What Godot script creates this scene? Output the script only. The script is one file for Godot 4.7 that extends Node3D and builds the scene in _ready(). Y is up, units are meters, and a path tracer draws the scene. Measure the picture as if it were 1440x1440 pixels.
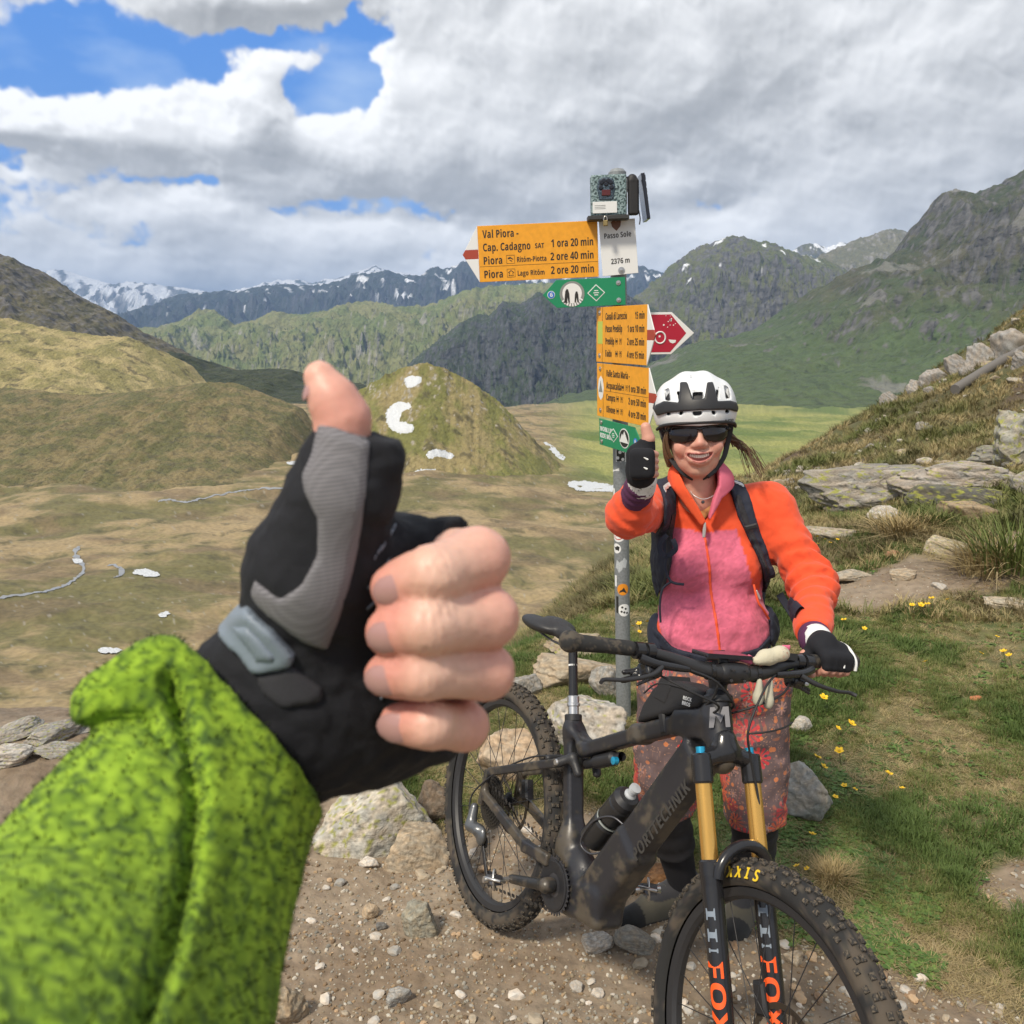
extends Node3D
# A pass in the mountains: a rider with an e-bike by a signpost, a gloved thumbs-up near the lens.
const EYE := 1.83            # camera height over the ground at the rider's feet
const TILT := 11.14          # degrees of downward pitch
const FOC := 1270.0
var up_c := cos(deg_to_rad(TILT))
var up_s := sin(deg_to_rad(TILT))
var taken := {}
var M := {}
var nz := {}

# ---------------------------------------------------------------- helpers
func at(px: float, py: float, d: float) -> Vector3:       # direction of sight -> point at forward distance d
	var a := (px - 720.0) / FOC
	var b := (720.0 - py) / FOC
	var t := d / (up_c + b * up_s)
	return Vector3(0, EYE, 0) + Vector3(a, -up_s + b * up_c, -up_c - b * up_s) * t

func numbered(called: String) -> String:
	if not taken.has(called):
		taken[called] = 0
		return called
	taken[called] += 1
	return "%s_%03d" % [called, taken[called]]

func tag(o: Node, label := "", category := "", group := "", kind := "") -> Node:
	if label: o.set_meta("label", label)
	if category: o.set_meta("category", category)
	if group: o.set_meta("group", group)
	if kind: o.set_meta("kind", kind)
	return o

func thing(called: String, label: String, category: String, where := Vector3.ZERO, group := "") -> Node3D:
	var o := Node3D.new()
	o.name = numbered(called)
	add_child(o)
	o.position = where
	tag(o, label, category, group)
	return o

func part(called: String, mesh: Mesh, m: Material, parent: Node, where := Transform3D()) -> MeshInstance3D:
	var o := MeshInstance3D.new()
	o.name = called if parent != self else numbered(called)
	o.mesh = mesh
	o.material_override = m
	o.transform = where
	parent.add_child(o, true)
	return o

func struct(called: String, mesh: Mesh, m: Material, where := Transform3D()) -> MeshInstance3D:
	var o := part(called, mesh, m, self, where)
	o.set_meta("kind", "structure")
	return o

func lin(r: float, g: float, b: float) -> Color:          # linear colour to the sRGB value materials take
	return Color(r, g, b).linear_to_srgb()

func mat(c: Color, rough := 0.8, metal := 0.0) -> StandardMaterial3D:   # c linear
	var m := StandardMaterial3D.new()
	m.albedo_color = c.linear_to_srgb()
	m.albedo_color.a = c.a
	m.roughness = rough
	m.metallic = metal
	return m

func vmat(rough := 0.9) -> StandardMaterial3D:
	var m := mat(Color(1, 1, 1), rough)
	m.vertex_color_use_as_albedo = true
	return m

func noise(sd: int, freq := 1.0, oct := 4, kind := FastNoiseLite.TYPE_SIMPLEX_SMOOTH, frac := FastNoiseLite.FRACTAL_FBM) -> FastNoiseLite:
	var n := FastNoiseLite.new()
	n.seed = sd
	n.frequency = freq
	n.noise_type = kind
	n.fractal_type = frac if oct > 1 else FastNoiseLite.FRACTAL_NONE
	n.fractal_octaves = oct
	return n

func grain(sd: int, lo: float, hi: float, freq := 0.02, oct := 5, as_normal := false, size := 512) -> NoiseTexture2D:
	var t := NoiseTexture2D.new()
	t.width = size
	t.height = size
	t.seamless = true
	t.noise = noise(sd, freq, oct)
	if as_normal:
		t.as_normal_map = true
		t.bump_strength = hi
	else:
		var g := Gradient.new()
		g.set_color(0, lin(lo, lo, lo))
		g.set_color(1, lin(hi, hi, hi))
		t.color_ramp = g
	return t

func tri(m: StandardMaterial3D, scale: float, world := true) -> StandardMaterial3D:
	m.uv1_triplanar = true
	m.uv1_world_triplanar = world
	m.uv1_scale = Vector3.ONE * scale
	return m

func bumpy(m: StandardMaterial3D, t: Texture2D, k := 1.0) -> StandardMaterial3D:
	m.normal_enabled = true
	m.normal_texture = t
	m.normal_scale = k
	return m

func amesh(v: PackedVector3Array, n: PackedVector3Array, idx: PackedInt32Array, c := PackedColorArray(), uv := PackedVector2Array()) -> ArrayMesh:
	var a := []
	a.resize(Mesh.ARRAY_MAX)
	a[Mesh.ARRAY_VERTEX] = v
	if n.size(): a[Mesh.ARRAY_NORMAL] = n
	if c.size(): a[Mesh.ARRAY_COLOR] = c
	if uv.size(): a[Mesh.ARRAY_TEX_UV] = uv
	a[Mesh.ARRAY_INDEX] = idx
	var m := ArrayMesh.new()
	m.add_surface_from_arrays(Mesh.PRIMITIVE_TRIANGLES, a)
	return m

func grid_mesh(v: PackedVector3Array, c: PackedColorArray, nu: int, nv: int, flip := false, uv := PackedVector2Array(), closed := false) -> ArrayMesh:
	# v is row-major: nv rows of nu points; normals from neighbours
	var n := PackedVector3Array()
	n.resize(v.size())
	for j in nv:
		var j0 := maxi(j - 1, 0) * nu
		var j1 := mini(j + 1, nv - 1) * nu
		for i in nu:
			var i0 := i - 1
			var i1 := i + 1
			if closed:
				i0 = (i0 + nu - 1) % (nu - 1) if i0 < 0 else i0
				i1 = 1 if i1 >= nu else i1
			else:
				i0 = maxi(i0, 0)
				i1 = mini(i1, nu - 1)
			var q := (v[j * nu + i1] - v[j * nu + i0]).cross(v[j1 + i] - v[j0 + i]).normalized()
			n[j * nu + i] = -q if flip else q
	var idx := PackedInt32Array()
	idx.resize((nu - 1) * (nv - 1) * 6)
	var k := 0
	for j in nv - 1:
		for i in nu - 1:
			var a := j * nu + i
			var q := [a, a + nu, a + 1, a + 1, a + nu, a + nu + 1] if not flip else [a, a + 1, a + nu, a + 1, a + nu + 1, a + nu]
			for e in 6:
				idx[k + e] = q[e]
			k += 6
	return amesh(v, n, idx, c, uv)

func sstep(a: float, b: float, x: float) -> float:
	return smoothstep(a, b, x)

func curve_at(pts: Array, x: float) -> float:             # piecewise monotone curve through (x, y) points
	if x <= pts[0].x: return pts[0].y
	for i in range(1, pts.size()):
		if x <= pts[i].x:
			var t: float = (x - pts[i - 1].x) / (pts[i].x - pts[i - 1].x)
			return lerpf(pts[i - 1].y, pts[i].y, t)
	return pts[-1].y
# ---------------------------------------------------------------- camera, sky, sun
func camera_and_light() -> void:
	var cam := Camera3D.new()
	cam.name = "camera"
	cam.position = Vector3(0, EYE, 0)
	cam.rotation_degrees = Vector3(-TILT, 0, 0)
	var lens := CameraAttributesPhysical.new()
	lens.frustum_focal_length = 12.0 * FOC / 720.0
	lens.exposure_aperture = lens.frustum_focal_length / 1.5
	lens.frustum_focus_distance = 2.4
	lens.frustum_near = 0.02
	lens.frustum_far = 60000.0
	cam.attributes = lens
	add_child(cam)
	var e := Environment.new()
	e.background_mode = Environment.BG_SKY
	e.sky = Sky.new()
	e.sky.sky_material = sky()
	e.background_energy_multiplier = 1.0
	e.tonemap_mode = Environment.TONE_MAPPER_LINEAR
	e.tonemap_exposure = 1.38
	e.fog_enabled = true
	e.fog_density = 0.000045
	e.fog_light_color = Color(0.66, 0.80, 1.0)
	e.sdfgi_enabled = true
	e.ssao_enabled = true
	e.ssil_enabled = true
	var w := WorldEnvironment.new()
	w.name = "world"
	w.environment = e
	add_child(w)
	var sun := DirectionalLight3D.new()
	sun.name = "sun"
	sun.light_energy = 0.95
	sun.light_color = Color(1.0, 0.955, 0.88)
	sun.light_angular_distance = 8.0
	sun.shadow_enabled = true
	add_child(sun)
	# the sun stands high, behind the lens and to the left
	sun.look_at_from_position(Vector3.ZERO, -Vector3(-0.50, 1.0, 0.66).normalized())

# clouds and air: direction (azimuth, elevation in degrees; azimuth 0 is straight ahead) -> colour
var cl_a := noise(11, 0.060, 7)
var cl_b := noise(12, 0.30, 3, FastNoiseLite.TYPE_CELLULAR)
var cl_c := noise(13, 0.030, 2)
var cl_d := noise(14, 0.070, 3)
var cl_e := noise(15, 0.40, 4)
# (azimuth, elevation, half width, half height, weight): positive thickens the cloud, negative opens blue sky
var banks: Array = [
	[-23.0, 14.6, 7.0, 1.9, -1.3], [-10.6, 13.2, 2.6, 1.5, -1.2], [-9.2, 16.4, 1.5, 2.6, -1.0], [-29.0, 13.0, 6.0, 1.3, -1.0], [-17.5, 14.8, 3.0, 1.0, -0.5], [-14.5, 16.2, 4.5, 0.6, -1.1],
	[-9.5, 7.4, 5.5, 0.75, -0.9], [-4.0, 7.0, 2.5, 0.6, -0.6], [-28.5, 9.6, 3.0, 0.7, -0.75], [-19.0, 8.6, 2.8, 0.45, -0.7], [8.4, 9.9, 1.5, 0.9, -0.55], [11.4, 7.6, 2.6, 0.75, -0.75],
	[-15.0, 18.3, 5.6, 1.0, 1.2], [-15.0, 13.0, 1.8, 1.7, 1.25], [-14.5, 11.0, 4.5, 1.6, 0.8], [-22.0, 10.9, 6.0, 1.1, 0.8], [-28.0, 11.3, 5.0, 0.9, 0.8], [-5.0, 11.0, 4.5, 2.3, 0.8],
	[-22.0, 6.6, 8.0, 1.3, 0.65], [-11.0, 5.4, 3.0, 1.0, 0.5], [6.0, 15.5, 12.0, 4.5, 0.95], [24.0, 13.0, 14.0, 6.0, 0.8], [18.0, 4.5, 12.0, 1.5, 0.5], [-10.0, 3.4, 24.0, 1.5, 0.75],
]

func cloud_depth(az: float, el: float, rough: bool) -> float:
	var s := 1.0 + 2.2 / (1.0 + maxf(el, 0.0) * 0.25)      # rows of cloud crowd together towards the horizon
	var x := az
	var y := el * s
	var w := cl_c.get_noise_2d(x * 2.0, y * 2.0 + 77.0) * 3.0
	var c := 0.34
	if rough:
		c += cl_d.get_noise_2d(x + w, y * 1.25) * 0.55
	else:
		var ex := cl_e.get_noise_2d(x, y)
		var ey := cl_e.get_noise_2d(x + 70.0, y)
		c += cl_a.get_noise_2d(x + w, y * 1.25) * 0.62
		c += (-0.35 - cl_b.get_noise_2d(x + ex * 1.6, y * 1.2 + ey * 1.6)) * 0.42
		c += ex * 0.10
		az += ex * 0.9 + cl_a.get_noise_2d(x * 3.0, y * 3.0 + 9.0) * 1.2
		el += ey * 0.5 + cl_a.get_noise_2d(x * 3.0 + 90.0, y * 3.0) * 0.7
	for b in banks:
		var dx: float = (az - b[0]) / b[2]
		var dy: float = (el - b[1]) / b[3]
		var q := dx * dx + dy * dy
		if q < 5.0:
			c += b[4] * exp(-q * 1.1) * 0.58
	return c

func sky_colour(az: float, el: float, fine: bool) -> Color:
	var h := clampf(el / 60.0, 0.0, 1.0)
	var blue := Color(0.070, 0.235, 0.62).lerp(Color(0.05, 0.18, 0.58), h).lerp(Color(0.36, 0.55, 0.80), exp(-maxf(el, 0.0) / 6.0) * 0.85)
	blue = blue.lerp(Color(0.50, 0.63, 0.80), clampf(0.10 + cl_a.get_noise_2d(az * 1.2, el * 3.0 + 40.0) * 0.7, 0.0, 0.5))
	var d := cloud_depth(az, el, false)
	var cover := smoothstep(0.08, 0.30, d)
	if cover <= 0.0:
		return blue
	# the sides towards the sun are bright, the undersides grey
	var broad := cloud_depth(az, el, true) - cloud_depth(az - 0.9, el + 1.3, true)
	var small := d - cloud_depth(az - 0.22, el + 0.34, false)
	var thick := clampf(d - 0.34, 0.0, 1.2)
	var v := 0.655 - thick * 0.17 + clampf(broad * 0.50, -0.17, 0.20) + clampf(small * 0.62, -0.15, 0.25) + (1.0 - cover) * 0.05 + cl_d.get_noise_2d(az * 2.2 + 30.0, el * 4.2) * 0.10
	v -= smoothstep(9.0, 17.0, el) * smoothstep(-9.0, 6.0, az) * 0.05
	v = clampf(maxf(v, 0.42 + (v - 0.42) * 0.55), 0.30, 0.90)
	var c := Color(0.93, 0.965, 1.0).lerp(Color(1, 1, 1), clampf(v, 0.0, 1.0)) * v
	c = c.lerp(Color(0.54, 0.60, 0.67), exp(-maxf(el, 0.0) / 2.4) * 0.5)
	return blue.lerp(c, cover)

func sky() -> PanoramaSkyMaterial:
	# coarse picture of the whole sphere, then the part ahead in full detail
	var w := 512
	var im := Image.create(w, 256, false, Image.FORMAT_RGBF)
	for j in 128:
		var el := (128.0 - j - 0.5) / 256.0 * 180.0
		for i in w:
			var az := wrapf((i + 0.5) / w * 360.0, -180.0, 180.0)
			# fold the field so that both ends meet
			im.set_pixel(i, j, sky_colour(az if absf(az) < 150.0 else 150.0 * signf(az) * (1.0 - (absf(az) - 150.0) / 30.0) , el, false))
	for j in range(128, 256):
		for i in w:
			im.set_pixel(i, j, Color(0.16, 0.15, 0.11))
	im.resize(4096, 2048, Image.INTERPOLATE_CUBIC)
	var k := 4096.0 / 360.0
	var half := int(42 * k)
	var y0 := int(1024 - 27 * k)
	for j in range(y0, 1024):
		var el := (1024.0 - j - 0.5) / k
		for n in range(-half, half):
			var i := posmod(n, 4096)                           # the picture's edge lies straight ahead
			var az := (n + 0.5) / k
			var c := sky_colour(az, el, true)
			var blend := smoothstep(42.0, 38.0, absf(az)) * smoothstep(27.0, 24.0, el)
			im.set_pixel(i, j, im.get_pixel(i, j).lerp(c, blend))
	var s := PanoramaSkyMaterial.new()
	s.panorama = ImageTexture.create_from_image(im)
	return s
# ---------------------------------------------------------------- land
var t_col: Array = [-0.80, -0.49, -0.21, -0.055, 0.03, 0.11, 0.22, 0.30, 0.378, 0.457, 0.567, 0.81]
var t_row: Array = [0.5, 1.0, 2.0, 3.0, 4.2, 6.0, 9.0, 14.0, 22.0, 35.0, 60.0, 100.0, 180.0, 320.0, 560.0, 1000.0, 2000.0, 5000.0, 15000.0, 45000.0]
# ground heights: one line per column (left to right), from the feet outwards
var t_h: Array = [
	[0.06, 0.06, 0.05, 0.0, 0.0, -1.0, -2.7, -5.4, -9.5, -16.0, -28.0, -46.0, -55.0, -56.0, -56.0, -62.0, -150.0, -420.0, -700.0, -900.0],
	[0.06, 0.06, 0.04 + 0.0, 0.0, -0.03, -1.1, -2.9, -5.6, -9.5, -16.0, -28.0, -46.0, -55.0, -56.0, -56.0, -60.0, -150.0, -420.0, -700.0, -900.0],
	[0.06, 0.06, 0.04 + 0.0, 0.0, -0.03, -1.1, -2.9, -5.6, -9.5, -16.0, -28.0, -46.0, -55.0, -56.0, -57.0, -75.0, -160.0, -420.0, -700.0, -900.0],
	[0.06, 0.06, 0.04 + 0.0, 0.02, 0.0, -0.6, -2.3, -5.0, -9.3, -16.0, -28.0, -46.0, -56.0, -57.0, -60.0, -80.0, -160.0, -420.0, -700.0, -900.0],
	[0.06, 0.06, 0.04 + 0.0, 0.08, 0.1, -0.25, -1.4, -4.0, -8.5, -15.5, -28.0, -46.0, -57.0, -59.0, -66.0, -86.0, -150.0, -420.0, -700.0, -900.0],
	[0.06, 0.06, 0.04 + 0.0, 0.1, 0.16, 0.05, -0.6, -2.4, -6.5, -14.0, -28.0, -46.0, -58.0, -62.0, -72.0, -92.0, -140.0, -420.0, -700.0, -900.0],
	[0.06, 0.06, 0.04 + 0.02, 0.09, 0.16, 0.2, 0.0, -0.9, -3.5, -9.0, -22.0, -42.0, -58.0, -62.0, -72.0, -92.0, -140.0, -400.0, -700.0, -900.0],
	[0.06, 0.06, 0.04 + 0.03, 0.09, 0.16, 0.22, 0.12, -0.35, -1.6, -6.0, -18.0, -40.0, -58.0, -62.0, -72.0, -92.0, -140.0, -400.0, -700.0, -900.0],
	[0.06, 0.06, 0.04 + 0.03, 0.09, 0.16, 0.22, 0.32, 0.15, -0.35, -3.0, -14.0, -38.0, -58.0, -62.0, -72.0, -92.0, -140.0, -400.0, -700.0, -900.0],
	[0.06, 0.06, 0.04 + 0.04, 0.1, 0.18, 0.32, 0.6, 0.8, 0.55, -0.5, -8.0, -30.0, -55.0, -62.0, -72.0, -92.0, -140.0, -400.0, -700.0, -900.0],
	[0.06, 0.06, 0.04 + 0.05, 0.12, 0.22, 0.45, 0.95, 1.6, 2.3, 3.0, 0.0, -20.0, -50.0, -62.0, -72.0, -92.0, -140.0, -400.0, -700.0, -900.0],
	[0.06, 0.06, 0.04 + 0.06, 0.16, 0.36, 0.9, 1.9, 3.6, 6.0, 9.0, 9.0, 0.0, -40.0, -62.0, -72.0, -92.0, -140.0, -400.0, -700.0, -900.0],
]
var g1 := noise(21, 1.0, 4)
var g2 := noise(22, 1.0, 5)
var g3 := noise(23, 1.0, 3)

func cr(a: float, b: float, c: float, d: float, t: float) -> float:
	return b + 0.5 * t * (c - a + t * (2.0 * a - 5.0 * b + 4.0 * c - d + t * (3.0 * (b - c) + d - a)))

func lay(x: float, z: float) -> float:                     # smooth lie of the land
	var r := sqrt(x * x + z * z)
	var d := maxf(-z, 0.45 * r)
	var t := clampf(x / maxf(d, 0.01), t_col[0], t_col[-1])
	d = clampf(d, t_row[0], t_row[-1])
	var i := 0
	while i < t_col.size() - 2 and t > t_col[i + 1]: i += 1
	var j := 0
	while j < t_row.size() - 2 and d > t_row[j + 1]: j += 1
	var u: float = (t - t_col[i]) / (t_col[i + 1] - t_col[i])
	var w: float = (d - t_row[j]) / (t_row[j + 1] - t_row[j])
	var q: Array[float] = [0.06, 0.06, 0.04 + 0.0, 0.0]
	var jm := maxi(j - 1, 0)
	var jp := mini(j + 2, t_row.size() - 1)
	for k in 4:
		var row: Array = t_h[clampi(i + k - 1, 0, t_col.size() - 1)]
		q[k] = lerpf(row[j], row[j + 1], w) if d > 300.0 else cr(row[jm], row[j], row[j + 1], row[jp], w)
	return cr(q[0], q[1], q[2], q[3], u)

func ground(x: float, z: float) -> float:
	var r := sqrt(x * x + z * z)
	var h := lay(x, z)
	# unevenness grows with the distance from the trodden path
	h += g1.get_noise_2d(x * 0.9, z * 0.9) * 0.05 * sstep(1.0, 4.0, r)
	h += g1.get_noise_2d(x * 3.1 + 9.0, z * 3.1) * 0.014
	if r > 5.0:
		h += g2.get_noise_2d(x * 0.22, z * 0.22) * 0.38 * sstep(5.0, 14.0, r) * sstep(400.0, 60.0, r)
	if r > 60.0:
		var s := sstep(60.0, 160.0, r) * sstep(9000.0, 1500.0, r)
		h += (g2.get_noise_2d(x * 0.011, z * 0.013) * 5.0 + g3.get_noise_2d(x * 0.05 + 50.0, z * 0.05) * 0.7) * s
	return h

func grassy(x: float, z: float) -> float:                  # 0 bare trodden earth, 1 closed turf (near ground)
	var n := g2.get_noise_2d(x * 0.8, z * 0.8) * 0.55 + g1.get_noise_2d(x * 3.0, z * 3.0) * 0.28
	var d := -z
	# turf on the right of the bike and behind it; trodden path in front, and a second path crossing from the right
	var front := sstep(2.15, 2.75, d + 0.30 * (x - 0.6) + 0.15 * sstep(0.9, 1.8, x))
	var right := sstep(0.45, 0.95, x + 0.10 * (d - 2.0))
	var m := maxf(front * right, sstep(2.9, 3.4, d) * sstep(-0.75, -0.1, x + 0.06 * d))
	m = maxf(m, sstep(4.6, 6.0, d))
	var path := exp(-pow((d - 5.6 - 0.10 * (x - 2.5)) / 0.55, 2.0)) * sstep(1.5, 2.2, x)
	path = maxf(path, exp(-pow((d - 2.55 - 0.25 * (x - 1.5)) / 0.16, 2.0)) * sstep(1.2, 1.7, x) * 0.75)
	path = maxf(path, exp(-(pow((x - 1.75) / 0.5, 2.0) + pow((d - 3.05) / 0.28, 2.0))) * 0.35)
	m -= 0.13 * sstep(1.25, 1.8, x) * sstep(3.6, 2.9, d)
	return clampf(m * 1.15 - path * 1.2 + n * 0.55, 0.0, 1.0)

func ground_colour(x: float, z: float, h: float, steep: float) -> Color:
	var r := sqrt(x * x + z * z)
	var n := g2.get_noise_2d(x * 1.7, z * 1.7)
	var f := g3.get_noise_2d(x * 14.0, z * 14.0)
	var earth := Color(0.205, 0.150, 0.100).lerp(Color(0.325, 0.260, 0.188), clampf(0.5 + n * 0.8 + f * 0.4, 0.0, 1.0))
	if r < 70.0:
		var turf := Color(0.085, 0.11, 0.035).lerp(Color(0.20, 0.165, 0.075), clampf(0.45 + n * 1.1 + f * 0.35, 0.0, 1.0))
		var k := grassy(x, z)
		var c := earth.lerp(turf, sstep(0.3, 0.6, k))
		if r > 9.0:
			var far := Color(0.15, 0.125, 0.055).lerp(Color(0.085, 0.09, 0.032), clampf(0.5 + n * 1.2, 0.0, 1.0))
			far = far.lerp(Color(0.10, 0.07, 0.05), sstep(0.15, 0.4, g3.get_noise_2d(x * 0.5, z * 0.5)))
			c = c.lerp(far, sstep(8.0, 14.0, r))
		return c
	var p := g2.get_noise_2d(x * 0.012, z * 0.014)
	var q := g1.get_noise_2d(x * 0.07, z * 0.08)
	var s := g3.get_noise_2d(x * 0.5, z * 0.5)
	var straw := Color(0.40, 0.305, 0.165)
	var olive := Color(0.185, 0.168, 0.070)
	var brown := Color(0.20, 0.145, 0.085)
	var c := straw.lerp(olive, sstep(-0.16, 0.30, p + q * 0.42 + s * 0.14)).lerp(brown, sstep(0.08, 0.36, g1.get_noise_2d(x * 0.025 + 40.0, z * 0.03) + s * 0.12) * 0.65)
	c = c.lerp(Color(0.085, 0.075, 0.045), sstep(0.34, 0.50, q + s * 0.3) * 0.55)
	if s > 0.58: c = c.lerp(Color(0.36, 0.34, 0.30), 0.5)
	# the green valley behind the rider; sunlight and cloud shade painted into its greens
	var t := x / maxf(-z, 1.0)
	var green := Color(0.145, 0.205, 0.048).lerp(Color(0.37, 0.37, 0.115), clampf(0.62 + g3.get_noise_2d(x * 0.006, z * 0.0045) * 1.5 + p * 0.4 + q * 0.25 + s * 0.2, 0.0, 1.0))
	c = c.lerp(green, sstep(0.02, 0.10, t) * sstep(350.0, 480.0, r))
	return c * (0.9 + 0.2 * s)

func land() -> void:
	var az: Array[float] = []
	var a := -33.0
	while a <= 33.0:
		az.append(a)
		a += 0.105
	var side := 33.0
	var step := 0.4
	while side < 180.0:
		side = minf(side + step, 180.0)
		step = minf(step * 1.35, 9.0)
		az.append(side)
		az.push_front(-side)
	var rad: Array[float] = [0.25, 0.6, 0.9, 1.2]
	var r := 1.45
	while r < 45000.0:
		rad.append(r)
		r *= 1.0075 if r < 9.0 else (1.011 if r < 60.0 else (1.02 if r < 110.0 else (1.006 if r < 1200.0 else 1.12)))
	var nu := az.size()
	var nv := rad.size()
	var v := PackedVector3Array()
	var c := PackedColorArray()
	v.resize(nu * nv)
	c.resize(nu * nv)
	for j in nv:
		for i in nu:
			var x: float = sin(deg_to_rad(az[i])) * rad[j]
			var z: float = -cos(deg_to_rad(az[i])) * rad[j]
			var h := ground(x, z)
			v[j * nu + i] = Vector3(x, h, z)
			c[j * nu + i] = ground_colour(x, z, h, 0.0)
	struct("ground", grid_mesh(v, c, nu, nv, true), M.earth)
	spread_on_ground([
		["long snow strip at the foot of the right slope behind the rider", [1056, 668, 1090, 655, 1130, 641, 1162, 632, 1156, 641, 1120, 657, 1085, 675, 1064, 678]],
		["flat snow bed just left of the pole below the signs", [798, 681, 815, 677, 862, 683, 860, 692, 830, 691, 812, 690]],
		["small snow patch right of the knoll", [764, 622, 772, 624, 794, 644, 786, 645]],
		["bright little snow patch in the middle of the basin", [188, 804, 205, 801, 223, 807, 217, 812, 192, 809]],
		["tiny snow remnant beside the brook on the left", [102, 787, 113, 787, 115, 792, 105, 793]],
		["snow remnant above the sleeve in the basin", [138, 914, 155, 912, 172, 915, 160, 920, 140, 919]],
		["snow remnant right of the brook near the wrist", [223, 866, 234, 860, 239, 864, 230, 869]],
		["tiny snow remnant left of the raised thumb", [404, 651, 420, 648, 428, 652, 412, 655]],
	])
	ribbon("stream winding across the far basin", [440, 602, 424, 604, 400, 607, 362, 613, 330, 619, 308, 627, 290, 638, 272, 646, 245, 655, 205, 664], 3.2)
	ribbon("brook in the middle of the basin", [430, 686, 360, 688, 330, 692, 290, 700, 262, 707, 238, 703, 222, 705], 2.2)
	ribbon("brook running out of the basin on the left", [112, 768, 106, 780, 118, 800, 104, 816, 78, 829, 40, 836, -20, 843], 3.4)
	ribbon("short loop of the brook on the left", [150, 797, 161, 795, 170, 800, 170, 808, 160, 813], 2.4)

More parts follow.
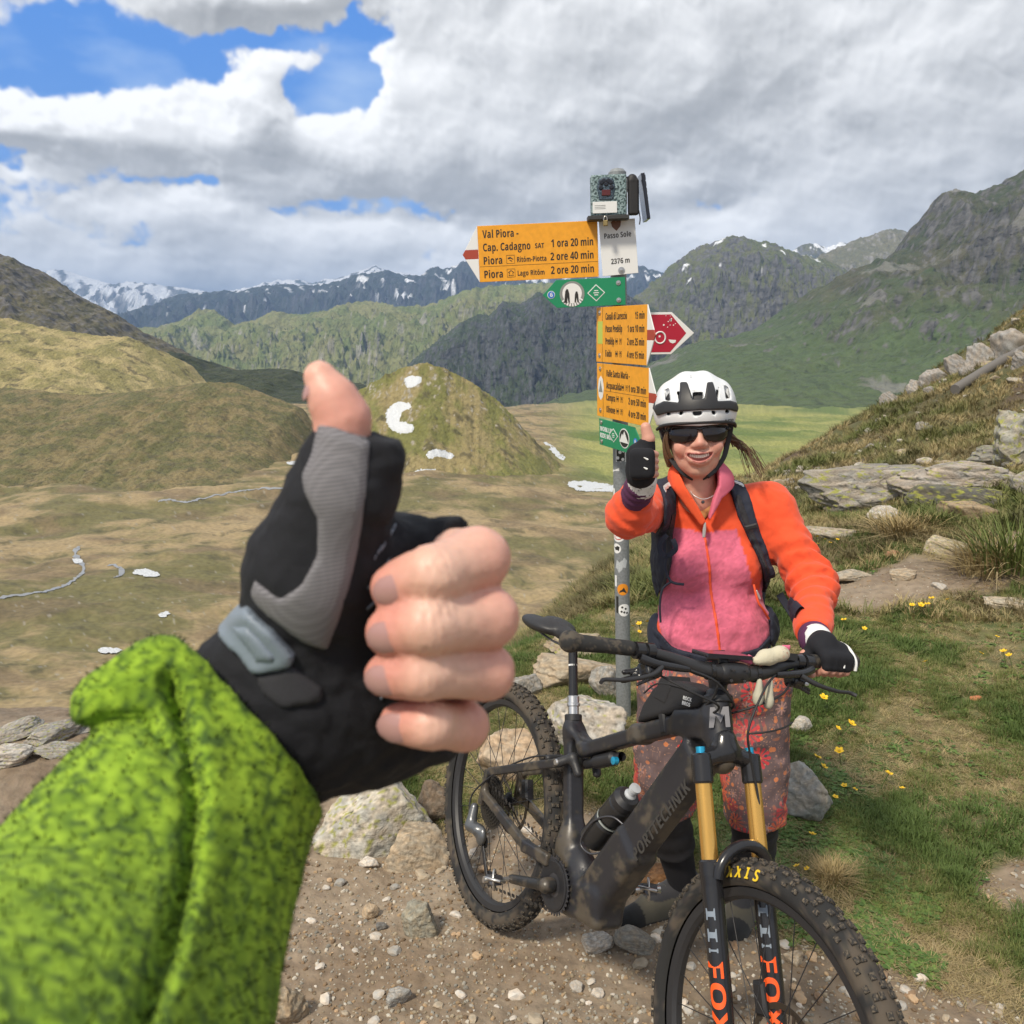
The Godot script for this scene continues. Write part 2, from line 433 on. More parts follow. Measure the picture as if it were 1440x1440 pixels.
# a mountain from its crest line (photo directions at distance d), with a front face falling towards the viewer
# look: grass, grass2, rock, rockiness (slope/noise threshold), snow (0..1), scree
func mountain(called: String, label: String, crest: Array, d: float, depth: float, base: float, nu: int, nv: int, look: Dictionary) -> void:
	var pts: Array = []
	for p in crest:
		var w := at(p.x, p.y, d)
		pts.append(Vector2(w.x, w.y))
	var x0: float = pts[0].x
	var x1: float = pts[-1].x
	var span := x1 - x0
	var n1 := noise(int(d) + 5, 1.0, 4, FastNoiseLite.TYPE_SIMPLEX_SMOOTH, FastNoiseLite.FRACTAL_RIDGED)
	var n2 := noise(int(d) + 6, 1.0, 5)
	var high := 0.0
	for p in pts: high = maxf(high, p.y - base)
	var f: float = look.get("freq", 1.6) / high
	var rough: float = look.get("rough", 0.16)
	var back := maxi(int(nv * 0.12), 4)
	var v := PackedVector3Array()
	var rr := PackedFloat32Array()
	v.resize(nu * nv)
	rr.resize(nu * nv)
	var lean: float = look.get("lean", 0.35)
	var stripe: float = look.get("stripe", 0.40)
	var bow: float = look.get("bow", 1.0)
	var ridge: float = look.get("ridge", 0.75)
	var jagged: float = look.get("jag", 1.0)
	for j in nv:
		var s := (float(j) - back) / (nv - 1 - back)       # < 0 behind the crest, 0 crest, 1 foot
		if s < 0.0: s *= 0.35
		else: s = pow(s, 1.25)
		for i in nu:
			var x := x0 + span * i / (nu - 1)
			var cy := curve_at(pts, x)
			var jag := n2.get_noise_2d(x * f * 7.0, 3.0) * 0.016 + n2.get_noise_2d(x * f * 26.0, 8.0) * 0.006
			var z := -d + s * depth + n2.get_noise_2d(x * f * 0.8, 91.0) * depth * 0.10
			var k := absf(s)
			var top: float = cy - base + jag * high * jagged * exp(-k * 9.0)
			var prof := pow(maxf(1.0 - k, 0.0), bow)
			# spurs and gullies run down and a little aside
			var wx := (x - lean * s * depth) * f
			var wz := z * f
			var bend := n2.get_noise_2d(wx * 0.6, wz * 0.6) * 0.9
			var rd := n1.get_noise_2d(wx + bend, wz * (0.65 if ridge > 0.3 else 1.0) + bend * 0.3)
			var mid := n2.get_noise_2d(wx * 2.3 + 11.0, wz * 1.7)
			var fine := n2.get_noise_2d(wx * 8.0, wz * 6.0)
			var amp := minf(k * 3.2, 1.0) * (1.0 - k * 0.5)
			v[j * nu + i] = Vector3(x, base + top * prof + ((rd - 0.1) * ridge + mid * 0.45 + fine * (0.24 if d > 1000.0 else 0.16)) * rough * top * amp, z)
			rr[j * nu + i] = rd
	var grass: Color = look.get("grass", Color(0.12, 0.14, 0.05))
	var grass2: Color = look.get("grass2", Color(0.17, 0.16, 0.07))
	var rock: Color = look.get("rock", Color(0.17, 0.165, 0.155))
	var rocky: float = look.get("rocky", 0.5)
	var snow: float = look.get("snow", 0.0)
	var scree: float = look.get("scree", -9.0)
	var scree_c: Color = look.get("scree_colour", rock * 1.5)
	var c := PackedColorArray()
	c.resize(nu * nv)
	for j in nv:
		for i in nu:
			var p := v[j * nu + i]
			var du := v[j * nu + mini(i + 1, nu - 1)] - v[j * nu + maxi(i - 1, 0)]
			var dv := v[mini(j + 1, nv - 1) * nu + i] - v[maxi(j - 1, 0) * nu + i]
			var steep := 1.0 - absf(dv.cross(du).normalized().y)
			var a := p.x * f
			var b := p.z * f
			var up := (p.y - base) / high
			var broad := n2.get_noise_2d(a * 1.1 + 20.0, b * 1.1)
			var patch := n2.get_noise_2d(a * 4.0 + 5.0, b * 3.0)
			var speck := n2.get_noise_2d(a * 17.0, b * 13.0)
			var streak := n2.get_noise_2d((a - lean * b) * 9.0 + broad, b * 1.6) * stripe
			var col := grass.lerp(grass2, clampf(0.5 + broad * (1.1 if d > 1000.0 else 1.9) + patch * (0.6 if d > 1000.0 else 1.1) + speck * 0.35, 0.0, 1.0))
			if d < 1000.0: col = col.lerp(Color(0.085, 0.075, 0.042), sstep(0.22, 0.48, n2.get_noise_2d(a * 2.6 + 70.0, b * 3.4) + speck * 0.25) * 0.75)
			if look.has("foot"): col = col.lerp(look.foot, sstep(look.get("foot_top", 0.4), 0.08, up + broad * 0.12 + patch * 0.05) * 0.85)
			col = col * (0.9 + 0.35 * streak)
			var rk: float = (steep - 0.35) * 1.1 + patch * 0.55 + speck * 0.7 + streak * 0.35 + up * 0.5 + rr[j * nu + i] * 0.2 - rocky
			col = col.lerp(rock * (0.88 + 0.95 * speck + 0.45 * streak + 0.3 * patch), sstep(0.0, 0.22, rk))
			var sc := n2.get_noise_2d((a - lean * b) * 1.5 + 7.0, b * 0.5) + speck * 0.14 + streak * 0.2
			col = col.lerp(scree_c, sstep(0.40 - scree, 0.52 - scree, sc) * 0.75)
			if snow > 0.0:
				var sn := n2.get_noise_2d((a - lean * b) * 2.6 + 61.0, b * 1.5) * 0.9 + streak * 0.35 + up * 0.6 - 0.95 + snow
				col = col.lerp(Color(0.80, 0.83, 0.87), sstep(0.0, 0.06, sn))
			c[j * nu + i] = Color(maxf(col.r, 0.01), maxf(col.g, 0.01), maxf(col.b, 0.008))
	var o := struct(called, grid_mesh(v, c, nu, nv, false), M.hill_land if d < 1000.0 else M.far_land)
	o.set_meta("label", label)
	drape(v, nu, nv, false, look.get("patches", []), .3)

func px(list: Array) -> Array:
	var r: Array = []
	for i in range(0, list.size(), 2): r.append(Vector2(list[i], list[i + 1]))
	return r

func mountains() -> void:
	mountain("mountain", "snow covered range farthest away on the left horizon", px([20, 420, 60, 388, 75, 378, 100, 383, 120, 390, 160, 400, 175, 395, 200, 398, 240, 402, 290, 410, 330, 408, 360, 404, 390, 394, 420, 393, 440, 398, 470, 392, 500, 383, 530, 373, 545, 381, 570, 384, 600, 388, 640, 385, 700, 395]), 20000, 5000, -600, 420, 60,
		{"grass": Color(0.10, 0.12, 0.10), "grass2": Color(0.13, 0.13, 0.12), "rock": Color(0.2, 0.2, 0.2), "rocky": 0.25, "snow": 0.62, "rough": 0.3})
	mountain("mountain", "dark blue ridge with snow patches near its right end", px([120, 480, 170, 447, 190, 436, 230, 425, 262, 413, 290, 411, 340, 408, 365, 401, 420, 402, 470, 396, 510, 385, 545, 380, 562, 385, 590, 388, 605, 375, 625, 378, 650, 368, 668, 364, 700, 377, 760, 385, 820, 380, 860, 398, 880, 384, 895, 371, 912, 378, 935, 385, 965, 392, 1000, 420]), 12000, 4500, -700, 460, 90,
		{"grass": Color(0.035, 0.05, 0.04), "grass2": Color(0.05, 0.065, 0.055), "rock": Color(0.07, 0.075, 0.085), "rocky": 0.45, "snow": 0.16, "freq": 2.4, "rough": 0.26})
	mountain("mountain", "olive hills in sunlit colours in the middle distance left of the signpost", px([150, 480, 190, 462, 225, 460, 250, 450, 275, 435, 287, 433, 300, 438, 330, 456, 350, 452, 385, 437, 420, 443, 450, 437, 480, 427, 510, 421, 560, 431, 600, 429, 640, 416, 670, 405, 720, 399, 770, 396, 840, 410, 900, 440]), 6000, 2600, -650, 520, 170,
		{"grass": Color(0.165, 0.205, 0.065), "grass2": Color(0.25, 0.25, 0.105), "rock": Color(0.22, 0.21, 0.19), "rocky": 0.86, "scree": 0.0, "rough": 0.24, "freq": 2.6})  # lighter greens carry the sunlight on these hills
	mountain("mountain", "far grey peak with snow beyond the right hand ridge", px([1080, 372, 1120, 349, 1135, 342, 1150, 343, 1165, 347, 1190, 339, 1230, 350, 1280, 380]), 9000, 2000, -300, 160, 60,
		{"grass": Color(0.07, 0.085, 0.07), "rock": Color(0.13, 0.13, 0.14), "rocky": 0.4, "snow": 0.35, "rough": 0.25})
	mountain("mountain", "pale olive ridge behind the big right hand mountain", px([1080, 420, 1130, 372, 1160, 356, 1200, 339, 1240, 325, 1265, 320, 1280, 322, 1300, 335, 1360, 360]), 6800, 2200, -400, 200, 100,
		{"grass": Color(0.15, 0.15, 0.08), "grass2": Color(0.19, 0.175, 0.10), "rock": Color(0.2, 0.19, 0.17), "rocky": 0.45, "rough": 0.22})
	mountain("mountain", "dark rounded mountain with snow streaks right of the signpost", px([840, 470, 880, 425, 905, 410, 930, 388, 960, 361, 985, 345, 1000, 340, 1025, 333, 1045, 337, 1080, 345, 1110, 355, 1140, 362, 1165, 368, 1200, 385, 1260, 420]), 5000, 2300, -480, 380, 190,
		{"grass": Color(0.115, 0.135, 0.055), "grass2": Color(0.14, 0.145, 0.07), "rock": Color(0.105, 0.105, 0.105), "foot": Color(0.25, 0.28, 0.09), "foot_top": 0.62, "rocky": 0.38, "snow": 0.03, "freq": 2.2, "rough": 0.2})  # cloud shade put into the dark tones, sunlight into the bright foot
	mountain("mountain", "dark rocky mountain face behind the signs coloured as under cloud shade", px([520, 560, 560, 522, 585, 501, 600, 490, 640, 460, 660, 445, 690, 440, 707, 424, 736, 426, 757, 410, 790, 415, 830, 400, 860, 405, 890, 418, 940, 450, 990, 500]), 4000, 1700, -430, 420, 220,
		{"grass": Color(0.045, 0.065, 0.032), "grass2": Color(0.06, 0.08, 0.04), "rock": Color(0.07, 0.075, 0.08), "rocky": 0.34, "rough": 0.26, "freq": 2.2})  # darkened greens and greys stand in for a cloud's shadow
	mountain("mountain", "large grey green mountain filling the right side behind the rider", px([560, 600, 700, 578, 770, 566, 840, 548, 900, 528, 930, 506, 960, 490, 1000, 478, 1050, 470, 1075, 460, 1105, 440, 1130, 416, 1160, 400, 1185, 383, 1215, 370, 1245, 362, 1270, 348, 1290, 320, 1305, 300, 1318, 282, 1325, 270, 1345, 266, 1375, 271, 1390, 268, 1410, 255, 1440, 232, 1500, 200, 1600, 150, 1760, 110]), 2700, 1500, -130, 640, 330,
		{"grass": Color(0.052, 0.072, 0.030), "grass2": Color(0.095, 0.090, 0.050), "rock": Color(0.098, 0.096, 0.092), "foot": Color(0.085, 0.125, 0.045), "foot_top": 0.42, "rocky": 0.33, "scree": 0.03, "scree_colour": Color(0.19, 0.185, 0.165), "rough": 0.25, "freq": 2.3, "bow": 1.05})  # palette kept dark to paint the cloud shadow over this mountain
	mountain("mountain", "dark scree slope descending from the left edge", px([-260, 300, -100, 320, 0, 357, 30, 366, 60, 385, 100, 410, 140, 432, 160, 440, 200, 470, 240, 490, 270, 505, 300, 514, 360, 530, 430, 560]), 1500, 650, -75, 300, 150,
		{"grass": Color(0.10, 0.095, 0.05), "grass2": Color(0.13, 0.115, 0.07), "rock": Color(0.115, 0.11, 0.105), "rocky": 0.10, "snow": 0.02, "rough": 0.16, "freq": 2.4})
	mountain("mountain", "dark wooded shoulder in front of the olive hills", px([200, 520, 240, 494, 262, 497, 300, 515, 340, 520, 385, 518, 420, 521, 440, 531, 500, 539, 525, 546, 570, 575]), 1300, 420, -80, 300, 80,
		{"grass": Color(0.032, 0.045, 0.018), "grass2": Color(0.055, 0.065, 0.028), "rock": Color(0.1, 0.1, 0.09), "rocky": 0.9, "rough": 0.12, "jag": 1.2})
	mountain("hill", "golden grass slope below the dark scree on the left", px([-220, 420, -80, 436, 0, 446, 70, 461, 130, 472, 180, 474, 215, 490, 255, 513, 280, 536, 310, 560]), 800, 300, -60, 300, 150,
		{"grass": Color(0.44, 0.36, 0.17), "grass2": Color(0.27, 0.24, 0.095), "rock": Color(0.2, 0.18, 0.14), "rocky": 0.66, "snow": 0.0, "rough": 0.14, "freq": 1.8, "stripe": 0.15, "ridge": 0.15})
	mountain("hill", "low brown hill across the basin on the left", px([-240, 530, -60, 541, 0, 545, 60, 549, 110, 556, 170, 552, 230, 545, 295, 537, 330, 540, 370, 553, 422, 573, 438, 592, 455, 615]), 500, 170, -58, 380, 160,
		{"grass": Color(0.225, 0.180, 0.085), "grass2": Color(0.130, 0.126, 0.050), "rock": Color(0.2, 0.18, 0.14), "rocky": 0.68, "rough": 0.15, "freq": 1.5, "stripe": 0.15, "ridge": 0.15})
	mountain("knoll", "rounded grassy knoll with snow patches behind the raised thumb", px([330, 720, 400, 655, 440, 622, 470, 585, 505, 547, 540, 528, 575, 514, 600, 511, 625, 517, 660, 535, 690, 556, 715, 577, 735, 600, 760, 626, 790, 652, 830, 680, 900, 730]), 440, 95, -80, 380, 240,
		{"grass": Color(0.185, 0.185, 0.058), "grass2": Color(0.30, 0.245, 0.115), "rock": Color(0.25, 0.23, 0.19), "rocky": 0.66, "rough": 0.09, "freq": 1.7, "stripe": 0.15, "ridge": 0.15, "lean": 0.1, "bow": 1.35, "patches": [
			["small snow patch near the top of the knoll", [569, 533, 580, 529, 592, 532, 588, 540, 574, 545]],
			["large crescent snow patch on the knoll's left flank", [544, 578, 556, 567, 573, 567, 577, 573, 564, 580, 563, 592, 580, 598, 579, 606, 566, 609, 550, 603, 544, 592]],
			["ragged snow patch low on the knoll", [600, 639, 612, 632, 636, 638, 634, 645, 616, 641, 606, 645]],
			["oval snow patch at the knoll's foot", [573, 669, 590, 661, 614, 661, 617, 668, 600, 676, 584, 676]],
			["narrow snow sliver under the oval patch", [596, 682, 612, 675, 620, 677, 606, 683]]]})
# ---------------------------------------------------------------- smooth solids: tapered limbs and ellipsoids joined by a smooth minimum, meshed as surface nets
class Solid:
	var kind := PackedInt32Array()
	var a := PackedVector3Array()
	var b := PackedVector3Array()
	var ra := PackedFloat32Array()
	var rb := PackedFloat32Array()
	var inv: Array[Transform3D] = []
	var blend := 0.02
	var shape: Callable                  # (point, distance) -> distance: cuts, folds, relief
	var tint: Callable                   # (point) -> colour
	var slack := 0.0                     # how far «shape» may move the surface

	func limb(p: Vector3, q: Vector3, r0: float, r1: float) -> Solid:
		kind.append(0); a.append(p); b.append(q); ra.append(r0); rb.append(r1); inv.append(Transform3D())
		return self

	func chain(pts: Array, rs: Array) -> Solid:
		for i in pts.size() - 1: limb(pts[i], pts[i + 1], rs[i], rs[i + 1])
		return self

	func egg(c: Vector3, r: Vector3, turn := Basis()) -> Solid:
		kind.append(1); a.append(r); b.append(c); ra.append(minf(r.x, minf(r.y, r.z))); rb.append(0.0); inv.append(Transform3D(turn, c).affine_inverse())
		return self

	func slab(c: Vector3, half: Vector3, round_: float, turn := Basis()) -> Solid:
		kind.append(2); a.append(half - Vector3.ONE * round_); b.append(c); ra.append(round_); rb.append(0.0); inv.append(Transform3D(turn, c).affine_inverse())
		return self

	func one(i: int, p: Vector3) -> float:
		if kind[i] == 0:
			var ab := b[i] - a[i]
			var ap := p - a[i]
			var t := clampf(ap.dot(ab) / maxf(ab.length_squared(), 1e-9), 0.0, 1.0)
			return (ap - ab * t).length() - lerpf(ra[i], rb[i], t)
		var q := inv[i] * p
		if kind[i] == 1:
			var k0 := (q / a[i]).length()
			var k1 := (q / (a[i] * a[i])).length()
			return k0 * (k0 - 1.0) / maxf(k1, 1e-6) if k0 > 0.05 else -ra[i]
		var d := q.abs() - a[i]
		return d.max(Vector3.ZERO).length() + minf(maxf(d.x, maxf(d.y, d.z)), 0.0) - ra[i]

	func far(p: Vector3, list: PackedInt32Array) -> float:
		var r := 1e9
		for i in list:
			var d := one(i, p)
			var h := maxf(blend - absf(r - d), 0.0) / blend
			r = minf(r, d) - h * h * blend * 0.25
		return shape.call(p, r) if shape.is_valid() else r

	func at(p: Vector3) -> float:
		return far(p, PackedInt32Array(range(kind.size())))

	func mesh(cell: float, lo := Vector3.INF, hi := -Vector3.INF) -> ArrayMesh:
		if lo == Vector3.INF:
			for i in kind.size():
				if kind[i] == 0:
					lo = lo.min(a[i] - Vector3.ONE * ra[i]).min(b[i] - Vector3.ONE * rb[i])
					hi = hi.max(a[i] + Vector3.ONE * ra[i]).max(b[i] + Vector3.ONE * rb[i])
				else:
					var m := maxf(a[i].x, maxf(a[i].y, a[i].z)) + (ra[i] if kind[i] == 2 else 0.0)
					lo = lo.min(b[i] - Vector3.ONE * m)
					hi = hi.max(b[i] + Vector3.ONE * m)
			lo -= Vector3.ONE * (cell * 3.0 + slack)
			hi += Vector3.ONE * (cell * 3.0 + slack)
		const N := 6
		var nb := Vector3i(((hi - lo) / (cell * N)).ceil())
		var sx := nb.x * N + 1
		var sy := nb.y * N + 1
		var sz := nb.z * N + 1
		var sxy := sx * sy
		var f := PackedFloat32Array()
		f.resize(sx * sy * sz)
		f.fill(1e9)
		var id := PackedInt32Array()
		id.resize(f.size())
		id.fill(-1)
		var kept: Array[Vector3i] = []
		var reach := cell * N * 0.87
		for bz in nb.z:
			for by in nb.y:
				for bx in nb.x:
					var c := lo + Vector3(bx + 0.5, by + 0.5, bz + 0.5) * cell * N
					var near := 1e9
					var ds := PackedFloat32Array()
					for i in kind.size():
						var d := one(i, c)
						ds.append(d)
						near = minf(near, d)
					if near > reach * 1.25 + blend * 0.5 + slack or near < -(reach * 1.7 + blend + slack):
						if not (shape.is_valid() and near < 0.0 and slack > 0.5): continue
					var list := PackedInt32Array()
					for i in kind.size():
						if ds[i] < near + reach * 2.2 + blend: list.append(i)
					kept.append(Vector3i(bx, by, bz))
					for z in range(bz * N, bz * N + N + 1):
						for y in range(by * N, by * N + N + 1):
							var row := z * sxy + y * sx
							for x in range(bx * N, bx * N + N + 1):
								if f[row + x] > 1e8:
									f[row + x] = far(lo + Vector3(x, y, z) * cell, list)
		var v := PackedVector3Array()
		var n := PackedVector3Array()
		var col := PackedColorArray()
		var cells := PackedInt32Array()
		var off := [0, 1, sx, sx + 1, sxy, sxy + 1, sxy + sx, sxy + sx + 1]
		var pos := [Vector3(0, 0, 0), Vector3(1, 0, 0), Vector3(0, 1, 0), Vector3(1, 1, 0), Vector3(0, 0, 1), Vector3(1, 0, 1), Vector3(0, 1, 1), Vector3(1, 1, 1)]
		var edges := [0, 1, 0, 2, 0, 4, 1, 3, 1, 5, 2, 3, 2, 6, 3, 7, 4, 5, 4, 6, 5, 7, 6, 7]
		for k in kept:
			for z in range(k.z * N, k.z * N + N):
				for y in range(k.y * N, k.y * N + N):
					for x in range(k.x * N, k.x * N + N):
						var o := z * sxy + y * sx + x
						var inside := 0
						for e in 8:
							if f[o + off[e]] < 0.0: inside += 1
						if inside == 0 or inside == 8: continue
						var s := Vector3.ZERO
						var cnt := 0
						for e in 12:
							var c0: int = edges[e * 2]
							var c1: int = edges[e * 2 + 1]
							var f0 := f[o + off[c0]]
							var f1 := f[o + off[c1]]
							if (f0 < 0.0) != (f1 < 0.0):
								s += pos[c0].lerp(pos[c1], f0 / (f0 - f1))
								cnt += 1
						var g := Vector3.ZERO
						for e in 8:
							g += (pos[e] * 2.0 - Vector3.ONE) * clampf(f[o + off[e]], -cell * 3.0, cell * 3.0)
						var p := lo + (Vector3(x, y, z) + s / cnt) * cell
						id[o] = v.size()
						cells.append(o)
						v.append(p)
						n.append(g.normalized())
						if tint.is_valid(): col.append(tint.call(p))
		var idx := PackedInt32Array()
		var steps := [1, sx, sxy]
		for o in cells:
			for ax in 3:
				var inside: bool = f[o] < 0.0
				if inside == (f[o + steps[ax]] < 0.0): continue
				var s1: int = steps[(ax + 1) % 3]
				var s2: int = steps[(ax + 2) % 3]
				if o - s1 - s2 < 0: continue
				var q := [id[o], id[o - s1], id[o - s1 - s2], id[o - s2]]
				if q.min() < 0: continue
				if inside: idx.append_array(PackedInt32Array([q[0], q[2], q[1], q[0], q[3], q[2]]))
				else: idx.append_array(PackedInt32Array([q[0], q[1], q[2], q[0], q[2], q[3]]))
		var arr := []
		arr.resize(Mesh.ARRAY_MAX)
		arr[Mesh.ARRAY_VERTEX] = v
		arr[Mesh.ARRAY_NORMAL] = n
		if col.size(): arr[Mesh.ARRAY_COLOR] = col
		arr[Mesh.ARRAY_INDEX] = idx
		var m := ArrayMesh.new()
		if idx.size(): m.add_surface_from_arrays(Mesh.PRIMITIVE_TRIANGLES, arr)
		return m

# signed distance to a closed outline in the x-y plane
func outline_far(pts: PackedVector2Array, p: Vector2) -> float:
	var d := INF
	var s := 1.0
	var j := pts.size() - 1
	for i in pts.size():
		var e := pts[j] - pts[i]
		var w := p - pts[i]
		var q := w - e * clampf(w.dot(e) / maxf(e.length_squared(), 1e-12), 0.0, 1.0)
		d = minf(d, q.length_squared())
		var c0 := p.y >= pts[i].y
		var c1 := p.y < pts[j].y
		var c2 := e.x * w.y > e.y * w.x
		if (c0 and c1 and c2) or (not c0 and not c1 and not c2): s = -s
		j = i
	return s * sqrt(d)

func smooth_line(pts: Array, per := 6) -> Array:            # Catmull-Rom through Vector3 points
	var r: Array = []
	for i in pts.size() - 1:
		var p0: Vector3 = pts[maxi(i - 1, 0)]
		var p1: Vector3 = pts[i]
		var p2: Vector3 = pts[i + 1]
		var p3: Vector3 = pts[mini(i + 2, pts.size() - 1)]
		for k in per: r.append(p1.cubic_interpolate(p2, p0, p3, float(k) / per))
	r.append(pts[-1])
	return r

# a tube along points; rs is one radius or a list; flat squeezes it across «side»
func tube(pts: Array, rs: Variant, seg := 10, caps := true) -> ArrayMesh:
	var st := SurfaceTool.new()
	st.begin(Mesh.PRIMITIVE_TRIANGLES)
	add_tube(st, pts, rs, seg, caps)
	return st.commit()

func add_tube(st: SurfaceTool, pts: Array, rs: Variant, seg := 10, caps := true) -> void:
	var rings: Array = []
	var nrm: Array = []
	var prev := Vector3.ZERO
	for i in pts.size():
		var dir: Vector3 = (pts[mini(i + 1, pts.size() - 1)] - pts[maxi(i - 1, 0)]).normalized()
		var side := prev
		if i == 0:
			side = dir.cross(Vector3.UP if absf(dir.y) < 0.9 else Vector3.RIGHT).normalized()
		else:
			side = (side - dir * side.dot(dir)).normalized()
		prev = side
		var up := dir.cross(side)
		var r: float = rs[i] if rs is Array else rs
		var ring: Array = []
		var nn: Array = []
		for k in seg:
			var t := TAU * k / seg
			var q := side * cos(t) + up * sin(t)
			nn.append(q)
			ring.append(pts[i] + q * r)
		rings.append(ring)
		nrm.append(nn)
	for i in pts.size() - 1:
		for k in seg:
			var k2 := (k + 1) % seg
			for q in [[i, k], [i + 1, k], [i, k2], [i, k2], [i + 1, k], [i + 1, k2]]:
				st.set_normal(nrm[q[0]][q[1]])
				st.add_vertex(rings[q[0]][q[1]])
	if caps:
		for e in [0, pts.size() - 1]:
			var out: Vector3 = (pts[0] - pts[1]).normalized() if e == 0 else (pts[-1] - pts[-2]).normalized()
			for k in range(1, seg - 1):
				var q := [rings[e][0], rings[e][k], rings[e][k + 1]] if e == 0 else [rings[e][0], rings[e][k + 1], rings[e][k]]
				for p in q:
					st.set_normal(out)
					st.add_vertex(p)

# a body of revolution about the z axis; profile of Vector2(radius, z)
func lathe(profile: Array, seg := 32, sharp := true) -> ArrayMesh:
	var turn := 0.0
	for i in profile.size(): turn += profile[i].cross(profile[(i + 1) % profile.size()])
	if turn < 0.0:
		profile = profile.duplicate()
		profile.reverse()
	var st := SurfaceTool.new()
	st.begin(Mesh.PRIMITIVE_TRIANGLES)
	for i in profile.size() - 1:
		var p: Vector2 = profile[i]
		var q: Vector2 = profile[i + 1]
		var nn := Vector2(q.y - p.y, p.x - q.x).normalized()
		var n0 := nn
		var n1 := nn
		if not sharp:
			if i > 0: n0 = (nn + Vector2(p.y - profile[i - 1].y, profile[i - 1].x - p.x).normalized()).normalized()
			if i < profile.size() - 2: n1 = (nn + Vector2(profile[i + 2].y - q.y, q.x - profile[i + 2].x).normalized()).normalized()
		for k in seg:
			var t0 := TAU * k / seg
			var t1 := TAU * (k + 1) / seg
			for w in [[p, t0, n0], [q, t0, n1], [p, t1, n0], [p, t1, n0], [q, t0, n1], [q, t1, n1]]:
				st.set_normal(Vector3(w[2].x * cos(w[1]), w[2].x * sin(w[1]), w[2].y))
				st.set_uv(Vector2(w[1] / TAU, w[0].y))
				st.add_vertex(Vector3(w[0].x * cos(w[1]), w[0].x * sin(w[1]), w[0].y))
	return st.commit()

# a flat plate with bevelled rim: outline in x-y, thickness along z (front face at z = t/2)
func plate(pts: PackedVector2Array, t: float, bevel := 0.0, uvs := false) -> ArrayMesh:
	var st := SurfaceTool.new()
	st.begin(Mesh.PRIMITIVE_TRIANGLES)
	st.set_smooth_group(-1)
	if Geometry2D.is_polygon_clockwise(pts): pts.reverse()
	var inner := pts
	if bevel > 0.0:
		var off := Geometry2D.offset_polygon(pts, -bevel, Geometry2D.JOIN_MITER)
		if off.size() and off[0].size() == pts.size():
			inner = off[0]
			# line the offset outline up with the outer one
			var best := 0
			for i in inner.size():
				if inner[i].distance_squared_to(pts[0]) < inner[best].distance_squared_to(pts[0]): best = i
			var turned := PackedVector2Array()
			for i in inner.size(): turned.append(inner[(best + i) % inner.size()])
			inner = turned
		else: bevel = 0.0
	var lo := pts[0]
	var hi := pts[0]
	for p in pts:
		lo = lo.min(p)
		hi = hi.max(p)
	var put := func(p: Vector2, z: float) -> void:
		st.set_uv(Vector2((p.x - lo.x) / (hi.x - lo.x), (hi.y - p.y) / (hi.y - lo.y)))
		st.add_vertex(Vector3(p.x, p.y, z))
	var faces := Geometry2D.triangulate_polygon(inner)
	for i in range(0, faces.size(), 3):
		var tri_ := [inner[faces[i]], inner[faces[i + 1]], inner[faces[i + 2]]]
		if (tri_[1] - tri_[0]).cross(tri_[2] - tri_[0]) > 0.0: tri_.reverse()
		for p in tri_: put.call(p, t * 0.5)
		tri_.reverse()
		for p in tri_: put.call(p, -t * 0.5)
	var n := pts.size()
	var levels := [[inner, t * 0.5], [pts, t * 0.5 - bevel], [pts, -t * 0.5 + bevel], [inner, -t * 0.5]] if bevel > 0.0 else [[pts, t * 0.5], [pts, -t * 0.5]]
	for l in levels.size() - 1:
		for i in n:
			var k := (i + 1) % n
			var q0: Vector2 = levels[l][0][i]
			var q1: Vector2 = levels[l][0][k]
			var q2: Vector2 = levels[l + 1][0][i]
			var q3: Vector2 = levels[l + 1][0][k]
			put.call(q0, levels[l][1]); put.call(q1, levels[l][1]); put.call(q2, levels[l + 1][1])
			put.call(q1, levels[l][1]); put.call(q3, levels[l + 1][1]); put.call(q2, levels[l + 1][1])
	st.generate_normals()
	return st.commit()

func box(x: float, y: float, z: float, bevel := 0.002) -> ArrayMesh:
	bevel = minf(bevel, minf(x, minf(y, z)) * 0.3)
	return plate(PackedVector2Array([Vector2(-x / 2, -y / 2), Vector2(x / 2, -y / 2), Vector2(x / 2, y / 2), Vector2(-x / 2, y / 2)]), z, bevel)

func pv(list: Array) -> PackedVector2Array:
	var r := PackedVector2Array()
	for i in range(0, list.size(), 2): r.append(Vector2(list[i], list[i + 1]))
	return r

func circle(r: float, n := 24, c := Vector2.ZERO) -> PackedVector2Array:
	var p := PackedVector2Array()
	for i in n: p.append(c + Vector2(cos(TAU * i / n), sin(TAU * i / n)) * r)
	return p

var faces_ := {}
func letters(s: String, height: float, face := "Droid Sans", bold := true, depth := 0.0008) -> TextMesh:
	var key := face + str(bold)
	if not faces_.has(key):
		var f := SystemFont.new()
		f.font_names = PackedStringArray([face])
		f.font_weight = 700 if bold else 400
		faces_[key] = f
	var t := TextMesh.new()
	t.font = faces_[key]
	t.text = s
	t.font_size = 64
	t.pixel_size = height / 46.0                         # capitals stand «height» tall
	t.depth = depth
	t.curve_step = 6.0
	t.horizontal_alignment = HORIZONTAL_ALIGNMENT_LEFT
	return t

# lettering on a plate: left edge at x (or right edge if right), middle of the capitals at y, squeezed to «width» if given
func write(parent: Node, s: String, x: float, y: float, z: float, height: float, m: Material, width := 0.0, bold := true, face := "Droid Sans") -> MeshInstance3D:
	var t := letters(s, height, face, bold)
	var b := t.get_aabb()
	var sx := width / b.size.x if width > 0.0 else 1.0
	var o := part("lettering", t, m, parent)
	o.scale = Vector3(sx, 1, 1)
	var cap := letters("H", height, face, bold).get_aabb()
	o.position = Vector3(x - b.position.x * sx, y - cap.position.y - cap.size.y * 0.5, z)
	return o

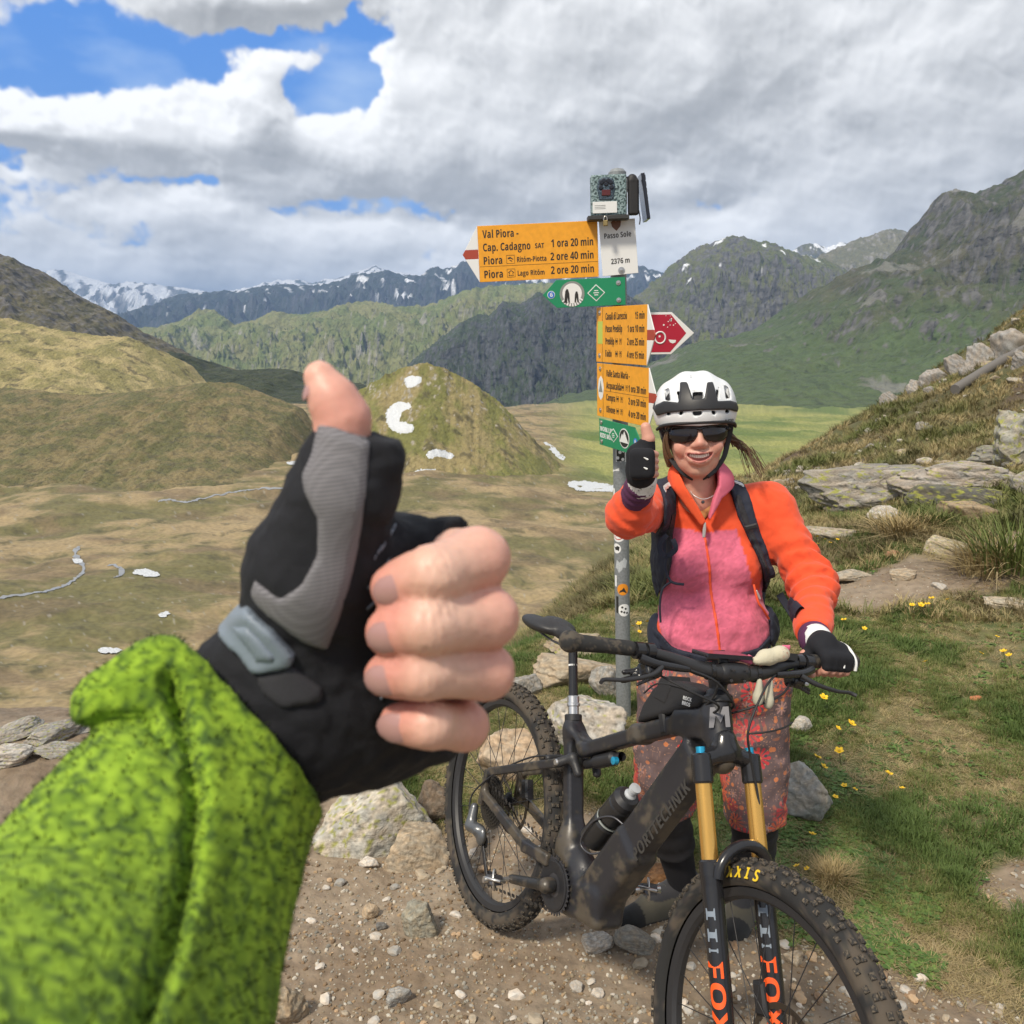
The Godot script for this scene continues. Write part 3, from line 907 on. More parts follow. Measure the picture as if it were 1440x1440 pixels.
# lettering bent round a rod that runs along x: the baseline runs along the rod
func bent_letters(s: String, height: float, width: float, r: float, bold := true) -> ArrayMesh:
	var t := letters(s, height, "Droid Sans", bold, 0.0012)
	var b := t.get_aabb()
	var a := t.surface_get_arrays(0)
	var v: PackedVector3Array = a[Mesh.ARRAY_VERTEX]
	var n: PackedVector3Array = a[Mesh.ARRAY_NORMAL]
	for i in v.size():
		var x := (v[i].x - b.position.x) / b.size.x * width
		var ang := (v[i].y - b.position.y - b.size.y * 0.5) / r
		var rr := r + v[i].z
		v[i] = Vector3(x, sin(ang) * rr, cos(ang) * rr)
		n[i] = Vector3(0, sin(ang), cos(ang))
	a[Mesh.ARRAY_VERTEX] = v
	a[Mesh.ARRAY_NORMAL] = n
	a[Mesh.ARRAY_TANGENT] = null
	var m := ArrayMesh.new()
	m.add_surface_from_arrays(Mesh.PRIMITIVE_TRIANGLES, a)
	return m

# a cushion-like body: outline in x-y, half thickness along z, rounded all over
func puff(pts: PackedVector2Array, half: float, round_: float, cell: float, tint: Variant = null) -> ArrayMesh:
	var lo := pts[0]
	var hi := pts[0]
	for p in pts:
		lo = lo.min(p)
		hi = hi.max(p)
	var s := Solid.new()
	s.slab(Vector3((lo.x + hi.x) * 0.5, (lo.y + hi.y) * 0.5, 0), Vector3((hi.x - lo.x) * 0.5, (hi.y - lo.y) * 0.5, half), 0.0)
	s.slack = 1.0
	if tint: s.tint = tint
	s.shape = func(p: Vector3, _d: float) -> float:
		var q := Vector2(outline_far(pts, Vector2(p.x, p.y)) + round_, absf(p.z) - half + round_)
		return q.max(Vector2.ZERO).length() + minf(maxf(q.x, q.y), 0.0) - round_
	return s.mesh(cell, Vector3(lo.x, lo.y, -half) - Vector3.ONE * cell * 2.0, Vector3(hi.x, hi.y, half) + Vector3.ONE * cell * 2.0)

func rod(p: Vector3, q: Vector3, r: float, seg := 10) -> ArrayMesh:
	return tube([p, q], r, seg)

# a body of revolution from p towards q; profile of Vector2(radius, distance along the axis)
func turned(p: Vector3, q: Vector3) -> Transform3D:
	var z := (q - p).normalized()
	var x := (Vector3.UP if absf(z.y) < 0.9 else Vector3.RIGHT).cross(z).normalized()
	return Transform3D(Basis(x, z.cross(x), z), p)

# a layer lying on another solid's surface, inside an outline seen along «depth» axis of that solid's frame (x-y outline, z towards the front)
func layer(src: Solid, poly: PackedVector2Array, rise: float, cell: float, z0: float, z1: float, soft := 0.002, under := 0.006, tint: Variant = null) -> ArrayMesh:
	var s := Solid.new()
	s.blend = src.blend
	s.kind = src.kind; s.a = src.a; s.b = src.b; s.ra = src.ra; s.rb = src.rb; s.inv = src.inv
	s.slack = rise + 0.004 + src.slack
	if tint: s.tint = tint
	var base: Callable = src.shape
	s.shape = func(p: Vector3, d: float) -> float:
		if base.is_valid(): d = base.call(p, d)
		var e := outline_far(poly, Vector2(p.x, p.y))
		var top := d - rise + maxf(e + soft, 0.0) * 0.6
		return maxf(maxf(top, e), -(d + under))
	var lo := Vector3(poly[0].x, poly[0].y, z0)
	var hi := Vector3(poly[0].x, poly[0].y, z1)
	for q in poly:
		lo = lo.min(Vector3(q.x, q.y, z0))
		hi = hi.max(Vector3(q.x, q.y, z1))
	var m := Vector3(1, 1, 0) * cell * 2.0
	return s.mesh(cell, lo - m, hi + m)

func joined(list: Array) -> ArrayMesh:                      # several meshes as one surface
	var st := SurfaceTool.new()
	st.begin(Mesh.PRIMITIVE_TRIANGLES)
	for m in list: st.append_from(m, 0, Transform3D())
	return st.commit()
# ---------------------------------------------------------------- the raised arm close to the lens
func photographer() -> void:
	var root := thing("person", "green fleece sleeve and gloved fist giving a thumbs up close to the camera", "person", at(380, 1000, 0.32))
	var o := root.position
	var j := func(x: float, y: float, d: float) -> Vector3: return at(x, y, d) - o
	# the skin of hand and forearm: one surface, fingers as chains from the palm
	var tips := [[554, 826, 0.291], [547, 889, 0.288], [543, 949, 0.29], [560, 1016, 0.294]]
	var dips := [[608, 808, 0.286], [602, 879, 0.282], [596, 946, 0.284], [604, 1019, 0.289]]
	var pips := [[672, 786, 0.303], [686, 869, 0.299], [684, 945, 0.301], [652, 1021, 0.306]]
	var mcps := [[571, 782, 0.352], [578, 858, 0.356], [574, 930, 0.353], [561, 1005, 0.346]]
	var rs := [[.0080, .0094, .0106], [.0080, .0095, .0102], [.0075, .0088, .0094], [.0068, .0080, .0086]]
	var hand := Solid.new()
	hand.blend = 0.0035
	for i in 4:
		var p: Array = []
		for s in [tips, dips, pips, mcps]: p.append(j.call(s[i][0], s[i][1], s[i][2]))
		hand.chain(p, [rs[i][0], rs[i][1], rs[i][2], 0.0115])
		hand.limb(p[3], j.call(430, 960 + i * 20, .33), 0.0115, 0.016)
		hand.egg(p[1].lerp(p[0], 0.45) + Vector3(0, 0, -0.001), Vector3(0.0095, rs[i][0] * 1.05, rs[i][0] * 0.95))
	var t0: Vector3 = j.call(405, 860, .305)
	var t1: Vector3 = j.call(478, 655, .302)
	var t2: Vector3 = j.call(482, 590, .302)
	var t3: Vector3 = j.call(450, 530, .303)
	hand.chain([t0, t1, t2, j.call(468, 562, .302), t3], [.014, .0102, .0088, .0076, .0054])
	hand.chain([j.call(430, 980, .33), j.call(365, 1015, .325), j.call(180, 1330, .30)], [.024, .025, .028])
	var sn := noise(41, 260.0, 3)
	hand.tint = func(p: Vector3) -> Color:
		var c := Color(0.66, 0.40, 0.31)
		# blood shows at the tips and in the bends, paler over the knuckles
		var red := 0.0
		for i in 4:
			red += exp(-pow((p - j.call(tips[i][0], tips[i][1], tips[i][2])).length() / 0.016, 2.0))
			red -= 0.5 * exp(-pow((p - j.call(dips[i][0] + 26, dips[i][1] - 4, dips[i][2] - .008)).length() / 0.010, 2.0))
			red += 0.7 * exp(-pow((p - j.call(pips[i][0] + 14, pips[i][1], pips[i][2])).length() / 0.013, 2.0))
		red += 1.1 * exp(-pow((p - t2).length() / 0.017, 2.0))
		c = c.lerp(Color(0.62, 0.25, 0.20), clampf(red * 0.8, 0.0, 0.9))
		c = c.lerp(Color(0.74, 0.50, 0.39), clampf(-red, 0.0, 0.6))
		return c * (1.0 + sn.get_noise_3dv(p) * 0.10)
	hand.slack = 0.001
	hand.shape = func(p: Vector3, d: float) -> float:
		for i in 4:
			var dp: Vector3 = j.call(dips[i][0], dips[i][1], dips[i][2])
			var ax: Vector3 = (j.call(pips[i][0], pips[i][1], pips[i][2]) - j.call(tips[i][0], tips[i][1], tips[i][2])).normalized()
			if p.distance_to(dp) < .016:
				for c in [-.0022, .0006, .0034]: d += .00042 * exp(-pow(((p - dp).dot(ax) - c) / .0006, 2.0))
		return d + sn.get_noise_3dv(p * 0.5) * 0.00035 + sn.get_noise_3dv(p * 2.0) * 0.00012
	part("hand", hand.mesh(0.0016), M.skin, root)
	# nails
	for i in 4:
		var tip: Vector3 = j.call(tips[i][0], tips[i][1], tips[i][2])
		var dip: Vector3 = j.call(dips[i][0], dips[i][1], dips[i][2])
		var along: Vector3 = (dip - tip).normalized()
		var out: Vector3 = (Vector3(0, 0.12, 1) - along * along.z).normalized()
		var nail := Solid.new()
		nail.blend = 0.001
		nail.egg(Vector3(0, 0, 0), Vector3(0.0096, 0.0058 + rs[i][0] * 0.14, 0.0052))
		nail.shape = func(p: Vector3, d: float) -> float: return maxf(d, -p.z + 0.0022)
		var bs := Basis(along, out.cross(along).normalized(), out)
		part("fingernail", nail.mesh(0.0009), M.nail, root, Transform3D(bs, tip.lerp(dip, 0.19) + out * (rs[i][0] * 0.985 - 0.0040)))
	var nail_t := Solid.new()
	nail_t.egg(Vector3.ZERO, Vector3(0.0066, 0.0046, 0.0040))
	nail_t.shape = func(p: Vector3, d: float) -> float: return maxf(d, -p.z + 0.0018)
	var tb := Basis(Vector3.BACK, -0.95) * Basis(Vector3.RIGHT, -0.9)
	part("thumbnail", nail_t.mesh(0.0009), M.nail, root, Transform3D(Basis(Vector3(-0.55, -0.83, 0), Vector3(0.35, -0.23, 0.9), Vector3(-0.75, 0.5, 0.43)).orthonormalized(), j.call(446, 549, .3010)))
	# glove
	var glove := Solid.new()
	glove.blend = 0.014
	glove.chain([j.call(372, 1010, .322), j.call(470, 950, .335), j.call(535, 880, .338)], [.033, .036, .028])
	glove.limb(j.call(520, 1020, .337), j.call(600, 1010, .346), .0245, .019)
	glove.chain([j.call(420, 930, .318), j.call(440, 800, .308), j.call(478, 690, .303), j.call(490, 622, .302)], [.024, .0205, .0145, .0112])
	glove.limb(j.call(500, 800, .325), j.call(560, 790, .345), .024, .016)
	glove.limb(j.call(560, 785, .345), j.call(640, 772, .322), .0145, .0118)
	glove.limb(j.call(570, 880, .35), j.call(575, 980, .348), .018, .018)
	glove.limb(j.call(372, 1010, .322), j.call(300, 1120, .325), .033, .032)
	glove.slab(j.call(522, 660, .303), Vector3(0.0072, 0.0115, 0.006), 0.003, Basis(Vector3.BACK, -0.42))
	var gn := noise(43, 90.0, 3)
	var ta: Vector3 = (t3 - t1).normalized()
	var lip: Vector3 = j.call(484, 606, .302)
	glove.slack = 0.002
	glove.shape = func(p: Vector3, d: float) -> float:
		d += gn.get_noise_3dv(p) * 0.0011 + sin(p.y * 420.0 + p.x * 260.0 + gn.get_noise_3dv(p * 0.4) * 5.0) * 0.0004
		d = maxf(d, (p - lip).dot(Vector3(0.18, 0.98, 0)) + gn.get_noise_3dv(p * 1.5) * 0.0012)      # hem at the thumb
		return maxf(d, (p - j.call(640, 772, .322)).dot(Vector3(0.86, -0.1, 0.5)))                   # hem at the forefinger
	part("glove", glove.mesh(0.0022), M.glove, root)
	# pieces laid on the glove: each follows its surface inside an outline
	var lay_on := func(called: String, outline: Array, rise: float, m: Material, cell: float, wave := 0.0) -> MeshInstance3D:
		var poly := PackedVector2Array()
		var mid := Vector2.ZERO
		for i in range(0, outline.size(), 2):
			var q: Vector3 = j.call(outline[i], outline[i + 1], .290)
			poly.append(Vector2(q.x, q.y))
			mid += Vector2(q.x, q.y) * 2.0 / outline.size()
		var s := Solid.new()
		s.blend = glove.blend
		for i in glove.kind.size():
			s.kind.append(glove.kind[i]); s.a.append(glove.a[i]); s.b.append(glove.b[i]); s.ra.append(glove.ra[i]); s.rb.append(glove.rb[i]); s.inv.append(glove.inv[i])
		s.slack = 0.004
		s.shape = func(p: Vector3, d: float) -> float:
			var e := outline_far(poly, Vector2(p.x, p.y))
			d = d - rise + maxf(e + 0.002, 0.0) * 0.5
			if wave > 0.0: d += sin((p.y * 0.75 - p.x * 0.66) * 2900.0) * wave
			return maxf(maxf(d, e), -(p.z + 0.006))
		var lo := Vector3(poly[0].x, poly[0].y, -0.012)
		var hi := Vector3(poly[0].x, poly[0].y, 0.065)
		for q in poly:
			lo = lo.min(Vector3(q.x, q.y, lo.z))
			hi = hi.max(Vector3(q.x, q.y, hi.z))
		return part(called, s.mesh(cell, lo - Vector3(.004, .004, 0), hi + Vector3(.004, .004, 0)), m, root)
	tag(lay_on.call("mesh_panel", [441, 596, 470, 602, 519, 622, 517, 690, 505, 760, 490, 830, 470, 890, 456, 920, 428, 905, 400, 880, 362, 852, 350, 838, 358, 815, 372, 822, 402, 834, 430, 815, 450, 775, 450, 725, 430, 690, 424, 668, 436, 640], 0.0016, M.glove_grey, 0.0013), "ribbed grey panel along the thumb")
	tag(lay_on.call("wrist_strap", [276, 912, 300, 884, 345, 857, 387, 885, 414, 922, 409, 938, 356, 950, 330, 928], 0.0042, M.strap, 0.0016), "grey blue closing tab at the wrist")
	lay_on.call("strap_emboss", [318, 890, 348, 879, 372, 898, 392, 920, 388, 928, 362, 930, 348, 914], 0.0056, M.strap, 0.0014)
	lay_on.call("strap_base", [356, 950, 409, 938, 452, 975, 450, 992, 400, 996, 368, 976], 0.0022, M.glove_worn, 0.0018)
	for s in [[548, 742, 551, 750, 530, 788, 526, 786], [545, 790, 547, 798, 512, 840, 510, 834], [538, 838, 540, 846, 508, 872, 508, 866], [540, 760, 542, 766, 520, 800, 518, 796], [536, 985, 540, 990, 528, 1010, 524, 1008], [548, 1040, 552, 1046, 538, 1072, 534, 1070]]:
		lay_on.call("grip_stripe", s, 0.0010, M.strap, 0.0010)
	# sleeve
	var sleeve := Solid.new()
	sleeve.blend = 0.008
	var c0: Vector3 = j.call(312, 1056, .310)
	var c1: Vector3 = j.call(112, 1424, .222)
	sleeve.chain([c0, c1, j.call(-150, 1850, .13)], [.0400, .0520, .057])
	var ax0 := Vector3(.70, .52, -.62).normalized()
	# the rim of the cuff is rolled over
	var e1 := ax0.cross(Vector3.BACK).normalized()
	var e2 := ax0.cross(e1)
	var ring: Array = []
	for q in 15: ring.append(c0 + ax0 * .004 + (e1 * cos(TAU * q / 14.0) + e2 * sin(TAU * q / 14.0)) * .0330)
	for q in 14: sleeve.limb(ring[q], ring[q + 1], .0088, .0088)
	sleeve.limb(j.call(166, 994, .288), j.call(228, 962, .292), .0150, .0165)
	var fn := noise(47, 55.0, 3)
	var fn2 := noise(48, 330.0, 3)
	sleeve.slack = 0.010
	var crease := pv([238, 955, 262, 1040, 274, 1120, 262, 1230, 236, 1330, 190, 1470])
	var crease2 := pv([104, 1036, 150, 1014, 205, 1012, 240, 1062])
	sleeve.shape = func(p: Vector3, d: float) -> float:
		d = maxf(d, (p - c0).dot(ax0) - .011)
		if p.z > c1.z - .12 and d < .012:
			# the long crease, and the short one under the folded bulge
			var q2 := seen(p + o)
			d += exp(-pow((line_far(crease, q2) + fn.get_noise_3dv(p * 0.5) * 5.0) / 11.0, 2.0)) * 0.0085
			d += exp(-pow(line_far(crease2, q2) / 11.0, 2.0)) * 0.0055
			d -= exp(-pow(line_far(crease, q2 - Vector2(34, 0)) / 24.0, 2.0)) * 0.0024
		return d + fn.get_noise_3dv(p) * 0.0010 + fn2.get_noise_3dv(p) * 0.0007
	var fleck := noise(49, 300.0, 4)
	var fleck2 := noise(50, 55.0, 3)
	sleeve.tint = func(p: Vector3) -> Color:
		var n := fleck.get_noise_3dv(p) + fleck2.get_noise_3dv(p) * 0.28
		var c := Color(0.115, 0.205, 0.013).lerp(Color(0.26, 0.405, 0.030), sstep(-0.15, 0.35, n))
		return c.lerp(Color(0.035, 0.075, 0.016), sstep(-0.08, -0.40, n) * .88)
	var sm := sleeve.mesh(0.0026)
	var sl := part("sleeve", sm, M.fleece, root)
	# nap: short fibres standing on the fleece
	var arr := sm.surface_get_arrays(0)
	var sv: PackedVector3Array = arr[Mesh.ARRAY_VERTEX]
	var sno: PackedVector3Array = arr[Mesh.ARRAY_NORMAL]
	var sc: PackedColorArray = arr[Mesh.ARRAY_COLOR]
	var fib := PackedInt32Array()
	for i in sv.size():
		if sno[i].dot((Vector3(0, EYE, 0) - o - sv[i]).normalized()) > -0.25 and i % 2 == 0: fib.append(i)
	var mm := MultiMesh.new()
	mm.transform_format = MultiMesh.TRANSFORM_3D
	mm.use_colors = true
	var st := SurfaceTool.new()
	st.begin(Mesh.PRIMITIVE_TRIANGLES)
	for q in [Vector3(-0.00022, 0, 0), Vector3(0.00022, 0, 0), Vector3(0.0003, 0.0016, 0.0008)]:
		st.set_normal(Vector3.BACK)
		st.add_vertex(q)
	mm.mesh = st.commit()
	mm.instance_count = fib.size()
	var rng := RandomNumberGenerator.new()
	rng.seed = 5
	for i in fib.size():
		var nn := sno[fib[i]]
		var side := nn.cross(Vector3(rng.randf() - 0.5, rng.randf() - 0.5, rng.randf() - 0.5)).normalized()
		var b := Basis(side, nn, side.cross(nn)).scaled(Vector3.ONE * rng.randf_range(0.6, 1.5))
		mm.set_instance_transform(i, Transform3D(b, sv[fib[i]]))
		mm.set_instance_color(i, sc[fib[i]] * rng.randf_range(0.8, 1.25))
	var nap := MultiMeshInstance3D.new()
	nap.name = "fleece_nap"
	nap.multimesh = mm
	nap.material_override = M.fibre
	nap.set_meta("kind", "stuff")
	sl.add_child(nap, true)

func line_far(pts: PackedVector2Array, p: Vector2) -> float:
	var d := INF
	for i in pts.size() - 1:
		var e := pts[i + 1] - pts[i]
		d = minf(d, (p - pts[i] - e * clampf((p - pts[i]).dot(e) / e.length_squared(), 0.0, 1.0)).length())
	return d
# ---------------------------------------------------------------- signpost, signs, camera box
# the plane of a sign from three of its corners; returns [frame at the top left corner, width, height]
func sign_plane(tl: Vector3, tr: Vector3, bl: Vector3) -> Array:
	var x := (tr - tl).normalized()
	var z := x.cross(tl - bl).normalized()
	var y := z.cross(x)
	return [Transform3D(Basis(x, y, z), tl), (tr - tl).length(), (tl - bl).length()]

func sign_thing(called: String, label: String, fr: Array) -> Node3D:
	var o := thing(called, label, "sign", Vector3.ZERO, "signs on the signpost")
	o.transform = fr[0]
	return o

func bolt(parent: Node, x: float, y: float, z := 0.003, r := 0.0065) -> void:
	part("bolt", lathe([Vector2(0.0001, r * 0.75), Vector2(r * 0.6, r * 0.65), Vector2(r * 0.62, 0.002), Vector2(r * 1.5, 0.0015), Vector2(r * 1.5, -0.002)], 14), M.steel, parent, Transform3D(Basis(), Vector3(x, y, z)))

func pictogram(parent: Node, kind: String, x: float, y: float, s: float, z: float) -> void:
	var st := SurfaceTool.new()
	st.begin(Mesh.PRIMITIVE_TRIANGLES)
	var add := func(pts: PackedVector2Array) -> void: st.append_from(plate(pts, 0.0008), 0, Transform3D(Basis(), Vector3(x, y, z)))
	var h := s * 0.5
	var bar := func(x0: float, y0: float, x1: float, y1: float) -> void: add.call(pv([x0 * h, y0 * h, x1 * h, y0 * h, x1 * h, y1 * h, x0 * h, y1 * h]))
	bar.call(-1.0, 0.93, 1.0, 1.0); bar.call(-1.0, -1.0, 1.0, -0.93); bar.call(-1.0, -0.92, -0.93, 0.92); bar.call(0.93, -0.92, 1.0, 0.92)
	if kind == "house":
		add.call(pv([-0.75 * h, 0.12 * h, 0, 0.7 * h, 0.75 * h, 0.12 * h, 0.62 * h, 0.02 * h, 0, 0.5 * h, -0.62 * h, 0.02 * h]))
		bar.call(-0.5, -0.3, -0.36, 0.08); bar.call(0.36, -0.3, 0.5, 0.08); bar.call(-0.6, -0.65, -0.25, -0.48); bar.call(-0.15, -0.65, 0.15, -0.48); bar.call(0.25, -0.65, 0.6, -0.48)
	elif kind == "bus":
		bar.call(-0.7, -0.2, 0.7, 0.5); bar.call(-0.5, -0.5, -0.2, -0.22); bar.call(0.2, -0.5, 0.5, -0.22)
	elif kind == "table":
		bar.call(-0.6, 0.1, 0.6, 0.25); bar.call(-0.08, -0.5, 0.08, 0.08); bar.call(-0.4, -0.6, 0.4, -0.52); add.call(circle(0.3 * h, 10, Vector2(0, 0.5 * h)))
	else:
		add.call(pv([-0.7 * h, 0.35 * h, -0.1 * h, 0.6 * h, 0.65 * h, 0.05 * h, 0.6 * h, -0.15 * h, 0.1 * h, 0.2 * h, -0.6 * h, 0.05 * h]))
		add.call(pv([-0.4 * h, -0.1 * h, 0.2 * h, -0.25 * h, 0.5 * h, -0.5 * h, 0.1 * h, -0.5 * h]))
	part("pictogram", st.commit(), M.print_black, parent)

# a yellow way sign: panel, white tip with a red band, frame line and lettering; tip on the left or the right
func way_sign(label: String, fr: Array, tip: float, to_left: bool, name_x: float) -> Node3D:
	var w: float = fr[1]
	var h: float = fr[2]
	var o := sign_thing("way_sign", label, fr)
	var t := 0.004
	part("panel", plate(pv([0, -h, w, -h, w, 0, 0, 0]), t, 0.0008), M.sign_yellow, o)
	var x0 := 0.0 if to_left else w
	var dx := -tip if to_left else tip
	var yb := 0.085 * h
	var slope := func(f: float) -> float: return x0 + dx * (1.0 - absf(f) * 2.0)
	var gap := -0.0008 if to_left else 0.0008
	part("white_tip", plate(pv([x0 + gap, 0, x0 + gap, -h * 0.5 + yb, slope.call(yb / h), -h * 0.5 + yb]), t, 0.0006), M.sign_white, o)
	part("white_tip", plate(pv([x0 + gap, -h, x0 + gap, -h * 0.5 - yb, slope.call(yb / h), -h * 0.5 - yb]), t, 0.0006), M.sign_white, o)
	part("red_band", plate(pv([x0 + gap, -h * 0.5 + yb - .0006, slope.call(yb / h), -h * 0.5 + yb - .0006, x0 + dx, -h * 0.5, slope.call(yb / h), -h * 0.5 - yb + .0006, x0 + gap, -h * 0.5 - yb + .0006]), t, 0.0006), M.sign_red, o)
	var rule := func(a: float, b: float, c: float, d: float) -> void: part("rule", plate(pv([a, b, c, b, c, d, a, d]), 0.0006), M.print_black, o, Transform3D(Basis(), Vector3(0, 0, t * 0.5 + 0.0003)))
	if not to_left:
		rule.call(w * name_x - 0.028, 0.0, w * name_x - 0.026, -h)
	return o

func signpost() -> void:
	var foot := at(877, 1004, 3.8)
	var head := at(868, 238, 3.8)
	var post := thing("signpost", "grey galvanised steel pole covered in stickers, standing among boulders", "signpost", foot)
	var axis := (head - foot).normalized()
	var len_ := (head - foot).length()
	var bx := Vector3.RIGHT - axis * axis.x
	var fr := Transform3D(Basis(bx.normalized(), axis, bx.cross(axis).normalized()), Vector3.ZERO)
	var r := 0.0325
	var prof: Array = [Vector2(r, -0.25), Vector2(r, len_ - 0.03), Vector2(r + 0.003, len_ - 0.028), Vector2(r + 0.003, len_ - 0.012), Vector2(r * 0.75, len_), Vector2(0.0002, len_ + 0.006)]
	part("pole", lathe(prof, 40, true), M.galvanised, post, fr * Transform3D(Basis(Vector3.RIGHT, -PI / 2), Vector3.ZERO))
	# stickers: patches bent round the pole; angle 0 faces the lens
	var patch := func(label: String, px_: float, py: float, pts: PackedVector2Array, m: Material, lift := 0.0006) -> void:
		var y := (at(px_, py, 3.77) - foot).dot(axis)
		var mid := 876.0 - (1004.0 - py) * 0.0105
		var ang := asin(clampf((px_ - mid) / 11.3, -0.97, 0.97))
		var st := SurfaceTool.new()
		st.begin(Mesh.PRIMITIVE_TRIANGLES)
		var rr := r + lift
		var put := func(q: Vector2) -> void:
			var a: float = ang + q.x / rr
			st.set_normal(Vector3(sin(a), 0, cos(a)))
			st.add_vertex(Vector3(sin(a) * rr, y + q.y, cos(a) * rr))
		var n := pts.size()
		for i in n:
			var k := (i + 1) % n
			for q in 5:
				var s0 := q / 5.0
				var s1 := (q + 1) / 5.0
				for w in [pts[i] * s0, pts[k] * s1, pts[i] * s1, pts[i] * s0, pts[k] * s0, pts[k] * s1]: put.call(w)
		part("sticker", st.commit(), m, post, fr).set_meta("label", label)
	var quad := func(w: float, h: float) -> PackedVector2Array: return pv([-w / 2, -h / 2, 0, -h / 2, w / 2, -h / 2, w / 2, 0, w / 2, h / 2, 0, h / 2, -w / 2, h / 2, -w / 2, 0])
	patch.call("square white sticker with a black border", 871, 640, quad.call(.044, .060), M.sign_white)
	patch.call("square white sticker with a black border", 871, 640, quad.call(.037, .052), M.print_black, 0.0011)
	for q in [[-4, 4], [3, 6], [-1, -4], [4, -6]]: patch.call("white marks of the square sticker", 871 + q[0], 640 + q[1], circle(.007, 10), M.sign_white, 0.0016)
	patch.call("slanted white strip", 863, 662, pv([-.022, -.012, .022, -.002, .022, .012, -.022, .002]), M.sign_white)
	patch.call("plain white strip on the left side", 861, 700, quad.call(.020, .075), M.sign_white)
	patch.call("round white sticker with red print", 867, 751, circle(.036), M.sign_white)
	patch.call("red print of the round sticker", 867, 751, circle(.027), M.sticker_red, 0.0011)
	patch.call("white middle of the round sticker", 867, 751, circle(.023), M.sign_white, 0.0016)
	patch.call("red figure of the round sticker", 867, 751, pv([-.012, -.014, .012, -.014, .006, .002, .010, .012, .0, .018, -.008, .010]), M.sticker_red, 0.0021)
	patch.call("small round white sticker", 865, 772, circle(.022), M.sign_white)
	patch.call("black bird shape of the small round sticker", 865, 772, pv([-.015, .006, -.004, -.008, .012, -.010, .016, .008, .004, .012]), M.print_black, 0.0011)
	patch.call("torn white sticker remains", 872, 795, pv([-.03, -.012, -.012, -.034, .0, -.022, .020, -.012, .026, .02, .012, .034, -.004, .016, -.022, .022]), M.sticker_torn)
	patch.call("narrow white strip low on the left side", 864, 818, quad.call(.014, .05), M.sign_white)
	patch.call("orange round sticker with a dark rider", 874, 829, circle(.026), M.sticker_orange)
	patch.call("dark rider of the orange sticker", 874, 831, pv([-.018, -.010, .018, -.012, .010, .004, .004, .016, -.004, .006, -.012, .002]), M.print_black, 0.0011)
	patch.call("black lettered strip", 866, 851, quad.call(.013, .075), M.print_black)
	patch.call("round white sticker with black specks", 876, 858, circle(.028), M.sign_white)
	for q in [[-3, -4], [2, -2], [0, 3], [4, 4], [-4, 2]]: patch.call("black speck of the round sticker", 876 + q[0], 858 + q[1], circle(.005, 8), M.print_black, 0.0011)
	patch.call("torn white strip at the height of the handlebar", 873, 913, pv([-.024, -.006, .024, -.008, .022, .008, -.024, .006]), M.sticker_torn)

	# yellow sign to the left
	var f := sign_plane(at(671, 318, 3.755), at(840, 310, 3.755), at(674, 397, 3.755))
	var s := way_sign("wide yellow way sign reading Val Piora, pointing left", f, 0.064, true, 0.05)
	var w: float = f[1]
	var h: float = f[2]
	var z := 0.0024
	var K: Material = M.print_black
	write(s, "Val Piora -", w * .04, -h * .15, z, h * .135, K, w * .30, true)
	write(s, "Cap. Cadagno", w * .04, -h * .385, z, h * .135, K, w * .395, true)
	write(s, "SAT", w * .475, -h * .395, z, h * .085, K, w * .075, true)
	write(s, "1 ora 20 min", w * .61, -h * .365, z, h * .135, K, w * .35, true)
	write(s, "Piora", w * .04, -h * .62, z, h * .135, K, w * .155, true)
	pictogram(s, "boat", w * .265, -h * .615, h * .15, z)
	write(s, "Ritóm-Piotta", w * .32, -h * .625, z, h * .09, K, w * .245, true)
	write(s, "2 ore 40 min", w * .60, -h * .60, z, h * .135, K, w * .36, true)
	part("rule", box(w - 0.004, 0.0012, 0.0006), K, s, Transform3D(Basis(), Vector3(w * 0.5, -h * .725, z)))
	write(s, "Piora", w * .04, -h * .865, z, h * .135, K, w * .155, true)
	pictogram(s, "house", w * .265, -h * .86, h * .15, z)
	write(s, "Lago Ritóm", w * .32, -h * .87, z, h * .09, K, w * .225, true)
	write(s, "2 ore 20 min", w * .60, -h * .845, z, h * .135, K, w * .36, true)
	# white tablet
	f = sign_plane(at(842, 312, 3.75), at(892.6, 307, 3.75), at(843, 389, 3.75))
	s = sign_thing("place_sign", "small white tablet reading Passo Sole 2376 m", f)
	w = f[1]; h = f[2]
	part("panel", plate(pv([0, -h, w, -h, w, 0, 0, 0]), .004, .0008), M.sign_white, s)
	write(s, "Passo Sole", w * .12, -h * .27, z, h * .095, K, w * .75, true)
	write(s, "2376 m", w * .26, -h * .745, z, h * .095, K, w * .52, true)
	part("badge", plate(pv([-.02, .012, -.012, .02, 0, .014, .012, .02, .02, .012, .016, -.006, 0, -.022, -.016, -.006]), .002), M.badge, s, Transform3D(Basis(), Vector3(w * .47, -h * .09, z + .001)))
	bolt(s, w * .53, -h * .92, .003, .009)
	# green arrow to the left
	f = sign_plane(at(782, 394, 3.752), at(879, 389.5, 3.752), at(783.5, 433, 3.752))
	s = sign_thing("trail_sign", "green bike trail arrow pointing left under the wide yellow sign", f)
	w = f[1]; h = f[2]
	part("panel", plate(pv([0, -h, w, -h, w, 0, 0, 0, -.056, -h * .52]), .004, .0008), M.sign_green, s)
	part("number_disc", plate(circle(.0155), .0008), M.sign_white, s, Transform3D(Basis(), Vector3(-.022, -h * .52, z)))
	part("number_disc", plate(circle(.0135), .0008), M.sign_blue, s, Transform3D(Basis(), Vector3(-.022, -h * .52, z + .001)))
	write(s, "6", -.0265, -h * .52, z + .0016, .016, M.sign_white)
	part("emblem", plate(circle(h * .46, 32), .0008), M.emblem_grey, s, Transform3D(Basis(), Vector3(w * .225, -h * .52, z)))
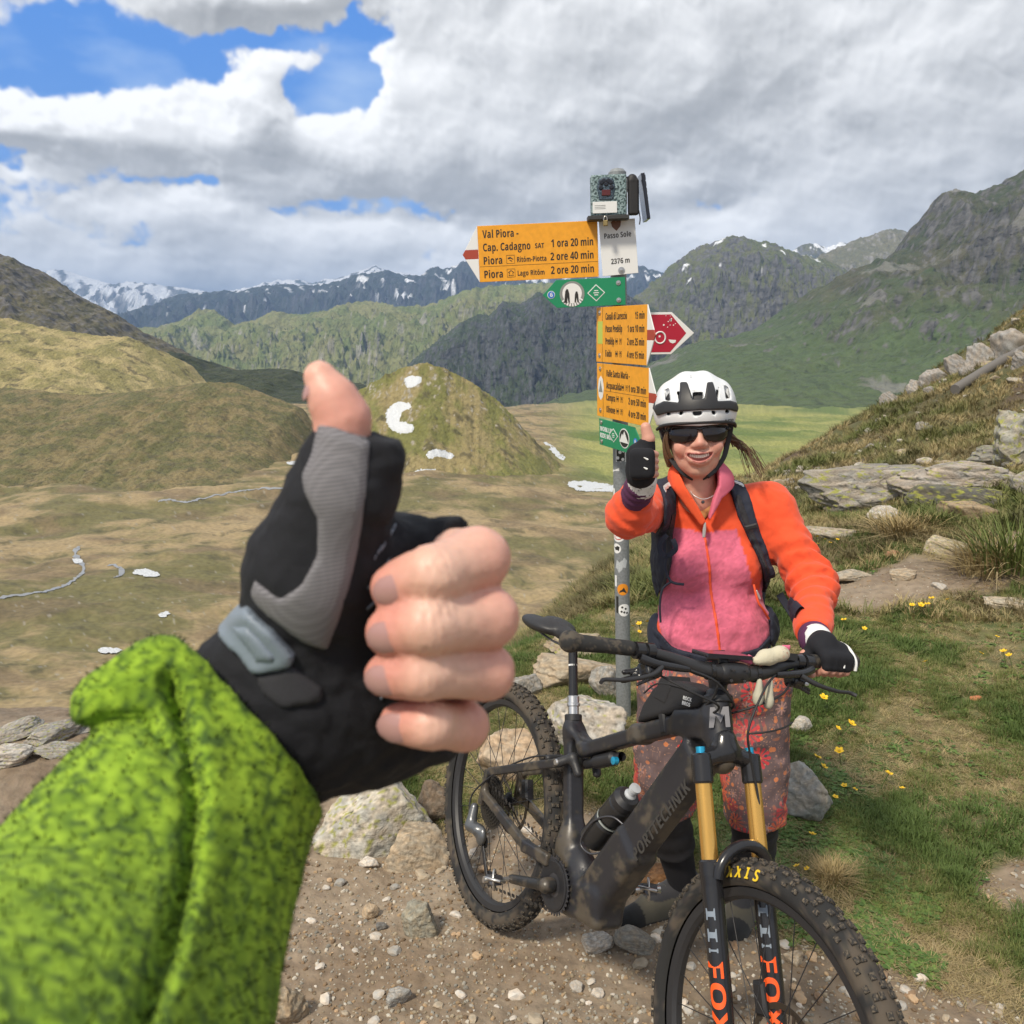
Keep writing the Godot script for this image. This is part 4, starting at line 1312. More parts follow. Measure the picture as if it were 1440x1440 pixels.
	part("emblem", plate(circle(h * .36, 32), .0008), M.sign_white, s, Transform3D(Basis(), Vector3(w * .225, -h * .5, z + .001)))
	part("emblem", plate(pv([-0.0331, -0.0360, -0.0216, -0.0360, -0.0194, -0.0144, -0.0158, -0.0360, -0.0101, -0.0360, -0.0115, 0.0000, -0.0158, 0.0158, -0.0216, 0.0187, -0.0274, 0.0086]), .0008), M.print_black, s, Transform3D(Basis(), Vector3(w * .225, -h * .5, z + .002)))
	part("emblem", plate(pv([0.0086, -0.0360, 0.0144, -0.0360, 0.0173, -0.0158, 0.0202, -0.0360, 0.0259, -0.0360, 0.0245, -0.0072, 0.0216, 0.0058, 0.0158, 0.0072, 0.0115, -0.0029]), .0008), M.print_black, s, Transform3D(Basis(), Vector3(w * .225, -h * .5, z + .002)))
	for q in 9:
		var a := -2.5 + q * 0.24
		part("emblem", plate(pv([-.003, -.006, .003, -.006, .003, .006, -.003, .006]), .0006), M.sign_white, s, Transform3D(Basis(Vector3.BACK, a + PI / 2), Vector3(w * .225 + cos(a) * h * .41, -h * .51 + sin(a) * h * .41, z + .001)))
	var dia := func(parent: Node, x: float, y: float, a: float, b: float) -> void:
		for q in [[1, M.sign_white, 0.0], [0.86, M.sign_green, .0008]]:
			part("diamond", plate(pv([-a * q[0], 0, 0, -b * q[0], a * q[0], 0, 0, b * q[0]]), .0008), q[1], parent, Transform3D(Basis(), Vector3(x, y, z + q[2])))
		for q in [[-.25, .45], [0.0, .62], [.25, .45]]:
			part("diamond", box(a * q[1], b * .1, .0006), M.sign_white, parent, Transform3D(Basis(), Vector3(x, y + b * q[0], z + .0014)))
	dia.call(s, w * .575, -h * .52, .036, h * .31)
	bolt(s, w * .90, -h * .2); bolt(s, w * .90, -h * .82)
	# two yellow signs turned towards the lens
	for k in 2:
		f = sign_plane(at(839.5, 432.5, 3.80), at(911, 428, 3.36), at(839.5, 508.5, 3.80)) if k == 0 else sign_plane(at(840, 510.5, 3.80), at(913, 517.5, 3.36), at(841, 584.5, 3.80))
		s = way_sign(["narrow looking yellow way sign reading Canali di Lareccio, turned towards the lens, upper of two", "narrow looking yellow way sign reading Valle Santa Maria, directly above the lower green sign"][k], f, 0.066, false, 0.19)
		w = f[1]; h = f[2]
		var lines: Array = [[["Canali di Lareccio", .43, "15 min", .17], ["Passo Predèlp", .34, "1 ora 10 min", .31], ["Predèlp", .18, "2 ore 25 min", .315], ["Faido", .13, "4 ore 15 min", .315]],
			[["Valle Santa Maria -", .46, "", 0], ["Acquacalda", .30, "1 ora 30 min", .31], ["Campra", .18, "2 ore 50 min", .315], ["Olivone", .18, "4 ore 20 min", .315]]][k]
		for q in 4:
			var y: float = -h * (.17 + .222 * q)
			write(s, lines[q][0], w * .20, y, z, h * .12, K, w * lines[q][1], true)
			if lines[q][2]: write(s, lines[q][2], w * (.955 - lines[q][3]), y, z, h * .12, K, w * lines[q][3], true)
			if (k == 0 and q >= 2) or (k == 1 and q >= 1):
				pictogram(s, "bus", w * (.43 if q > 1 else .53), y, h * .10, z)
				pictogram(s, "table", w * (.51 if q > 1 else .61), y, h * .10, z)
		if k == 1:
			part("rule", box(w * .83, 0.0012, 0.0006), K, s, Transform3D(Basis(), Vector3(w * .58, -h * .5, z)))
			part("sticker", plate(pv([-.028, 0, -.02, .035, 0, .05, .02, .035, .028, 0, .02, -.035, 0, -.05, -.02, -.035]), .0008), M.sign_white, s, Transform3D(Basis(), Vector3(w * .085, -h * .46, z)))
			part("sticker", plate(pv([-.018, -.016, .018, -.016, .006, .012, 0, .03, -.006, .012]), .0008), M.emblem_grey, s, Transform3D(Basis(), Vector3(w * .085, -h * .46, z + .001)))
		else:
			part("sticker", plate(pv([-.024, -.045, .024, -.045, .024, .045, -.024, .045]), .0008), M.sticker_lime, s, Transform3D(Basis(), Vector3(w * .085, -h * .46, z)))
		bolt(s, w * .075, -h * .10); bolt(s, w * .075, -h * .88)
	# red arrow
	f = sign_plane(at(872, 440, 3.87), at(944.7, 439, 3.87), at(872, 499, 3.87))
	s = sign_thing("trail_sign", "red bike arrow with white border pointing right behind the yellow signs", f)
	w = f[1]; h = f[2]
	var tip := .095
	part("panel", plate(pv([0, -h, w, -h, w + tip, -h * .5, w, 0, 0, 0]), .004, .0008), M.sign_white, s)
	part("red_field", plate(pv([.008, -h + .009, w - .004, -h + .009, w + tip - .033, -h * .5, w - .004, -.009, .008, -.009]), .001), M.sign_crimson, s, Transform3D(Basis(), Vector3(0, 0, z)))
	var ring: Array = []
	for q in 22: ring.append(Vector3(w * .78 + cos(q * .3 - 2.6) * .022, -h * .60 + sin(q * .3 - 2.6) * .024, z + .001))
	part("bike_symbol", tube(ring, .0036, 6), M.sign_white, s)
	part("bike_symbol", plate(circle(.0045, 10), .001), M.sign_white, s, Transform3D(Basis(), Vector3(w * .77, -h * .57, z + .001)))
	part("bike_symbol", plate(pv([-.016, .006, 0, .004, .016, .003, .013, -.007, .002, -.011, -.010, -.006]), .001), M.sign_white, s, Transform3D(Basis(), Vector3(w + .004, -h * .68, z + .001)))
	var rng := RandomNumberGenerator.new()
	rng.seed = 3
	for q in 14: part("print_speck", plate(circle(rng.randf_range(.0015, .004), 7), .0008), M.sign_white, s, Transform3D(Basis(), Vector3(w * .93 + rng.randf_range(-.02, .04), -h * .25 + rng.randf_range(-.03, .03), z + .001)))
	# lower green arrow
	f = sign_plane(at(843, 588, 3.765), at(893, 601, 3.50), at(845, 625, 3.765))
	s = sign_thing("trail_sign", "lower green bike arrow just above the raised thumb of the rider", f)
	w = f[1]; h = f[2]
	part("panel", plate(pv([0, -h, w, -h * 1.0, w + .05, -h * .5, w, 0, 0, 0]), .004, .0008), M.sign_green, s)
	write(s, "WORK LESS", w * .03, -h * .37, z, h * .17, M.sign_white, w * .40)
	write(s, "RIDE MORE", w * .03, -h * .62, z, h * .17, M.sign_white, w * .40)
	dia.call(s, w * .42, -h * .5, .036, h * .26)
	part("emblem", plate(circle(h * .36, 28), .0008), M.sign_white, s, Transform3D(Basis(), Vector3(w * .72, -h * .5, z)))
	part("emblem", plate(circle(h * .32, 28), .0008), M.print_black, s, Transform3D(Basis(), Vector3(w * .72, -h * .5, z + .001)))
	part("emblem", plate(pv([-.034, -.02, -.014, .014, -.006, .006, .004, .026, .034, -.02]), .0008), M.sign_white, s, Transform3D(Basis(), Vector3(w * .72, -h * .47, z + .002)))
	part("number_disc", plate(circle(.014), .0008), M.sign_blue, s, Transform3D(Basis(), Vector3(w + .006, -h * .5, z)))
	write(s, "6", w + .001, -h * .5, z + .001, .015, M.sign_white)
	bolt(s, w * .07, -h * .13); bolt(s, w * .07, -h * .85)
	# camera box on top
	f = sign_plane(at(831, 246, 3.70), at(871, 244.5, 3.70), at(829.5, 304, 3.70))
	w = f[1]; h = f[2]
	s = thing("trail_camera", "camouflaged wildlife camera box strapped to the top of the signpost", "trail camera")
	s.transform = f[0]
	var bs := Solid.new()
	bs.blend = .002
	bs.slab(Vector3(w * .5 + .014, -h * .5, -.028), Vector3(w * .5 + .014, h * .5, .03), .006)
	part("housing", bs.mesh(.004), M.camo, s)
	var dark := Solid.new()
	dark.blend = .006
	dark.egg(Vector3(w * .52, -h * .33, .002), Vector3(w * .33, h * .27, .006))
	dark.slab(Vector3(w * .52, -h * .36, .002), Vector3(w * .27, h * .26, .004), .003)
	part("face_plate", dark.mesh(.003), M.camo_dark, s)
	for q in [[-.16, .10], [.16, .10], [-.19, -.02], [.19, -.02], [0.0, .06], [-.08, .14], [.08, .14]]:
		part("led_window", lathe([Vector2(.0001, .006), Vector2(.006, .006), Vector2(.009, .004), Vector2(.009, 0)], 12), M.glass_black, s, Transform3D(Basis(), Vector3(w * (.52 + q[0]), -h * (.30 - q[1]), .006)))
	part("lens_window", box(.034, .022, .006), M.sensor_red, s, Transform3D(Basis(), Vector3(w * .52, -h * .45, .008)))
	part("label_plate", box(w * .86, h * .28, .002), M.sign_white, s, Transform3D(Basis(), Vector3(w * .47, -h * .80, .004)))
	for q in 3: part("print_line", box(w * .38, .0016, .0006), M.emblem_grey, s, Transform3D(Basis(), Vector3(w * .30, -h * (.75 + q * .04), .0054)))
	part("side_label", box(.002, h * .62, .018), M.sign_white, s, Transform3D(Basis(), Vector3(w + .0292, -h * .42, -.014)))
	part("bracket", box(w + .05, .016, .075), M.badge_dark, s, Transform3D(Basis(), Vector3(w * .5 + .01, -h - .008, -.02)))
	part("padlock", box(.018, .022, .010, .003), M.brass, s, Transform3D(Basis(), Vector3(w * .47, -h - .030, .018)))
	var sh: Array = []
	for q in 9: sh.append(Vector3(w * .47 + cos(PI * q / 8.0) * .007, -h - .020 + sin(PI * q / 8.0) * .016, .018))
	part("shackle", tube(sh, .0022, 8), M.steel, s)
	part("strap", box(.012, .05, .08), M.rubber, s, Transform3D(Basis(), Vector3(w + .034, -h * .22, -.05)))
	var an := Solid.new()
	an.blend = .006
	an.slab(Vector3(w + .056, -h * .56, -.02), Vector3(.021, h * .44, .018), .008)
	an.egg(Vector3(w + .052, -h * .12, -.02), Vector3(.020, .020, .018))
	part("power_pack", an.mesh(.004), M.rubber, s)
	part("solar_panel", box(.014, h * 1.12, .12, .003), M.glass_black, s, Transform3D(Basis(Vector3.BACK, .13), Vector3(w + .098, -h * .58, -.03)))
	for q in 7: part("panel_cell", box(.003, h * .12, .10, .001), M.steel_dark, s, Transform3D(Basis(Vector3.BACK, .13), Vector3(w + .107 - .0185 * (.5 - q / 7.0), -h * (.12 + q * .155), -.03)))
	part("cable", tube(smooth_line([Vector3(w + .076, -h * .9, -.01), Vector3(w + .080, -h * 1.1, -.005), Vector3(w + .078, -h * 1.24, -.01)]), .0025, 6), M.rubber, s)
# ---------------------------------------------------------------- the mountain bike: x forward, y up, z to its right
var bike_at: Transform3D
var steer: Transform3D

func mud_tint(p: Vector3, base: Color, most: float, n: FastNoiseLite) -> Color:
	var k := n.get_noise_3dv(p) + n.get_noise_3dv(p * 4.3) * 0.55
	return base.lerp(Color(0.105, 0.085, 0.062), sstep(0.50 - most, 0.95 - most, k + 0.35) * 0.66)

func wheel(bike: Node3D, hub: Transform3D, front: bool) -> void:
	var mn := noise(61 if front else 62, 9.0, 4)
	var rim := part("wheel", lathe([Vector2(.300, -.014), Vector2(.3165, -.0165), Vector2(.3165, -.012), Vector2(.309, -.010), Vector2(.309, .010), Vector2(.3165, .012), Vector2(.3165, .0165), Vector2(.300, .014), Vector2(.293, .006), Vector2(.293, -.006), Vector2(.300, -.014)], 96), M.bike_satin, bike, hub)
	# tyre: carcass with dried mud
	var nu := 145
	var nv := 25
	var v := PackedVector3Array()
	var c := PackedColorArray()
	for j in nv:
		var t := -2.45 + 4.9 * j / (nv - 1)
		for i in nu:
			var u := TAU * i / (nu - 1)
			var rr := 0.3405 + cos(t) * 0.0275
			var p := Vector3(cos(u) * rr, sin(u) * rr, sin(t) * 0.0300)
			v.append(p)
			var side := absf(t) / 2.45
			c.append(mud_tint(Vector3(p.x, p.y, p.z * 2.0) + hub.origin, Color(0.017, 0.017, 0.018), 0.50 - absf(side - 0.30) * 0.5, mn))
	var tyre := part("tyre", grid_mesh(v, c, nu, nv, false, PackedVector2Array(), true), M.bike_dusty, rim)
	# tread: rows of blocks
	var st := SurfaceTool.new()
	st.begin(Mesh.PRIMITIVE_TRIANGLES)
	var blocks := [box(.0125, .0105, .0060, .0012), box(.0115, .0095, .0064, .0012)]
	var rng := RandomNumberGenerator.new()
	rng.seed = 7
	for k in 74:
		for row in [[-1.02, 1, 0.0], [-0.36, 0, 0.5], [0.36, 0, 0.5], [1.02, 1, 0.0], [0.0, 0, 0.02], [-0.72, 1, 0.5], [0.72, 1, 0.5]]:
			if row[0] == 0.0 and k % 2 == 0: continue
			if absf(row[0]) > 0.6 and absf(row[0]) < 0.8 and k % 2 == 1: continue
			var u: float = TAU * (k + row[2]) / 74.0
			var t: float = row[0]
			var rr := 0.3405 + cos(t) * 0.0300
			var out := Vector3(cos(u) * cos(t), sin(u) * cos(t), sin(t))
			var along := Vector3(-sin(u), cos(u), 0)
			var p := Vector3(cos(u) * rr, sin(u) * rr, sin(t) * 0.0325)
			var bs := Basis(along, out.cross(along), out)
			bs = bs * Basis(Vector3.BACK, rng.randf_range(-.08, .08))
			st.append_from(blocks[row[1]], 0, Transform3D(bs, p))
	var tread := part("tread", st.commit(), M.tread, rim)
	tread.set_meta("kind", "stuff")
	# hub, spokes, brake disc
	part("hub", lathe([Vector2(.008, -.062), Vector2(.012, -.058), Vector2(.012, -.040), Vector2(.028, -.034), Vector2(.028, -.030), Vector2(.014, -.024), Vector2(.014, .024), Vector2(.026, .030), Vector2(.026, .034), Vector2(.012, .040), Vector2(.012, .058), Vector2(.008, .062)], 20), M.bike_black, rim)
	var sp := tube([Vector3.ZERO, Vector3(0, 0, 1)], 0.00115, 6, false)
	for k in 28:
		var a := TAU * k / 28.0
		var cross_ := 0.62 if (k / 2) % 2 == 0 else -0.62
		var zz := .031 if k % 2 == 0 else -.031
		var p := Vector3(cos(a + cross_) * .026, sin(a + cross_) * .026, zz)
		var q := Vector3(cos(a) * .298, sin(a) * .298, 0)
		var tr := turned(p, q)
		tr.basis.z *= p.distance_to(q)
		part("spoke", sp, M.bike_black, rim, tr)
	var disc := SurfaceTool.new()
	disc.begin(Mesh.PRIMITIVE_TRIANGLES)
	disc.append_from(lathe([Vector2(.088, -.001), Vector2(.100, -.001), Vector2(.100, .001), Vector2(.088, .001), Vector2(.088, -.001)], 48), 0, Transform3D())
	for k in 18:
		var a := TAU * k / 18.0
		disc.append_from(box(.011, .012, .0018), 0, Transform3D(Basis(Vector3.BACK, a), Vector3(cos(a) * .090, sin(a) * .090, 0)))
	for k in 6:
		var a := TAU * k / 6.0
		disc.append_from(rod(Vector3(cos(a) * .022, sin(a) * .022, 0), Vector3(cos(a + .5) * .090, sin(a + .5) * .090, 0), .0035, 6), 0, Transform3D())
	part("brake_disc", disc.commit(), M.disc, rim, Transform3D(Basis(), Vector3(0, 0, -.045)))
	if front:
		var word := "MAXXIS"
		for k in 6:
			var a := 2.23 - k * 0.080
			var t := letters(word[k], .023, "Droid Sans", true, .0012)
			var b := t.get_aabb()
			var out := Vector3(cos(a), sin(a), 0)
			var nrm := Vector3(out.x * .42, out.y * .42, .907)
			var up := (out - nrm * out.dot(nrm)).normalized()
			var tr := Transform3D(Basis(up.cross(nrm), up, nrm), out * .353 + Vector3(0, 0, .0268))
			part("lettering", t, M.tyre_yellow, rim, tr * Transform3D(Basis(), Vector3(-b.position.x - b.size.x * .5, -.008, 0)))
	else:
		for k in 9:
			var a := 2.80 + k * .018
			part("size_mark", box(.0022, .012, .0008), M.sign_white, rim, Transform3D(Basis(Vector3.BACK, a - PI / 2), Vector3(cos(a) * .338, sin(a) * .338, .0302)))

func bike() -> void:
	bike_at = Transform3D(Basis(Vector3.UP, -1.1241) * Basis(Vector3.RIGHT, -.2273) * Basis(Vector3.BACK, .0443), Vector3(-.1076, .0258, -2.5596))
	var o := thing("mountain_bike", "muddy black electric mountain bike with golden fork legs held by the rider", "bicycle")
	o.transform = bike_at
	var ax := Vector3(-.423, .906, 0).normalized()
	var crown := Vector3(.943, .858, 0)
	steer = Transform3D(Basis(), crown) * Transform3D(Basis(ax, -.0585), Vector3.ZERO) * Transform3D(Basis(), -crown)
	wheel(o, Transform3D(Basis(), Vector3(0, .372, 0)), false)
	wheel(o, steer * Transform3D(Basis(), Vector3(1.22, .372, 0)), true)
	var mn := noise(63, 7.0, 4)
	var paint := Color(0.022, 0.023, 0.025)
	# main frame
	var f := Solid.new()
	f.blend = .022
	var along := func(p: Vector2, q: Vector2) -> float: return atan2(q.y - p.y, q.x - p.x)
	var bar := func(s: Solid, p: Vector2, q: Vector2, w: float, t: float, rnd: float, z := 0.0) -> void:
		s.slab(Vector3((p.x + q.x) / 2, (p.y + q.y) / 2, z), Vector3(p.distance_to(q) / 2 + w * .3, w, t), rnd, Basis(Vector3.BACK, along.call(p, q)))
	bar.call(f, Vector2(.600, .400), Vector2(.860, .850), .044, .034, .013)
	bar.call(f, Vector2(.590, .370), Vector2(.700, .560), .052, .038, .016)
	bar.call(f, Vector2(.405, .690), Vector2(.640, .822), .019, .024, .008)
	bar.call(f, Vector2(.630, .818), Vector2(.880, .950), .022, .026, .009)
	bar.call(f, Vector2(.780, .905), Vector2(.885, .925), .030, .028, .010)
	f.limb(Vector3(.930, .868, 0), Vector3(.878, .992, 0), .031, .028)
	bar.call(f, Vector2(.445, .420), Vector2(.332, .725), .020, .026, .012)
	f.limb(Vector3(.335, .712, 0), Vector3(.323, .748, 0), .022, .021)
	f.limb(Vector3(.328, .735, .014), Vector3(.432, .702, .014), .009, .010)
	f.limb(Vector3(.328, .735, -.014), Vector3(.432, .702, -.014), .009, .010)
	f.egg(Vector3(.475, .360, 0), Vector3(.095, .095, .052))
	bar.call(f, Vector2(.470, .330), Vector2(.640, .365), .050, .046, .020)
	f.egg(Vector3(.430, .440, 0), Vector3(.040, .060, .045))
	f.tint = func(p: Vector3) -> Color:
		var low: float = clampf((.62 - p.y) * 1.1, 0.0, .36)
		var under := clampf(((p.x - .62) * .866 - (p.y - .44) * .5 + .01) * 5.0, 0.0, .30) * sstep(.50, .56, p.x) * sstep(.93, .80, p.y)
		return mud_tint(p, paint, maxf(low, under), mn)
	part("frame", f.mesh(.0058), M.bike_paint, o)
	# rear triangle
	for s in [1, -1]:
		var st := Solid.new()
		st.blend = .014
		var z: float = .062 * s
		bar.call(st, Vector2(.015, .475), Vector2(.385, .648), .0125, .0085, .004, z)
		bar.call(st, Vector2(.005, .470), Vector2(-.004, .365), .014, .0085, .005, z)
		bar.call(st, Vector2(.012, .400), Vector2(.300, .372), .0150, .0100, .004, z)
		bar.call(st, Vector2(.300, .372), Vector2(.425, .392), .0170, .0110, .005, z)
		st.tint = func(p: Vector3) -> Color: return mud_tint(p, paint, .30, mn)
		part("rear_stay", st.mesh(.0055), M.bike_paint, o)
	var lk := Solid.new()
	lk.blend = .010
	for s in [1, -1]:
		lk.limb(Vector3(.385, .648, .062 * s), Vector3(.410, .672, .036 * s), .014, .013)
		lk.limb(Vector3(.410, .672, .036 * s), Vector3(.440, .640, .030 * s), .013, .012)
	lk.limb(Vector3(.330, .640, -.062), Vector3(.330, .640, .062), .010, .010)
	part("linkage", lk.mesh(.0055), M.bike_satin, o)
	for s in [1, -1]:
		part("pivot_bolt", lathe([Vector2(.0001, .004), Vector2(.007, .004), Vector2(.009, .0), Vector2(.009, -.006)], 14), M.steel, o, Transform3D(Basis() if s == 1 else Basis(Vector3.UP, PI), Vector3(.388, .650, .072 * s)))
	# shock under the top tube
	part("shock", lathe([Vector2(.011, 0), Vector2(.013, .01), Vector2(.013, .05), Vector2(.019, .055), Vector2(.019, .135), Vector2(.012, .145), Vector2(.012, .17)], 20), M.bike_black, o, turned(Vector3(.425, .660, 0), Vector3(.585, .745, 0)))
	part("shock_dial", lathe([Vector2(.0001, .0), Vector2(.010, 0), Vector2(.010, .012), Vector2(.0001, .014)], 14), M.bike_blue, o, Transform3D(Basis(), Vector3(.575, .728, .014)))
	# seat post and saddle
	part("seat_clamp", lathe([Vector2(.0225, 0), Vector2(.0245, .003), Vector2(.0245, .017), Vector2(.0225, .020)], 24), M.bike_black, o, turned(Vector3(.324, .744, 0), Vector3(.262, .903, 0)))
	part("seat_post", lathe([Vector2(.0155, .0), Vector2(.0155, .022), Vector2(.0185, .024), Vector2(.0185, .030), Vector2(.0168, .032), Vector2(.0168, .050), Vector2(.0150, .052)], 24), M.steel_light, o, turned(Vector3(.318, .762, 0), Vector3(.262, .903, 0)))
	part("post_slider", lathe([Vector2(.0132, .0), Vector2(.0132, .125), Vector2(.017, .128), Vector2(.017, .148), Vector2(.010, .152)], 24), M.bike_gloss, o, turned(Vector3(.299, .810, 0), Vector3(.258, .914, 0)))
	part("post_mark", lathe([Vector2(.0134, .0), Vector2(.0134, .005)], 20), M.sign_white, o, turned(Vector3(.268, .888, 0), Vector3(.258, .914, 0)))
	var sd := Solid.new()
	sd.blend = .03
	sd.egg(Vector3(.092, .966, .036), Vector3(.085, .022, .036))
	sd.egg(Vector3(.092, .966, -.036), Vector3(.085, .022, .036))
	sd.limb(Vector3(.127, .966, 0), Vector3(.322, .963, 0), .027, .017)
	sd.shape = func(p: Vector3, d: float) -> float:
		var groove := .006 * exp(-pow(p.z / .009, 2.0)) * sstep(.02, .06, p.x) * sstep(.29, .24, p.x)
		return maxf(d + groove, -(p.y - .950 + p.z * p.z * 2.0))
	part("saddle", sd.mesh(.005), M.bike_satin, o)
	for s in [1, -1]:
		part("saddle_rail", tube(smooth_line([Vector3(.052, .954, .03 * s), Vector3(.107, .938, .022 * s), Vector3(.217, .936, .022 * s), Vector3(.302, .956, .012 * s)]), .0035, 8), M.steel_dark, o)
	# bars: rise towards the grips, bent back
	var barpts: Array = []
	for q in [[-.385, .862, 1.092], [-.26, .876, 1.090], [-.17, .892, 1.082], [-.075, .911, 1.062], [0, .912, 1.060], [.075, .911, 1.062], [.17, .892, 1.082], [.26, .876, 1.090], [.385, .862, 1.092]]:
		barpts.append(Vector3(q[1], q[2], q[0]))
	var bl := smooth_line(barpts)
	var br: Array = []
	for p in bl: br.append(lerpf(.0175, .0115, sstep(.04, .20, absf(p.z))))
	part("handlebar", tube(bl, br, 16), M.bike_satin, o, steer)
	for s in [1, -1]:
		var g := Solid.new()
		g.blend = .016
		var tip := Vector3(.862, 1.092, .385 * s)
		var root := Vector3(.876, 1.090, .250 * s)
		g.limb(root, tip, .0165, .0170)
		g.egg(tip.lerp(root, .22) + Vector3(-.014, -.004, 0), Vector3(.024, .010, .036))
		g.egg(tip + Vector3(-.004, 0, .004 * s), Vector3(.024, .021, .018))
		var gn := noise(64, 40.0, 2)
		g.tint = func(p: Vector3) -> Color: return mud_tint(p, Color(.020, .020, .021), .42 if absf(p.z) > .372 else .02, gn)
		part("grip", g.mesh(.0045), M.bike_dusty, o, steer)
		# brake lever, clamp, shifter
		var b := SurfaceTool.new()
		b.begin(Mesh.PRIMITIVE_TRIANGLES)
		for w in [[.232, .0155, .010], [.205, .0150, .009]]:
			b.append_from(lathe([Vector2(.0118, -w[2]), Vector2(w[1] + .003, -w[2]), Vector2(w[1] + .003, w[2]), Vector2(.0118, w[2])], 18), 0, Transform3D(Basis(), Vector3(.882, 1.088, w[0] * s)))
		var body := smooth_line([Vector3(.898, 1.076, .235 * s), Vector3(.910, 1.068, .200 * s), Vector3(.914, 1.064, .150 * s), Vector3(.914, 1.062, .120 * s)])
		var rb: Array = []
		for i in body.size(): rb.append(lerpf(.011, .007, float(i) / body.size()))
		add_tube(b, body, rb, 10)
		add_tube(b, [Vector3(.884, 1.085, .230 * s), Vector3(.900, 1.074, .225 * s)], .007, 8)
		part("brake_body", b.commit(), M.bike_gloss, o, steer)
		part("brake_lever", tube(smooth_line([Vector3(.918, 1.064, .190 * s), Vector3(.936, 1.050, .225 * s), Vector3(.938, 1.038, .285 * s), Vector3(.930, 1.034, .330 * s), Vector3(.940, 1.030, .345 * s)]), [.006, .006, .006, .006, .006, .006, .0055, .005, .005, .005, .005, .005, .0045, .0045, .0045, .0045, .0045, .0045, .0045, .0045, .0045, .0045, .0045, .0045, .0045], 8), M.bike_satin, o, steer)
		var sh := Solid.new()
		sh.blend = .008
		sh.slab(Vector3(.890, 1.050, .200 * s), Vector3(.022, .018, .020), .008, Basis(Vector3.BACK, .5))
		sh.limb(Vector3(.880, 1.046, .205 * s), Vector3(.862, 1.034, .245 * s), .007, .006)
		sh.limb(Vector3(.884, 1.034, .210 * s), Vector3(.878, 1.020, .255 * s), .006, .007)
		sh.limb(Vector3(.902, 1.040, .190 * s), Vector3(.905, 1.020, .235 * s), .005, .004)
		part("shifter", sh.mesh(.004), M.bike_gloss, o, steer)
		for q in [[.892, 1.062, .186], [.905, 1.046, .212]]:
			part("lever_bolt", lathe([Vector2(.0001, .004), Vector2(.0045, .0035), Vector2(.005, 0)], 10), M.steel, o, steer * Transform3D(Basis(Vector3.UP, .7), Vector3(q[0] + .012, q[1], q[2] * s)))
	# stem, spacers, display
	var sm := Solid.new()
	sm.blend = .012
	sm.limb(Vector3(.868, 1.032, 0), Vector3(.908, 1.058, 0), .019, .020)
	sm.limb(Vector3(.912, 1.060, -.024), Vector3(.912, 1.060, .024), .0225, .0225)
	sm.limb(Vector3(.880, .996, 0), Vector3(.862, 1.040, 0), .0195, .0185)
	part("stem", sm.mesh(.0045), M.bike_black, o, steer)
	for s in [1, -1]:
		part("clamp_ring", lathe([Vector2(.018, -.005), Vector2(.0205, -.005), Vector2(.0205, .005), Vector2(.018, .005)], 20), M.bike_gloss, o, steer * Transform3D(Basis(), Vector3(.911, 1.061, .062 * s)))
		for q in [.012, -.012]:
			part("stem_bolt", lathe([Vector2(.0001, .004), Vector2(.0035, .0035), Vector2(.0035, 0)], 10), M.steel_dark, o, steer * Transform3D(Basis(Vector3.UP, PI / 2), Vector3(.934, 1.060 + q, .018 * s)))
	part("display", box(.060, .009, .125, .003), M.glass_black, o, steer * Transform3D(Basis(Vector3.BACK, .10), Vector3(.892, 1.094, .020)))
	part("display_mount", rod(Vector3(.905, 1.072, .02), Vector3(.895, 1.092, .02), .012), M.bike_black, o, steer)
	part("mode_switch", box(.026, .016, .046, .005), M.bike_black, o, steer * Transform3D(Basis(Vector3.BACK, .2), Vector3(.890, 1.100, -.165)))
	# fork
	for s in [1, -1]:
		var z: float = .066 * s
		var top := Vector3(.944, .872, z)
		var low := Vector3(.944, .872, z) - ax * .545
		part("fork_leg", lathe([Vector2(.0178, 0.0), Vector2(.0178, .255)], 28), M.gold, o, steer * turned(top - ax * .04, low))
		part("fork_lower", lathe([Vector2(.0200, .0), Vector2(.0235, .004), Vector2(.0235, .030), Vector2(.0222, .05), Vector2(.0215, .26), Vector2(.019, .345), Vector2(.016, .362)], 28), M.bike_gloss, o, steer * turned(top - ax * .200, low))
		part("fork_cap", lathe([Vector2(.0001, .016), Vector2(.010, .016), Vector2(.010, .004), Vector2(.0165, .002), Vector2(.0165, 0)], 20), M.bike_blue, o, steer * turned(top + ax * .012, top + ax * .1))
		part("fork_socket", lathe([Vector2(.0205, -.048), Vector2(.0225, -.044), Vector2(.0225, .010), Vector2(.020, .014), Vector2(.0001, .014)], 24), M.bike_gloss, o, steer * turned(top, top + ax))
		# lettering down the leg, facing forward and outward
		var face := (Vector3(.55, 0, .83) if s == 1 else Vector3(.62, 0, .78))
		face = (face - ax * face.dot(ax)).normalized()
		var fr := Transform3D(Basis(-ax, face.cross(-ax), face), top - ax * .2)
		part("lettering", bent_letters("FOX", .034, .135, .0222), M.orange, o, steer * fr * Transform3D(Basis(), Vector3(.190, 0, 0)))
		for q in [[.092, .022], [.130, .024], [.166, .008]]:
			part("fork_stripe", bent_letters("I", .020, q[1], .0224), M.strap, o, steer * fr * Transform3D(Basis(), Vector3(q[0], 0, 0)))
	var cr := Solid.new()
	cr.blend = .018
	for s in [1, -1]:
		cr.limb(Vector3(.936, .888, 0), Vector3(.943, .872, .066 * s), .022, .019)
	cr.limb(Vector3(.930, .890, 0), Vector3(.922, .912, 0), .026, .028)
	part("fork_crown", cr.mesh(.005), M.bike_gloss, o, steer)
	var ar: Array = []
